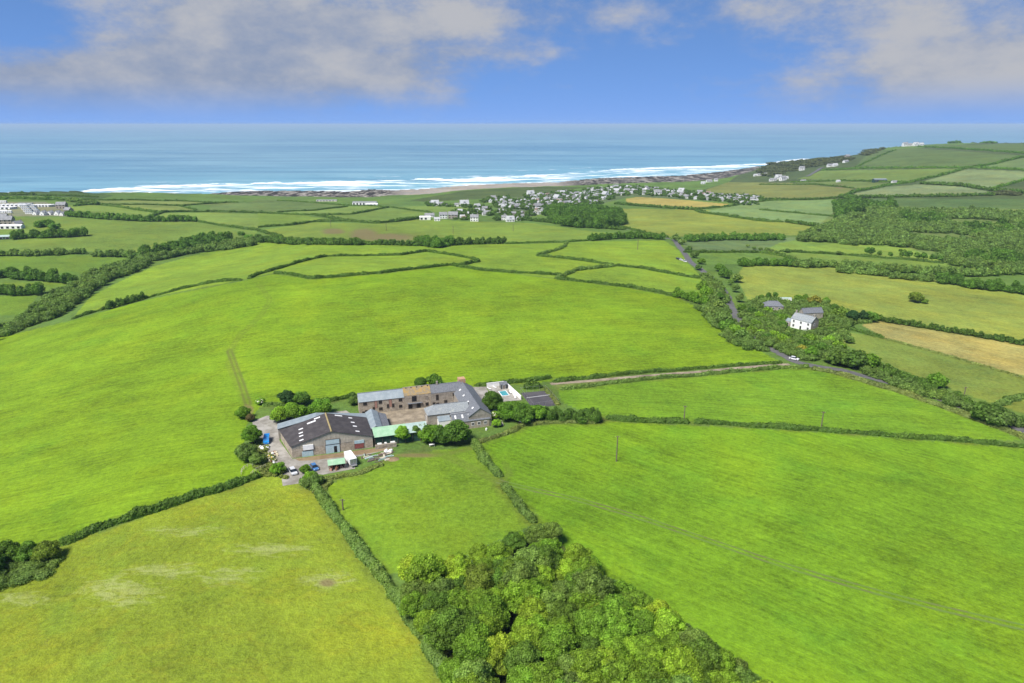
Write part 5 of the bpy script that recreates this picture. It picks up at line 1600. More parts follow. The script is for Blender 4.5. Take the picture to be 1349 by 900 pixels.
# ---- the big barn: dark sheeted roof on a slightly skewed plan, gable with three doors
def big_barn():
    root = empty('barn', at_farm(0, -1), FTH)
    tag(root, 'large barn with dark sheeted roof, white roof lights and pale blue doors', 'barn')
    e, rg_, t = 4.3, 7.9, 0.12
    FL, FR, BR, BL = (0, 0), (26.3, 0), (25.6, 16.2), (-3.6, 15.0)
    aF, aB = (13.1, 0.0), (12.0, 15.8)
    mb = MB()
    mb.poly([(*BL, -.4), (*FL, -.4), (*FL, e), (*BL, e - .5)])
    mb.poly([(*FR, -.4), (*BR, -.4), (*BR, e), (*FR, e)])
    mb.poly([(*BR, -.4), (*BL, -.4), (*BL, e - .5), (*aB, rg_ - t), (*BR, e)])
    # front gable: stone below, weathered boards above
    zs = 3.1
    mb.poly([(0, 0, -.4), (26.3, 0, -.4), (26.3, 0, zs), (0, 0, zs)])
    mb.build('wall', M['stone'], root)
    g = MB()
    g.poly([(0, 0.02, zs), (26.3, 0.02, zs), (26.3, 0.02, e), (13.1, 0.02, rg_ - t), (0, 0.02, e)])
    g.build('gable_cladding', M['boards'], root)
    o = 0.35
    def roofpts(side):
        s = -1 if side == 'L' else 1
        sl = (rg_ - e) / 13.1
        f, b = (FL, BL) if side == 'L' else (FR, BR)
        zb = e - (.5 if side == 'L' else 0)
        return [(f[0] + s * o, -o, e - sl * o + t), (b[0] + s * o, b[1] + .1, zb - sl * o + t), (aB[0], aB[1] + .1, rg_ + t), (aF[0], -o, rg_ + t)]
    R = MB()
    for s in 'LR':
        p = roofpts(s)
        R.slab(p[::-1] if s == 'L' else p, t)
    ro = R.build('roof', M['darksheet'], root)
    c = MB(); c.hexa([(aF[0] - .35, -o, rg_), (aF[0] + .35, -o, rg_), (aB[0] + .35, aB[1], rg_), (aB[0] - .35, aB[1], rg_), (aF[0] - .1, -o, rg_ + .34), (aF[0] + .1, -o, rg_ + .34), (aB[0] + .1, aB[1], rg_ + .34), (aB[0] - .1, aB[1], rg_ + .34)])
    c.build('ridge_cap', M['ridge'], ro)
    # roof lights: (side, fraction from eave to ridge, fraction along depth, length along slope, width)
    for (s, f, a, w, ln) in (('L', .66, .80, 2.6, 1.0), ('L', .80, .90, 1.8, .9), ('L', .40, .66, 1.3, .8), ('L', .36, .47, 1.25, .75), ('L', .34, .32, 1.25, .7), ('L', .30, .12, 1.3, .75),
                             ('R', .70, .92, 2.4, .8), ('R', .42, .86, 1.2, .8), ('R', .40, .62, 1.2, .8), ('R', .38, .42, 1.3, .8), ('R', .36, .16, 1.3, .8)):
        p = [Vector(q) for q in roofpts(s)]
        def S(ff, aa):
            lo = p[0].lerp(p[1], aa); hi = p[3].lerp(p[2], aa)
            return lo.lerp(hi, ff)
        df = w / 13.6; da = ln / 16
        q = [S(f - df / 2, a - da / 2), S(f - df / 2, a + da / 2), S(f + df / 2, a + da / 2), S(f + df / 2, a - da / 2)]
        n = (q[1] - q[0]).cross(q[3] - q[0]).normalized()
        n = n if n.z > 0 else -n
        k = MB(); k.hexa([v + n * 0.01 for v in q] + [v + n * 0.06 for v in q])
        k.build('roof_light', M['skylight'], ro)
    dm = (26.3, 16)
    opening(root, 'S', 10.7, 0, 4.6, 3.1, dm, 'bluepaint', 'door', 'wood', 0.08)
    opening(root, 'S', 13.4, 0.1, 1.0, 2.3, dm, 'dark', 'door_opening', None, 0.10)
    opening(root, 'S', 10.9, 3.35, 4.4, 1.7, dm, 'bluepaint', 'door_canopy', 'wood', 0.22)
    opening(root, 'S', 3.1, 0, 3.6, 1.9, dm, 'bluepaint', 'gate', None, 0.10)
    opening(root, 'S', 3.4, 1.9, 3.4, 0.5, dm, 'dark', 'door_opening', None, 0.05)
    opening(root, 'S', 3.6, 2.4, 3.3, 1.75, dm, 'whitesheet', 'shutter', None, 0.30)
    opening(root, 'S', 20.2, 0.5, 3.0, 1.7, dm, 'redpaint', 'door', 'wood', 0.08)
    opening(root, 'S', 20.2, 2.25, 3.2, 1.1, dm, 'bluepaint', 'shutter', None, 0.14)
    opening(root, 'S', 16.6, 3.2, 2.8, 1.3, dm, 'boards', 'wall_panel', None, 0.07)
    g = MB()
    for i in range(6):
        x = -3.4 + 0.01; 
    return root


big_barn()
r, ro = gabled('lean_to_barn', 'low barn with pale blue sheet roof behind the dark barn', 'barn', 30.3, 4.2, 3.9, 6.4, 'y', 'stone2', 'bluesheet_y', at_farm(-4.4, 15.4), FTH, 0.2, rpos=0.43)
r, ro = gabled('cattle_shed', 'narrow cattle shed with pale blue ridged roof beside the courtyard', 'shed', 4.2, 15.5, 3.8, 5.0, 'y', 'stone2', 'bluesheet_y', at_farm(26.2, 5.2), FTH, 0.15)
mb = MB(); mb.slab([(4.3, 0.4, 3.55), (7.2, 1.0, 2.7), (7.2, 15.0, 2.7), (4.3, 15.4, 3.55)], 0.1); mb.build('lean_roof', M['slate'], r)
for i in range(4):
    opening(r, 'E', 1.8 + i * 3.6, 0, 1.8, 2.2, (7.0, 15.5), 'dark', 'door', 'wood')


def green_shed():
    root = empty('open_shed', at_farm(26.9, -1.1), FTH)
    tag(root, 'long open shed with pale green sheet roof beside the big barn', 'shed')
    mb = MB()
    mb.box(0, 18.4, 0.5, 0.7, -.4, 3.5)
    mb.build('front_wall', M['darkgreen'], root)
    mb = MB(); mb.box(0, 18.4, 5.4, 5.6, -.4, 4.3); mb.box(18.2, 18.4, 0.7, 5.4, -.4, 3.7); mb.build('wall', M['stone2'], root)
    for i in range(8):
        p = MB(); p.box(0.1 + i * 2.58, 0.24 + i * 2.58, 0.3, 0.48, -.3, 3.5); p.build('post', M['wood'], root)
    r1 = MB(); r1.slab([(-.1, -.2, 3.75), (11.4, -.2, 3.75), (11.4, 5.9, 4.75), (-.1, 5.9, 4.75)], .08)
    r1.build('roof', M['greensheet'], root)
    r2 = MB(); r2.slab([(11.42, -.2, 3.72), (18.7, -.2, 3.72), (18.7, 5.9, 4.72), (11.42, 5.9, 4.72)], .08)
    o = r2.build('roof', M['mintsheet'], root)
    o['label'] = 'mint grey half of the shed roof'


green_shed()

# ---- long stone range on the far side of the courtyard
r, ro = gabled('stone_barn', 'long two storey stone barn with pale blue grey roof', 'barn', 17.0, 5.6, 5.2, 7.6, 'x', 'stone', 'bluesheet', at_farm(24.6, 28.1), FTH, 0.2, 'slate')
dm = (17.0, 5.6)
for (a, z, w, h, mt, nm) in ((1.6, 3.7, 1.3, 1.1, 'dark', 'window'), (7.4, 3.7, 1.1, 1.2, 'dark', 'window'), (15.0, 3.7, 1.2, 1.0, 'dark', 'window'), (5.0, 1.3, .7, 1.2, 'dark', 'window'), (7.4, 1.0, 1.2, 1.0, 'dark', 'window'),
                             (10.4, 1.6, .7, 1.4, 'dark', 'window'), (12.4, 1.6, .7, 1.4, 'dark', 'window'), (15.0, 1.1, 1.1, 1.0, 'dark', 'window'), (2.1, .6, .8, 1.0, 'dark', 'window'), (5.8, 2.0, .9, 3.0, 'pinkpaint', 'door'), (11.3, 1.9, .9, 3.1, 'pinkpaint', 'door'), (1.0, 0, 0.9, 1.2, 'dark', 'door')):
    opening(r, 'S', a, z, w, h, dm, mt, nm, 'wood')
r, ro = gabled('lichen_barn', 'stone barn with orange lichen covered roof in the courtyard range', 'barn', 10.4, 5.6, 5.5, 7.9, 'x', 'stone', 'slate_lichen', at_farm(41.65, 28.1), FTH, 0.05, 'stone2')
dm = (10.4, 5.6)
opening(r, 'S', 3.0, 2.9, 1.7, 2.2, dm, 'dark', 'loft_door', 'wood')
for a in (1.5, 3.2, 4.9):
    opening(r, 'S', a, 0.1, 1.3, 2.1, dm, 'dark' if a != 3.2 else 'boards', 'door', 'wood')
opening(r, 'S', 8.2, 0.6, 1.1, 1.2, dm, 'dark', 'window', 'wood')
opening(r, 'S', 8.4, 3.4, .8, .9, dm, 'stone2', 'window', 'wood')
for a in (1.0, 3.0, 5.2, 7.2, 9.4):
    mb = MB(); mb.box(a, a + .35, 2.35, 2.75, 7.0, 8.05); mb.build('roof_vent', M['dark'], ro)
mb = MB(); mb.box(1.2, 6.8, -0.9, 0.0, 2.35, 2.45); mb.build('door_canopy', M['slate'], r)
r, ro = gabled('slate_barn', 'stone barn with blue slate roof and chimney at the courtyard corner', 'barn', 12.4, 5.6, 5.3, 7.8, 'x', 'stone2', 'slate', at_farm(52.1, 28.1), FTH, 0.08, 'slate')
chimney(ro, 3.0, 2.8, 7.0, 8.9, 0.6)
dm = (12.4, 5.6)
for (a, z, w, h) in ((2.0, 2.4, .9, 2.2), (2.0, .3, 1.0, .9), (8.6, 3.4, 1.2, 1.2), (9.0, 1.9, 1.0, 1.0), (5.2, 0.4, 1.1, 1.5), (0.6, .5, .9, 1.0)):
    opening(r, 'S', a, z, w, h, dm, 'dark', 'window', 'wood')
r, ro = gabled('slate_wing', 'long slate roofed wing running down the east side of the courtyard', 'house', 8.4, 28.6, 4.6, 7.4, 'y', 'stone2', 'slate', at_farm(61.2, 4.0), FTH, 0.2, 'slate')
dm = (8.4, 28.6)
for a in (3.0, 8, 13, 18, 23):
    opening(r, 'E', a, 1.0, 1.1, 1.3, dm, 'dark', 'window', 'white')
for (y, f) in ((3.0, .55), (9.5, .5), (16, .5), (22, .5)):
    z = 4.6 + 2.8 * f + .16; x = 4.2 * f
    k = MB(); k.slab([(x - .35, y + .9, z - .20 + .02), (x - .35, y, z - .20 + .02), (x + .35, y, z + .27 + .02), (x + .35, y + .9, z + .27 + .02)][::-1], .05); k.build('roof_light', M['skylight'], ro)
mb = MB(); mb.box(2.9, 5.6, 27.6, 30.4, -0.3, 8.6); mb.build('brick_stack', M['brick'], r)
r, ro = gabled('courtyard_house', 'slate roofed house with hipped end standing inside the courtyard', 'house', 15.5, 6.6, 4.7, 7.0, 'x', 'stone2', 'slate_pale', at_farm(47.2, 9.4), FTH, 0.2, 'slate', hip=(True, False))
dm = (15.5, 6.6)
for (f, a, z, w, h) in (('S', 9.6, 2.6, .8, 1.2), ('S', 11.5, 2.6, .9, 1.3), ('S', 13.2, 2.6, .8, 1.2), ('W', 2.4, 1.0, 1.0, 2.2), ('N', 3, 2.8, 1, 1.2), ('N', 7, 2.8, 1, 1.2), ('N', 11, 2.8, 1, 1.2)):
    opening(r, f, a, z, w, h, dm, 'dark', 'window', 'white')
mb = MB(); mb.box(8.3, 15.4, -.06, -0.005, 0, 4.55); mb.build('white_render', M['white'], r)
mb = MB(); mb.slab([(3.4, -2.9, 3.0), (8.0, -2.9, 3.0), (8.0, -.02, 3.9), (3.4, -.02, 3.9)], .08); mb.build('lean_roof', M['bluesheet'], r)
mb = MB(); mb.box(3.5, 7.9, -2.8, -.02, -.3, 2.9); mb.build('lean_wall', M['white'], r)
r, ro = gabled('slate_cottage', 'low slate roofed cottage range facing the garden lawn', 'house', 13.6, 5.2, 3.1, 5.2, 'x', 'stone', 'slate', at_farm(55.2, 3.7), FTH, 0.2, 'slate')
dm = (13.6, 5.2)
for a in (6.9, 9.2, 11.6):
    opening(r, 'S', a, 1.2, .9, 1.0, dm, 'dark', 'window', 'white')
opening(r, 'S', 3.2, 0, 1.0, 2.1, dm, 'dark', 'door', 'white'); opening(r, 'S', 1.0, 1.0, 1.0, 1.0, dm, 'dark', 'window', 'white')
for x in (1.0, 3.6, 6.0):
    k = MB(); k.slab([(x, 1.0, 3.1 + .83 + .17), (x + .6, 1.0, 3.1 + .83 + .17), (x + .6, 2.1, 3.1 + 1.72 + .17), (x, 2.1, 3.1 + 1.72 + .17)], .05); k.build('roof_light', M['skylight'], ro)


# ---- walls, pool, court
def box_thing(name, label, cat, boxes, mat, loc, rz=FTH, group=None):
    root = MB()
    for b in boxes:
        root.box(*b)
    o = root.build(name, M[mat])
    o.location = loc; o.rotation_euler = (0, 0, rz)
    return tag(o, label, cat, group)


def rubble_wall(label, u0, v0, L, h, w=0.5):
    """dry stone wall with uneven courses of separate blocks"""
    rr = random.Random(int(L * 10))
    mb = MB()
    z = -0.2
    while z < h:
        x = 0.0
        dz = rr.uniform(.28, .4)
        while x < L:
            dx = rr.uniform(.45, .9)
            e = rr.uniform(-.05, .05)
            mb.box(x + .01, min(L, x + dx) - .01, e, w + e, z, min(h + rr.uniform(-.05, .05), z + dz) - .01)
            x += dx
        z += dz
    o = mb.build('stone_wall', M['stone'])
    o.location = at_farm(u0, v0); o.rotation_euler = (0, 0, FTH)
    tag(o, label, 'wall')


rubble_wall('low stone wall with white sacks in front of the green roofed shed', 26.8, -3.0, 7.2, 1.6)
for (u, v, s) in ((27.6, -2.7, 1.5), (32.0, -2.7, 1.6), (30.0, -2.7, .8)):
    box_thing('sack', 'white sack lying on the low stone wall', 'sack', [(0, s, 0, .5, 0, .35), (.1, s - .15, .05, .45, .35, .45)], 'pvc', (*farm(u, v), FZ + 1.58), FTH, 'white sacks on the low stone wall')
box_thing('pool_wall', 'white wall at the far end of the swimming pool terrace', 'wall', [(0, 7.6, 0, .3, -.3, 1.7), (-.1, 7.7, -.06, .36, 1.7, 1.8)], 'white', at_farm(78.2, 41.2))
box_thing('pool_wall', 'white wall between the swimming pool and the tennis court', 'wall', [(0, .3, 0, 17.2, -.3, 1.6), (-.06, .36, -.1, 17.3, 1.6, 1.7)], 'white', at_farm(87.4, 24.0), FTH + math.radians(4.5))
pr = empty('swimming_pool', at_farm(81.6, 30.0), FTH)
pr.scale = (.72, .62, 1)
tag(pr, 'turquoise swimming pool on the white walled terrace', 'pool')
mb = MB()
for b in ((-.35, 0, -.35, 8.35, -.3, .16), (3.9, 4.25, -.35, 8.35, -.3, .16), (0, 3.9, -.35, 0, -.3, .16), (0, 3.9, 8, 8.35, -.3, .16)):
    mb.box(*b)
mb.build('pool_rim', M['pvc'], pr)
mb = MB(); mb.box(0, 3.9, 0, 8, -.3, .10); mb.build('water', M['poolwater'], pr)
# loungers and tables on the terrace
def lounger(u, v, a, label, mat='pvc'):
    root = empty('sun_lounger', (*farm(u, v), FZ + .06), FTH + a)
    tag(root, label, 'lounger', 'sun loungers on the pool terrace')
    mb = MB(); mb.box(0, .65, 0, 1.3, .28, .38); mb.build('seat', M[mat], root)
    mb = MB(); mb.hexa([(0, 1.3, .28), (.65, 1.3, .28), (.65, 1.9, .75), (0, 1.9, .75), (0, 1.3, .38), (.65, 1.3, .38), (.65, 1.9, .85), (0, 1.9, .85)]); mb.build('backrest', M[mat], root)
    for x, y in ((.03, .1), (.57, .1), (.03, 1.2), (.57, 1.2)):
        mb = MB(); mb.box(x, x + .05, y, y + .05, 0, .28); mb.build('leg', M['steel'], root)
for (u, v, a) in ((85.4, 25.5, -.2), (85.9, 28.2, 0), (85.6, 31.0, .1), (79.0, 38.0, .8), (81.4, 38.6, .6)):
    lounger(u, v, a, 'white sun lounger beside the swimming pool')
r, ro = gabled('pool_hut', 'small dark hut beside the swimming pool', 'hut', 2.6, 2.4, 2.0, 2.8, 'x', 'cardark', 'slate', at_farm(83.2, 37.2), FTH, .15)
opening(r, 'S', .8, 0, .9, 1.8, (2.6, 2.4), 'wood', 'door', 'white')
# tennis net
nr = empty('tennis_net', at_farm(89.6, 23.4), FTH)
tag(nr, 'pale net stretched across the dark tennis court', 'net')
mb = MB(); mb.tube((0, 0, 0), (0, 0, 1.05), .05); mb.build('post', M['steel'], nr)
mb = MB(); mb.tube((10.0, .2, 0), (10.0, .2, 1.05), .05); mb.build('post', M['steel'], nr)
mb = MB(); mb.hexa([(0, -.02, .72), (10, .18, .72), (10, .22, .72), (0, .02, .72), (0, -.03, .95), (10, .17, .95), (10, .23, .95), (0, .03, .95)]); mb.build('net_band', M['pvc'], nr)
fr = empty('court_fence', at_farm(89.2, 13.8), FTH)
tag(fr, 'wire fence posts round the tennis court', 'fence')
cor = [(0, 0), (10.6, .8), (11, 16.2), (.4, 17.2)]
for i in range(4):
    a, b = Vector((*cor[i], 0)), Vector((*cor[(i + 1) % 4], 0))
    n = int((b - a).length / 2.6)
    for k in range(n):
        p = a.lerp(b, k / n)
        mb = MB(); mb.tube(p, p + Vector((0, 0, 2.4)), .035, k=5); mb.build('post', M['steel'], fr)
    mb = MB(); mb.tube(a + Vector((0, 0, 2.38)), b + Vector((0, 0, 2.38)), .025, k=5, caps=False); mb.build('rail', M['steel'], fr)


# ------------------------------------------------------------------ vehicles
def car_mesh_parts(L=4.3, W=1.75, H=1.45, kind='hatch'):
    """body (lofted side profile), glasshouse and wheels of a car centred on the origin, front towards -Y"""
    hw = W / 2
    if kind == 'van':
        low = [(-L / 2, .45), (-L / 2, .95), (-L / 2 + .55, 1.15), (-L / 2 + 1.25, H), (L / 2 - .1, H), (L / 2, H - .2), (L / 2, .4)]
        cab = [(-L / 2 + .62, 1.17), (-L / 2 + 1.27, H - .12), (-L / 2 + 2.0, H - .12), (-L / 2 + 2.0, 1.17)]
    else:
        sh = .88
        low = [(-L / 2, .42), (-L / 2 + .05, .72), (-L / 2 + 1.0, sh), (L / 2 - .5, sh + .05), (L / 2, sh - .02), (L / 2, .42)]
        cab = [(-L / 2 + 1.0, sh), (-L / 2 + 1.65, H), (L / 2 - .75, H - .02), (L / 2 - .15, sh + .04)]
    b = MB()
    def loft(mb, prof, w0, w1, m=0):
        n = len(prof)
        z0 = min(p[1] for p in prof); z1 = max(p[1] for p in prof)
        f = lambda z: w0 + (w1 - w0) * (z - z0) / (z1 - z0 + 1e-6)
        i0 = len(mb.v)
        mb.v += [(-f(z), y, z) for y, z in prof] + [(f(z), y, z) for y, z in prof]
        mb.f.append(tuple(i0 + i for i in range(n))); mb.m.append(m)
        mb.f.append(tuple(i0 + n + i for i in range(n))[::-1]); mb.m.append(m)
        for i in range(n):
            j = (i + 1) % n
            mb.f.append((i0 + i, i0 + n + i, i0 + n + j, i0 + j)); mb.m.append(m)
    loft(b, [(y, z - (.14 if z < .46 else 0)) for y, z in low], hw, hw * (.9 if kind == 'van' else .98))
    g = MB(); loft(g, cab, hw * (1.005 if kind == 'van' else .95), hw * (.93 if kind == 'van' else .78))
    rf = MB()
    if kind != 'van':
        rf.box(-hw * .76, hw * .76, -L / 2 + 1.7, L / 2 - .8, H - .03, H + .035)
    wh = MB(); wh.tube((-.11, 0, 0), (.11, 0, 0), .32, k=14)
    hub = MB(); hub.tube((-.125, 0, 0), (.125, 0, 0), .18, k=10)
    return b, g, rf, wh, hub


def car(label, loc, rz, paint, kind='hatch', L=4.3, W=1.75, H=1.45, group=None):
    name = {'hatch': 'parked_car', 'van': 'parked_van', 'pickup': 'pickup_truck'}[kind]
    root = empty(name, loc, rz)
    tag(root, label, 'van' if kind == 'van' else 'car', group)
    b, g, rf, wh, hub = car_mesh_parts(L, W, H, kind)
    b.build('body', M[paint], root)
    g.build('glasshouse', M['glass'], root)
    if rf.v:
        rf.build('roof_panel', M[paint], root)
    wm, hm = wh.mesh('wheel', M['tyre']), hub.mesh('rim', M['steel'])
    for x in (-W / 2 + .1, W / 2 - .1):
        for y in (-L / 2 + .78, L / 2 - .8):
            w = link(bpy.data.objects.new('wheel', wm), root); w.location = (x, y, .32)
            link(bpy.data.objects.new('rim', hm), w)
    for s in (-1, 1):
        mb = MB(); mb.box(s * W * .36 - .16, s * W * .36 + .16, -L / 2 - .03, -L / 2 + .1, .62, .74); mb.build('headlight', M['pvc'], root)
        mb = MB(); mb.box(s * W * .40 - .12, s * W * .40 + .12, L / 2 - .08, L / 2 + .03, .66, .82); mb.build('tail_light', M['redpaint'], root)
    if kind == 'pickup':
        mb = MB(); mb.box(-W / 2 + .15, W / 2 - .15, L / 2 - 1.6, L / 2 - .15, .90, .96); mb.build('load_bed', M['cardark'], root)
    return root


g = gpix([(386, 623)])[0]
car('silver car with dark roof and windows parked at the foot of the farm drive', (g[0], g[1], g[2] + .04), math.radians(32), 'carsilver', 'hatch', 4.5, 1.85, 1.5)
car('blue car parked in the yard beside the green roofed lean-to', at_farm(6.6, -10.6), math.radians(34), 'carblue', 'hatch', 4.2, 1.75, 1.5)
car('bright blue van parked under the large tree by the drive', at_farm(-8.4, 14.6), math.radians(14), 'vanblue', 'van', 4.9, 2.0, 2.1)
for px, py, mt, lab in ((897, 343, 'carwhite', 'white car parked beside the road bend'), (902, 345, 'carwhite', 'second white vehicle parked beside the road bend'), (893, 342, 'cardark', 'dark car parked beside the road bend')):
    g = gpix([(px, py)])[0]
    car(lab, (g[0], g[1], g[2] + .05), math.radians(15), mt)
g = gpix([(1046, 474)])[0]
car('white car driving along the lane past the white house', (g[0], g[1], g[2] + .1), math.radians(50), 'carwhite')


# trailer, lean-to shed, junk of the yard
tr = empty('trailer', at_farm(17.6, -13.2), FTH + math.radians(12))
tag(tr, 'long white box trailer standing in the farm yard', 'trailer')
mb = MB(); mb.box(0, 2.3, 0, 6.4, .75, 2.7); mb.build('body', M['whitesheet'], tr)
mb = MB(); mb.box(-.05, 2.35, -.05, 6.45, 2.7, 2.8); mb.build('roof', M['whitesheet'], tr)
mb = MB(); mb.box(.2, 2.1, -.9, 6.3, .6, .74); mb.build('chassis', M['steel'], tr)
mb = MB(); mb.box(.15, 1.1, -.04, 0, .8, 2.6); mb.build('door', M['steel'], tr)
mb = MB(); mb.box(1.2, 2.15, -.04, 0, .8, 2.6); mb.build('door', M['steel'], tr)
wm = MB().tube((-.12, 0, 0), (.12, 0, 0), .36, k=12).mesh('wheel', M['tyre'])
for x in (.1, 2.2):
    for y in (2.6, 3.5):
        w = link(bpy.data.objects.new('wheel', wm), tr); w.location = (x, y, .36)
sh = empty('lean_to_shed', at_farm(10.9, -13.6), FTH)
tag(sh, 'small open shed with bright green sheet roof crammed with scrap', 'shed')
for x in (.1, 2.6, 5.0):
    for y in (.1, 2.2):
        mb = MB(); mb.box(x, x + .12, y, y + .12, -.2, 2.0 + y * .18); mb.build('post', M['wood'], sh)
mb = MB(); mb.slab([(-.1, -.3, 2.05), (5.3, -.3, 2.05), (5.3, 2.7, 2.6), (-.1, 2.7, 2.6)], .07); mb.build('roof', M['greensheet'], sh)
mb = MB(); mb.box(.15, 5.05, 2.25, 2.32, -.2, 2.35); mb.build('back_wall', M['rust'], sh)


def junk(name, label, cat, u, v, s, mat, group, seed, z=0.0):
    """an irregular, faceted lump of scrap: bent box with knocked corners"""
    rr = random.Random(seed)
    a, b, c = s
    P = [(x + rr.uniform(-.14, .14) * a, y + rr.uniform(-.14, .14) * b, zz + (rr.uniform(-.2, .1) * c if zz > 0 else -.05)) for zz in (0, c) for x, y in ((0, 0), (a, 0), (a, b), (0, b))]
    mb = MB(); mb.hexa(P)
    k = rr.uniform(.3, .6)
    mb.hexa([(a * .2, b * .2, c * .8), (a * .8, b * .25, c * .8), (a * .75, b * .8, c * .8), (a * .25, b * .75, c * .8), (a * .3, b * .3, c * (1 + k)), (a * .65, b * .3, c * (1 + k * .8)), (a * .6, b * .7, c * (1 + k)), (a * .3, b * .6, c * (1 + k * .7))])
    o = mb.build(name, M[mat])
    o.location = (*farm(u, v), FZ + z + .04); o.rotation_euler = (0, 0, rr.uniform(0, 3))
    return tag(o, label, cat, group)


rr = random.Random(11)
for i in range(46):
    u = -7.2 + rr.gauss(0, 1.7); v = 1.8 + rr.gauss(0, 2.2)
    mt = rr.choice(['creamjunk', 'creamjunk', 'yellow', 'pvc', 'rust', 'timber', 'creamjunk', 'steel'])
    if u > -5.0: u = -5.2 - rr.random()
    junk('scrap_piece', {'creamjunk': 'cream', 'yellow': 'yellow', 'pvc': 'white', 'rust': 'rusty', 'timber': 'wooden', 'steel': 'grey metal'}[mt] + ' piece in the scrap heap beside the drive', 'scrap', u, v, (rr.uniform(.5, 1.5), rr.uniform(.4, 1.1), rr.uniform(.3, .8)), mt, mt + ' pieces in the scrap heap', i)
for i in range(16):
    mt = rr.choice(['rust', 'steel', 'redpaint', 'wood', 'pinkpaint'])
    junk('machine_part', {'rust': 'rusty', 'steel': 'grey metal', 'redpaint': 'dull red', 'wood': 'wooden', 'pinkpaint': 'pinkish'}[mt] + ' scrap under and beside the green roofed shed', 'scrap', 11.2 + rr.uniform(0, 5.0), -14.2 + rr.uniform(0, 2.6), (rr.uniform(.5, 1.1), rr.uniform(.4, .8), rr.uniform(.4, 1.0)), mt, mt + ' scrap at the green roofed shed', 200 + i)
for i in range(34):
    u, v = 22 + rr.uniform(0, 8.5), -12.6 + rr.uniform(0, 6.0)
    mt = rr.choice(['timber', 'wood', 'steel', 'wood', 'timber', 'mintsheet', 'wood', 'rust'])
    mb = MB(); L_, w_ = rr.uniform(1.0, 3.6), rr.uniform(.2, .9)
    mb.box(0, L_, 0, w_, 0, .12); mb.box(.2, L_ * .8, .05, w_ * .8, .12, .2 + rr.random() * .3)
    o = mb.build('stacked_boards', M[mt]); o.location = (*farm(u, v), FZ + .03); o.rotation_euler = (0, 0, FTH + rr.choice([0.1, .2, -.1, 1.6, .3]))
    tag(o, {'timber': 'bleached timber', 'pvc': 'white plastic', 'steel': 'grey metal', 'creamjunk': 'cream panel', 'mintsheet': 'mint sheet', 'wood': 'dark timber', 'rust': 'rusty iron'}[mt] + ' lengths lying in the yard right of the trailer', 'timber', mt + ' lengths in the yard')
for (u, v) in ((29.6, -6.2), (30.4, -6.6), (31.2, -6.0), (30.2, -5.6), (31.8, -6.3)):
    junk('white_bag', 'white bag in the heap below the low stone wall', 'bag', u, v, (1.1, .8, .5), 'pvc', 'white bags below the low stone wall', int(u * 10))
for (u, v) in ((-10.2, 7.6), (-9.2, 8.2), (-10.8, 8.8)):
    junk('white_sheet', 'crumpled white sheeting beside the blue van', 'sheet', u, v, (1.6, 1.2, .7), 'pvc', 'white sheeting by the van', int(v * 10))
# ring of burnt earth
mb = MB(); n = 18
ring = [(math.cos(6.283 * i / n) * 2.2 * (1 + .08 * math.sin(i * 5)), math.sin(6.283 * i / n) * 1.8 * (1 + .08 * math.cos(i * 3))) for i in range(n)]
mb.v = [(x, y, 0) for x, y in ring] + [(x * .55, y * .55, .38) for x, y in ring] + [(0, 0, .5)]
for i in range(n):
    j = (i + 1) % n
    mb.f += [(i, j, n + j, n + i), (n + i, n + j, 2 * n)]; mb.m += [0, 0]
o = mb.build('soil_mound', M['earth']); g = gpix([(518, 605)])[0]; o.location = (g[0], g[1], g[2] - .05)
tag(o, 'low round mound of reddish soil on the paddock edge', 'mound')
# garden things
def garden_table(px, py, label):
    g = gpix([(px, py)])[0]
    root = empty('garden_table', g, FTH); tag(root, label, 'table')
    mb = MB(); mb.box(-.9, .9, -.5, .5, .72, .78); mb.build('table_top', M['pvc'], root)
    for x in (-.8, .74):
        for y in (-.42, .36):
            mb = MB(); mb.box(x, x + .06, y, y + .06, 0, .72); mb.build('leg', M['pvc'], root)
r, ro = gabled('play_hut', 'small white garden hut on the lawn beside the bushes', 'hut', 2.2, 1.8, 1.5, 2.2, 'x', 'wood', 'whitesheet', gpix([(685, 560)])[0], FTH)
opening(r, 'S', .7, 0, .8, 1.3, (2.2, 1.8), 'dark', 'door', 'white')
garden_table(569, 588, 'white garden table below the big dark bush')
g = gpix([(642, 567)])[0]
junk('garden_urn', 'white urn on the lawn before the slate cottage', 'urn', 0, 0, (.5, .5, .8), 'pvc', None, 77).location = g


# ------------------------------------------------------------------ poles and fences
def pole(px, py, h, label, d_arm=0.0, group=None):
    g = gpix([(px, py)])[0]
    root = empty('utility_pole', g, d_arm)
    tag(root, label, 'pole', group)
    far = math.hypot(g[0], g[1]) > 400
    mb = MB(); mb.tube((0, 0, -.5), (0, 0, h), .22 if not far else .28, .16 if not far else .22, 8); mb.build('pole_shaft', M['wood'], root)
    mb = MB(); mb.box(-.75, .75, -.07, .07, h - .45, h - .30); mb.build('cross_arm', M['wood'], root)
    for x in (-.65, 0, .65):
        mb = MB(); mb.tube((x, 0, h - .3), (x, 0, h - .12), .05, .04, 6); mb.build('insulator', M['steel'], root)


pole(812, 608, 9.2, 'tall utility pole standing alone in the big right pasture')
pole(901, 554, 6.0, 'utility pole behind the clipped hedge nearest the farm')
pole(1082, 562, 6.0, 'utility pole at the middle of the long clipped hedge')
pole(1269, 526, 5.5, 'utility pole in the rough pasture beyond the lane')
for px, py in ((597, 308), (509, 304), (676, 305), (436, 299), (840, 329)):
    pole(px, py, 9, 'distant utility pole in the pasture before the village', 0, 'distant poles before the village')
pole(452, 672, 3.6, 'short wooden post in the paddock beside the hedge')


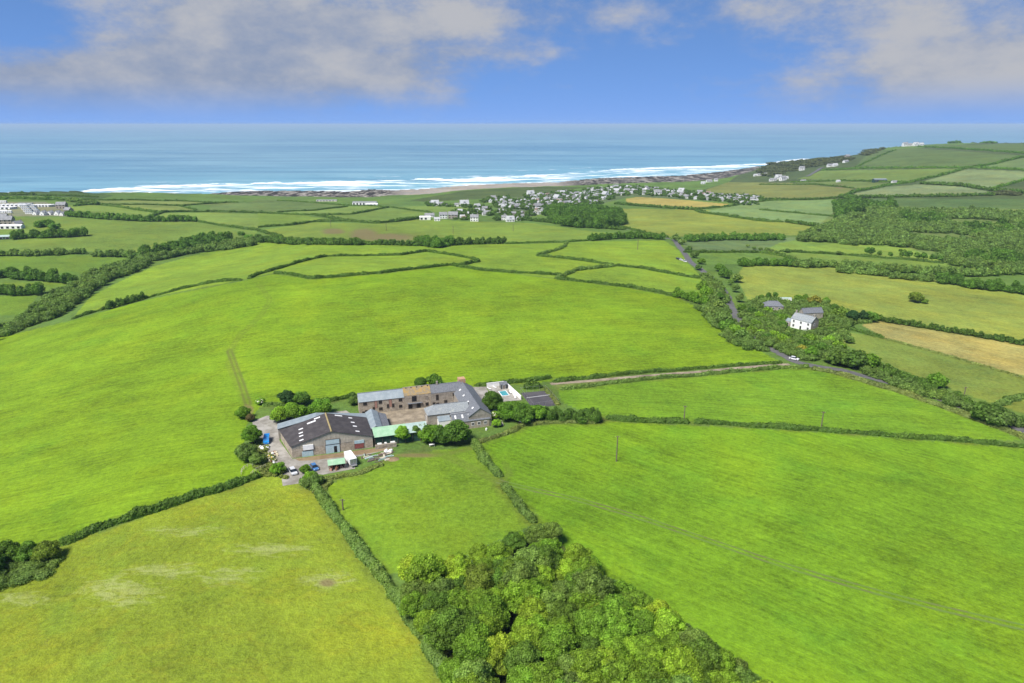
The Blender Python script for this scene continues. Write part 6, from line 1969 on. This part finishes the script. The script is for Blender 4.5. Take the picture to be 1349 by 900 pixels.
def fence(label, pts, h=1.2, step=2.0, mat='timber', rails=2):
    P = gpix(pts)
    q = resample(P, step)
    root = empty('fence', (*q[0], float(height(*q[0]))))
    tag(root, label, 'fence')
    o = np.r_[q[0], float(height(*q[0]))]
    loc = [Vector((*p, float(height(*p)))) - Vector(o) for p in q]
    for p in loc:
        mb = MB(); mb.box(p.x - .06, p.x + .06, p.y - .06, p.y + .06, p.z - .3, p.z + h); mb.build('post', M[mat], root)
    for a, b in zip(loc[:-1], loc[1:]):
        for k in range(rails):
            z = h * (.92 - .42 * k)
            mb = MB(); mb.tube(a + Vector((0, 0, z)), b + Vector((0, 0, z)), .045, k=4, caps=False); mb.build('rail', M[mat], root)


fence('curved pale fence at the edge of the pasture by the drive', [(318, 625), (319, 619), (325, 615), (334, 614), (340, 612)], 1.2, 1.6)
fence('short straight fence beside the drive end bushes', [(331, 627), (333, 622), (345, 618), (350, 616)], 1.2, 1.6)
fence('wire fence between the garden lawn and the smooth pasture', [(628, 586), (640, 580), (655, 577), (672, 571)], 1.0, 2.4, 'wood')


# ------------------------------------------------------------------ the white house beside the lane
HA = math.radians(-54)
g = gpix([(1041, 431)])[0]
r, ro = gabled('white_house', 'white two storey house with grey slate roof among trees by the lane', 'house', 12.0, 7.2, 5.2, 7.9, 'x', 'white', 'slate_pale', (g[0], g[1], g[2]), HA, .25, 'slate', gable_mat='stone')
dm = (12.0, 7.2)
for a in (1.2, 5.5, 9.8):
    opening(r, 'S', a, 3.3, 1.0, 1.3, dm, 'dark', 'window', 'white')
for a in (1.2, 9.8):
    opening(r, 'S', a, .8, 1.1, 1.4, dm, 'dark', 'window', 'white')
opening(r, 'S', 5.5, 0, 1.0, 2.1, dm, 'dark', 'door', 'white')
opening(r, 'E', 2.6, 3.0, .9, 1.2, dm, 'dark', 'window', 'white')
chimney(ro, .6, 3.6, 6.9, 9.1, .8); chimney(ro, 11.4, 3.6, 6.9, 9.1, .8)
def near(g, HA, x, y):
    p = np.array([g[0] + x * math.cos(HA) - y * math.sin(HA), g[1] + x * math.sin(HA) + y * math.cos(HA)])
    return (p[0], p[1], float(height(*p)))
go = gpix([(1058, 420)])[0]
r, ro = gabled('slate_outbuilding', 'long slate roofed outbuilding behind the white house', 'outbuilding', 12.5, 5.0, 3.2, 5.6, 'x', 'stone2', 'slate', tuple(go), math.radians(10), .2, 'slate')
opening(r, 'S', 2, 0, 1.2, 2, (12.5, 5), 'dark', 'door', 'white'); opening(r, 'S', 6, 1, 1.2, 1, (12.5, 5), 'dark', 'window', 'white')
r, ro = gabled('side_shed', 'small pale roofed shed against the end of the white house', 'shed', 3.6, 4.6, 2.6, 3.8, 'x', 'stone2', 'bluesheet', near(g, HA, -4.2, 1.2), HA, .15)
opening(r, 'S', 1.2, 0, 1.0, 2.0, (3.6, 4.6), 'dark', 'door', 'white')
g2 = gpix([(1006, 409)])[0]
r, ro = gabled('slate_bungalow', 'low dark slate bungalow half hidden by trees near the road', 'house', 11.5, 6.5, 2.8, 5.2, 'x', 'stone2', 'slate', (g2[0], g2[1], g2[2]), math.radians(-6), .3, 'slate', hip=(True, True))
for a in (1.5, 5, 8.5):
    opening(r, 'S', a, .9, 1.2, 1.2, (11.5, 6.5), 'dark', 'window', 'white')
g3 = gpix([(1028, 398)])[0]
r, ro = gabled('field_caravan', 'pale caravan beside the trees above the slate bungalow', 'caravan', 7.0, 2.6, 2.4, 2.8, 'x', 'white', 'mintsheet', (g3[0], g3[1], g3[2]), math.radians(-5), .05)
for a in (1, 3.2, 5.2):
    opening(r, 'S', a, 1.0, 1.0, .8, (7, 2.6), 'glass', 'window', 'white')


# ------------------------------------------------------------------ village, holiday park and headland houses
def house_meshes(L, D, eave, ridge, wall, roof, seed, chim=True, dormer=False):
    """wall mesh with its window and door openings, roof mesh, chimney mesh; centred on the origin"""
    x0, x1, y0, y1 = -L / 2, L / 2, -D / 2, D / 2
    W = MB()
    for ya, s in ((y0, 1), (y1, -1)):
        W.poly([(x0, ya, -1.5), (x1, ya, -1.5), (x1, ya, eave), (x0, ya, eave)][::s])
    for xa, s in ((x0, -1), (x1, 1)):
        W.poly([(xa, y0, -1.5), (xa, y1, -1.5), (xa, y1, eave), (xa, 0, ridge - .1), (xa, y0, eave)][::s])
    fl = 2 if eave > 4 else 1
    for f in range(fl):
        n = max(2, int(L / 3))
        for i in range(n):
            x = x0 + (i + .5) * L / n
            for ya, s in ((y0, -1), (y1, 1)):
                W.box(x - .65, x + .65, ya + min(0, s * .05), ya + max(0, s * .05), .8 + f * 2.6, 2.1 + f * 2.6, 1)
        for xa, s in ((x0, -1), (x1, 1)):
            W.box(xa + min(0, s * .05), xa + max(0, s * .05), -.7, .7, .8 + f * 2.6, 2.1 + f * 2.6, 1)
    wm = W.mesh('wall', [M[wall], M['glass']])
    R = MB(); o = .35; sl = (ridge - eave) / (D / 2); t = .15
    for s in (1, -1):
        q = [(s * (x0 - o), s * (y0 - o), eave - sl * o + t), (s * (x1 + o), s * (y0 - o), eave - sl * o + t), (s * (x1 + o), 0, ridge + t), (s * (x0 - o), 0, ridge + t)]
        R.slab(q, t)
    if dormer:
        zc = eave + (ridge - eave) * .35
        R.box(-1.1, 1.1, y0 * .82, -.4, zc, zc + 1.5)
    rm = R.mesh('roof', M[roof])
    cm = None
    if chim:
        C = MB(); C.box(x1 - 1.2, x1 - .4, -.4, .4, ridge - .6, ridge + 1.1); C.box(x1 - 1.3, x1 - .3, -.5, .5, ridge + 1.1, ridge + 1.3)
        cm = C.mesh('chimney', M['stone2'])
    return wm, rm, cm


M['rooflight_grey'] = mat_plain('light_grey_slate', (0.30, 0.315, 0.33), (0.42, 0.43, 0.44), 0.5, 0.8)
M['roof_mid'] = mat_plain('mid_grey_slate', (0.17, 0.175, 0.185), (0.26, 0.265, 0.275), 0.5, 0.8)
M['roof_brown'] = mat_plain('brown_tile', (0.17, 0.12, 0.10), (0.23, 0.17, 0.14), 0.5, 0.8)
HV = {}
HV['small white cottage with light grey roof'] = house_meshes(8.5, 6.5, 2.8, 5.4, 'white', 'rooflight_grey', 1)
HV['white two storey house with mid grey roof'] = house_meshes(9.5, 7.0, 5.0, 8.0, 'white', 'roof_mid', 2)
HV['long white bungalow with mid grey roof'] = house_meshes(13.0, 7.0, 2.8, 5.4, 'white', 'roof_mid', 3)
HV['cream house with brown tiled roof'] = house_meshes(10.0, 7.0, 4.8, 7.8, 'cream', 'roof_brown', 4)
HV['white house with steep light grey roof and dormer'] = house_meshes(10.5, 8.0, 3.2, 7.6, 'white', 'rooflight_grey', 5, True, True)
HV['stone house with dark slate roof'] = house_meshes(11.0, 7.5, 4.9, 8.2, 'stone2', 'roof_mid', 6)
HKEYS = list(HV)


def add_house(x, y, key, rz, where, cat='house', scale=1.0, group=None, label=None, name='village_house'):
    wm, rm, cm = HV[key]
    root = empty(name, (x, y, float(height(x, y))), rz)
    root.scale = (scale,) * 3
    link(bpy.data.objects.new('wall', wm), root)
    ro = link(bpy.data.objects.new('roof', rm), root)
    if cm:
        link(bpy.data.objects.new('chimney', cm), ro)
    lab = label or f'{key} {where}'
    tag(root, lab, cat, group or lab)
    return root


vr = np.random.default_rng(12)
vrr = random.Random(12)
VILLAGE = [
    ([(690, 285), (690, 276), (660, 274), (650, 268), (690, 262), (700, 257), (760, 251), (800, 247.5), (840, 246), (850, 252), (800, 262), (790, 268), (760, 273), (720, 276), (712, 284)], 16.5, 'in the main part of the village'),
    ([(838, 254), (850, 247.5), (880, 251), (930, 256), (975, 259), (1003, 262), (1003, 268), (985, 270.5), (960, 266), (905, 262), (850, 257)], 16.5, 'at the inland end of the village'),
    ([(603, 279), (640, 277), (662, 277), (690, 280), (690, 290), (650, 292), (612, 291)], 25, 'in the lower row of the village'),
    ([(556, 269.5), (590, 270), (640, 272), (640, 276), (590, 272.5), (556, 271.5)], 22, 'in the row behind the dunes'),
    ([(640, 263), (668, 260), (668, 268), (640, 275)], 20, 'in the cluster by the dunes'),
]
vill_pts = []
cand = []
for poly, sp, where in VILLAGE:
    cand += [(x, y, where) for (x, y) in poly_points(poly, sp, vr, 0.40) if math.sin(x * 0.045 + 0.7) * math.sin(y * 0.023 + x * 0.01) < 0.55]
cand.sort(key=lambda c: math.hypot(c[0], c[1]) + 40 * vrr.random())
rest = []
for i, (x, y, where) in enumerate(cand):
    ang = 0.35 * math.sin(x * 0.011) + 0.5 * math.sin(y * 0.006) + vrr.choice([0, 0, math.pi / 2]) + vrr.gauss(0, 0.15)
    key = vrr.choices(HKEYS, [6, 4, 3, 1.3, 4, 1.5])[0]
    sc_ = vrr.uniform(.55, .95) if vrr.random() > 0.05 else vrr.uniform(1.2, 1.5)
    vill_pts.append((x, y))
    if i < 292:
        add_house(x, y, key, ang, where, scale=sc_)
    else:
        rest.append((x, y, ang, sc_))
# the farthest houses, past the first 300, in one mesh
mb = MB()
for (x, y, a, k) in rest:
    z = float(height(x, y)); L_, D_, e_, r_ = 9 * k, 7 * k, 3.4 * k, 6.4 * k
    T = lambda u, v, w_: (x + u * math.cos(a) - v * math.sin(a), y + u * math.sin(a) + v * math.cos(a), z + w_)
    mb.hexa([T(-L_ / 2, -D_ / 2, -1.5), T(L_ / 2, -D_ / 2, -1.5), T(L_ / 2, D_ / 2, -1.5), T(-L_ / 2, D_ / 2, -1.5), T(-L_ / 2, -D_ / 2, e_), T(L_ / 2, -D_ / 2, e_), T(L_ / 2, D_ / 2, e_), T(-L_ / 2, D_ / 2, e_)], 0)
    for s_ in (-1, 1):
        mb.poly([T(s_ * L_ / 2 * .999, -D_ / 2, e_), T(s_ * L_ / 2 * .999, D_ / 2, e_), T(s_ * L_ / 2 * .999, 0, r_)], 0)
        q = [T(-L_ / 2 - .3, s_ * (D_ / 2 + .3), e_ - .2), T(L_ / 2 + .3, s_ * (D_ / 2 + .3), e_ - .2), T(L_ / 2 + .3, 0, r_), T(-L_ / 2 - .3, 0, r_)]
        mb.slab(q[::-1] if s_ > 0 else q, .15, vrr.choice([1, 2, 2]))
if rest:
    tag(mb.build('village_houses_beyond', [M['white'], M['rooflight_grey'], M['roof_mid']]), 'farthest white houses of the village towards the shore', kind='stuff')
# gardens between the houses
cs, rs, lfs = [], [], []
for (x, y) in vill_pts:
    for _ in range(6):
        a = vrr.uniform(0, 6.28); d = vrr.uniform(8, 15)
        xx, yy = x + math.cos(a) * d, y + math.sin(a) * d
        if min((xx - p) ** 2 + (yy - q) ** 2 for p, q in vill_pts) < 34:
            continue
        r_ = vrr.uniform(1.8, 4.8); hh = vrr.uniform(2.0, 7.0)
        cs.append((xx, yy, float(height(xx, yy)) + hh * .45)); rs.append((r_, r_, hh * .55)); lfs.append(math.hypot(xx, yy) * .0013)
cs = np.array(cs); og = cs.mean(0)
o = bpy.data.objects.new('village_gardens', lobes_mesh('village_gardens', cs - og, rs, np.array(lfs), 1.3, 5, window=1))
o.location = og; o.color = (*TONES['hedge'], 1); link(o); tag(o, 'garden trees and hedges between the village houses', kind='stuff')

SINGLE = [(566, 286, 'long white bungalow with mid grey roof', .1, 1.1, 'long white bungalow at the seaward end of the nearest village row'), (584, 288, 'white two storey house with mid grey roof', .2, 1.2, 'pale house beside the wide stone house in the nearest village row'), (597, 288, 'stone house with dark slate roof', 0, 1.25, 'wide stone house in the nearest village row'),
          (576, 291, 'small white cottage with light grey roof', .1, 1.0, 'small cottage below the long bungalow in the nearest village row'), (625, 291.5, 'white two storey house with mid grey roof', 0, 1.2, 'bright white house standing at the pasture edge below the village'), (672, 292, 'white house with steep light grey roof and dormer', .2, 1.1, 'white gabled house at the pasture edge nearest the copse'),
          (934, 240, 'long white bungalow with mid grey roof', .2, 1.2, 'white bungalow on the headland road, nearest the rocks'), (943, 239, 'white two storey house with mid grey roof', 0, 1.0, 'white house behind the rocky shore'), (926, 242.5, 'small white cottage with light grey roof', 0, 1.2, 'small cottage by the rocky shore'),
          (1001, 231.5, 'long white bungalow with mid grey roof', 0, 1.1, 'white bungalow under the headland cliff'), (1008, 231, 'small white cottage with light grey roof', 0, 1.2, 'small cottage under the headland cliff'), (995, 232, 'small white cottage with light grey roof', .2, 1.1, 'cottage at the seaward foot of the headland'),
          (1025, 236, 'white house with steep light grey roof and dormer', 0, 1.5, 'large white house group on the headland slope, gabled one'), (1031, 238, 'white two storey house with mid grey roof', .3, 1.5, 'white villa beside the gabled house on the headland slope'), (1018, 238.5, 'long white bungalow with mid grey roof', 0, 1.3, 'white bungalow below the villa on the headland slope'), (1035, 236, 'small white cottage with light grey roof', 0, 1.3, 'cottage right of the villa on the headland slope'),
          (1056, 224.5, 'white two storey house with mid grey roof', 0, 1.4, 'lone white house beside the headland road'), (1094, 219.5, 'long white bungalow with mid grey roof', .1, 1.4, 'white bungalow below the upper headland fields'), (1100, 219, 'small white cottage with light grey roof', .1, 1.4, 'cottage beside the bungalow below the upper headland fields'), (1114, 214, 'long white bungalow with mid grey roof', .4, 1.2, 'bungalow on the cliff path of the headland'), (1116, 208, 'stone house with dark slate roof', .2, 1.2, 'grey house high on the cliff side of the headland'),
          (1192, 193, 'white two storey house with mid grey roof', .1, 1.9, 'white house at the left of the hilltop hamlet'), (1199, 192.5, 'long white bungalow with mid grey roof', .1, 1.9, 'long white house in the hilltop hamlet'), (1206, 192.3, 'white house with steep light grey roof and dormer', .1, 1.8, 'gabled white house in the hilltop hamlet'), (1213, 192, 'small white cottage with light grey roof', .1, 2.0, 'cottage at the right of the hilltop hamlet'),
          (1104, 240, 'small white cottage with light grey roof', .1, .9, 'tiny white cottage beside the headland hedge'), (1178, 240.8, 'long white bungalow with mid grey roof', .1, .8, 'low white building beside the long green shed'), (1058, 239.5, 'long white bungalow with mid grey roof', 0, .9, 'grey sheds on the headland slope'),
          (68, 311, 'long white bungalow with mid grey roof', .1, .9, 'small white bungalow among trees below the holiday park'),
          (10, 296, 'stone house with dark slate roof', .2, 1.3, 'big slate roofed barn of the farmstead below the holiday park'), (4, 292, 'stone house with dark slate roof', .1, 1.2, 'second slate roofed barn of the farmstead below the holiday park'), (24, 299, 'stone house with dark slate roof', 1.2, .9, 'small slate roofed building of the farmstead below the holiday park'),
          (48, 283, 'white house with steep light grey roof and dormer', 1.5, .7, 'white gabled chalet at the left of the holiday park row'), (58, 283.5, 'white house with steep light grey roof and dormer', 1.5, .8, 'second white gabled chalet of the holiday park row'), (67, 283, 'white house with steep light grey roof and dormer', 1.5, .72, 'third white gabled chalet of the holiday park row'), (77, 283.5, 'white house with steep light grey roof and dormer', 1.5, .82, 'fourth white gabled chalet of the holiday park row'), (83, 284, 'white house with steep light grey roof and dormer', 1.5, .66, 'last white gabled chalet of the holiday park row'),
          (82, 275, 'stone house with dark slate roof', .1, 1.2, 'large dark roofed clubhouse of the holiday park'), (91, 281, 'stone house with dark slate roof', -.4, 1.0, 'dark slate roofed building at the end of the holiday park')]
for (px, py, key, rz, sc, lab) in SINGLE:
    g = gpix([(px, py)])[0]
    add_house(g[0], g[1], key, rz, '', scale=sc, label=lab, group=' ', name='detached_house')
for o in COL.objects:
    if o.get('group') == ' ':
        del o['group']
# long low sheds
def shed(px, py, L, D, h, wall, roof, rz, label, name='farm_shed'):
    g = gpix([(px, py)])[0]
    r, ro = gabled(name, label, 'shed', L, D, h, h + 1.5, 'x', wall, roof, (g[0] - L / 2, g[1], g[2]), rz, .2, base=-2)
    for i in range(int(L / 6)):
        opening(r, 'S', 1.5 + i * 6, .5, 3.0, h * .7, (L, D), 'dark', 'door', 'white')
shed(1160, 239.5, 26, 10, 4.5, 'darkgreen', 'bluesheet', .0, 'long green shed with pale roof on the headland slope')
shed(13, 302, 24, 8, 3.5, 'white', 'whitesheet', .1, 'long white roofed shed of the farmstead below the holiday park')
shed(6, 316, 14, 6, 3.0, 'darkgreen', 'mintsheet', .25, 'mossy roofed shed under the trees at the far left')
shed(480, 270.5, 44, 12, 5.0, 'white', 'roof_mid', .03, 'white beach building with dark roof beside the shore', 'beach_building')
shed(490, 271.5, 20, 8, 3.2, 'white', 'whitesheet', .03, 'low white beach cafe in front of the shore building', 'beach_building')
shed(430, 265.5, 40, 5, 1.8, 'cream', 'roof_mid', .02, 'long low cream hut row by the rocky shore', 'beach_building')
shed(560, 290, 16, 8, 4, 'white', 'whitesheet', .1, 'white barn at the seaward end of the nearest village row')


# static caravans of the holiday park, in rows
def caravan_meshes(wall, roof):
    W = MB(); W.box(-5.5, 5.5, -1.8, 1.8, .3, 2.9)
    for i in range(4):
        W.box(-4.6 + i * 2.6, -3.2 + i * 2.6, -1.86, -1.8, 1.3, 2.3, 1)
    W.box(-5.5, 5.5, -1.7, 1.7, -.6, .3, 1)
    R = MB()
    R.slab([(-5.7, -2.0, 2.95), (5.7, -2.0, 2.95), (5.7, 0, 3.6), (-5.7, 0, 3.6)], .1); R.slab([(5.7, 2.0, 2.95), (-5.7, 2.0, 2.95), (-5.7, 0, 3.6), (5.7, 0, 3.6)], .1)
    return W.mesh('wall', [M[wall], M['glass']]), R.mesh('roof', M[roof])
CV = {'white static caravan with white roof': caravan_meshes('white', 'whitesheet'), 'white static caravan with pale blue roof': caravan_meshes('white', 'bluesheet')}
def add_caravan(px, py, key, rz, where):
    g = gpix([(px, py)])[0]
    root = empty('static_caravan', g, rz)
    wm, rm = CV[key]
    link(bpy.data.objects.new('body', wm), root); link(bpy.data.objects.new('roof', rm), root)
    tag(root, f'{key} {where}', 'caravan', f'{key} {where}')
for i in range(5):
    for k in range(2):
        add_caravan(29.5 + i * 2.6 + k * 9, 270.5 + i * 2.9, 'white static caravan with pale blue roof', .05, 'in the stepped rows of the holiday park')
for i in range(9):
    add_caravan(-10 + i * 5.6, 272.0, 'white static caravan with white roof', 1.3, 'in the back row of the holiday park')
for i in range(6):
    add_caravan(46 + i * 4.2, 272.5, 'white static caravan with white roof', 1.3, 'in the row beside the clubhouse')
for i in range(6):
    add_caravan(-12 + i * 5.8, 275.5, 'white static caravan with white roof', 1.25, 'in the front row of the holiday park')
for i in range(4):
    add_caravan(-8 + i * 6, 280 + (i % 2), 'white static caravan with white roof', .2, 'on the lawn below the holiday park rows')
for i in range(3):
    add_caravan(-4 + i * 4, 267.5, 'white static caravan with white roof', .1, 'on the upper terrace of the holiday park')


# ------------------------------------------------------------------ sea air
mb = MB(); mb.box(-110000, 110000, -3000, 105000, -12, 176)
hm, w = mat_new('sea_air')
pv = w.n('ShaderNodeVolumePrincipled', {'Color': (0.56, 0.77, 1.0, 1), 'Density': 0.00005, 'Anisotropy': 0.0})
w.n('ShaderNodeOutputMaterial', {1: pv})
hz = mb.build('haze', hm)
tag(hz, 'pale blue sea haze', kind='stuff')
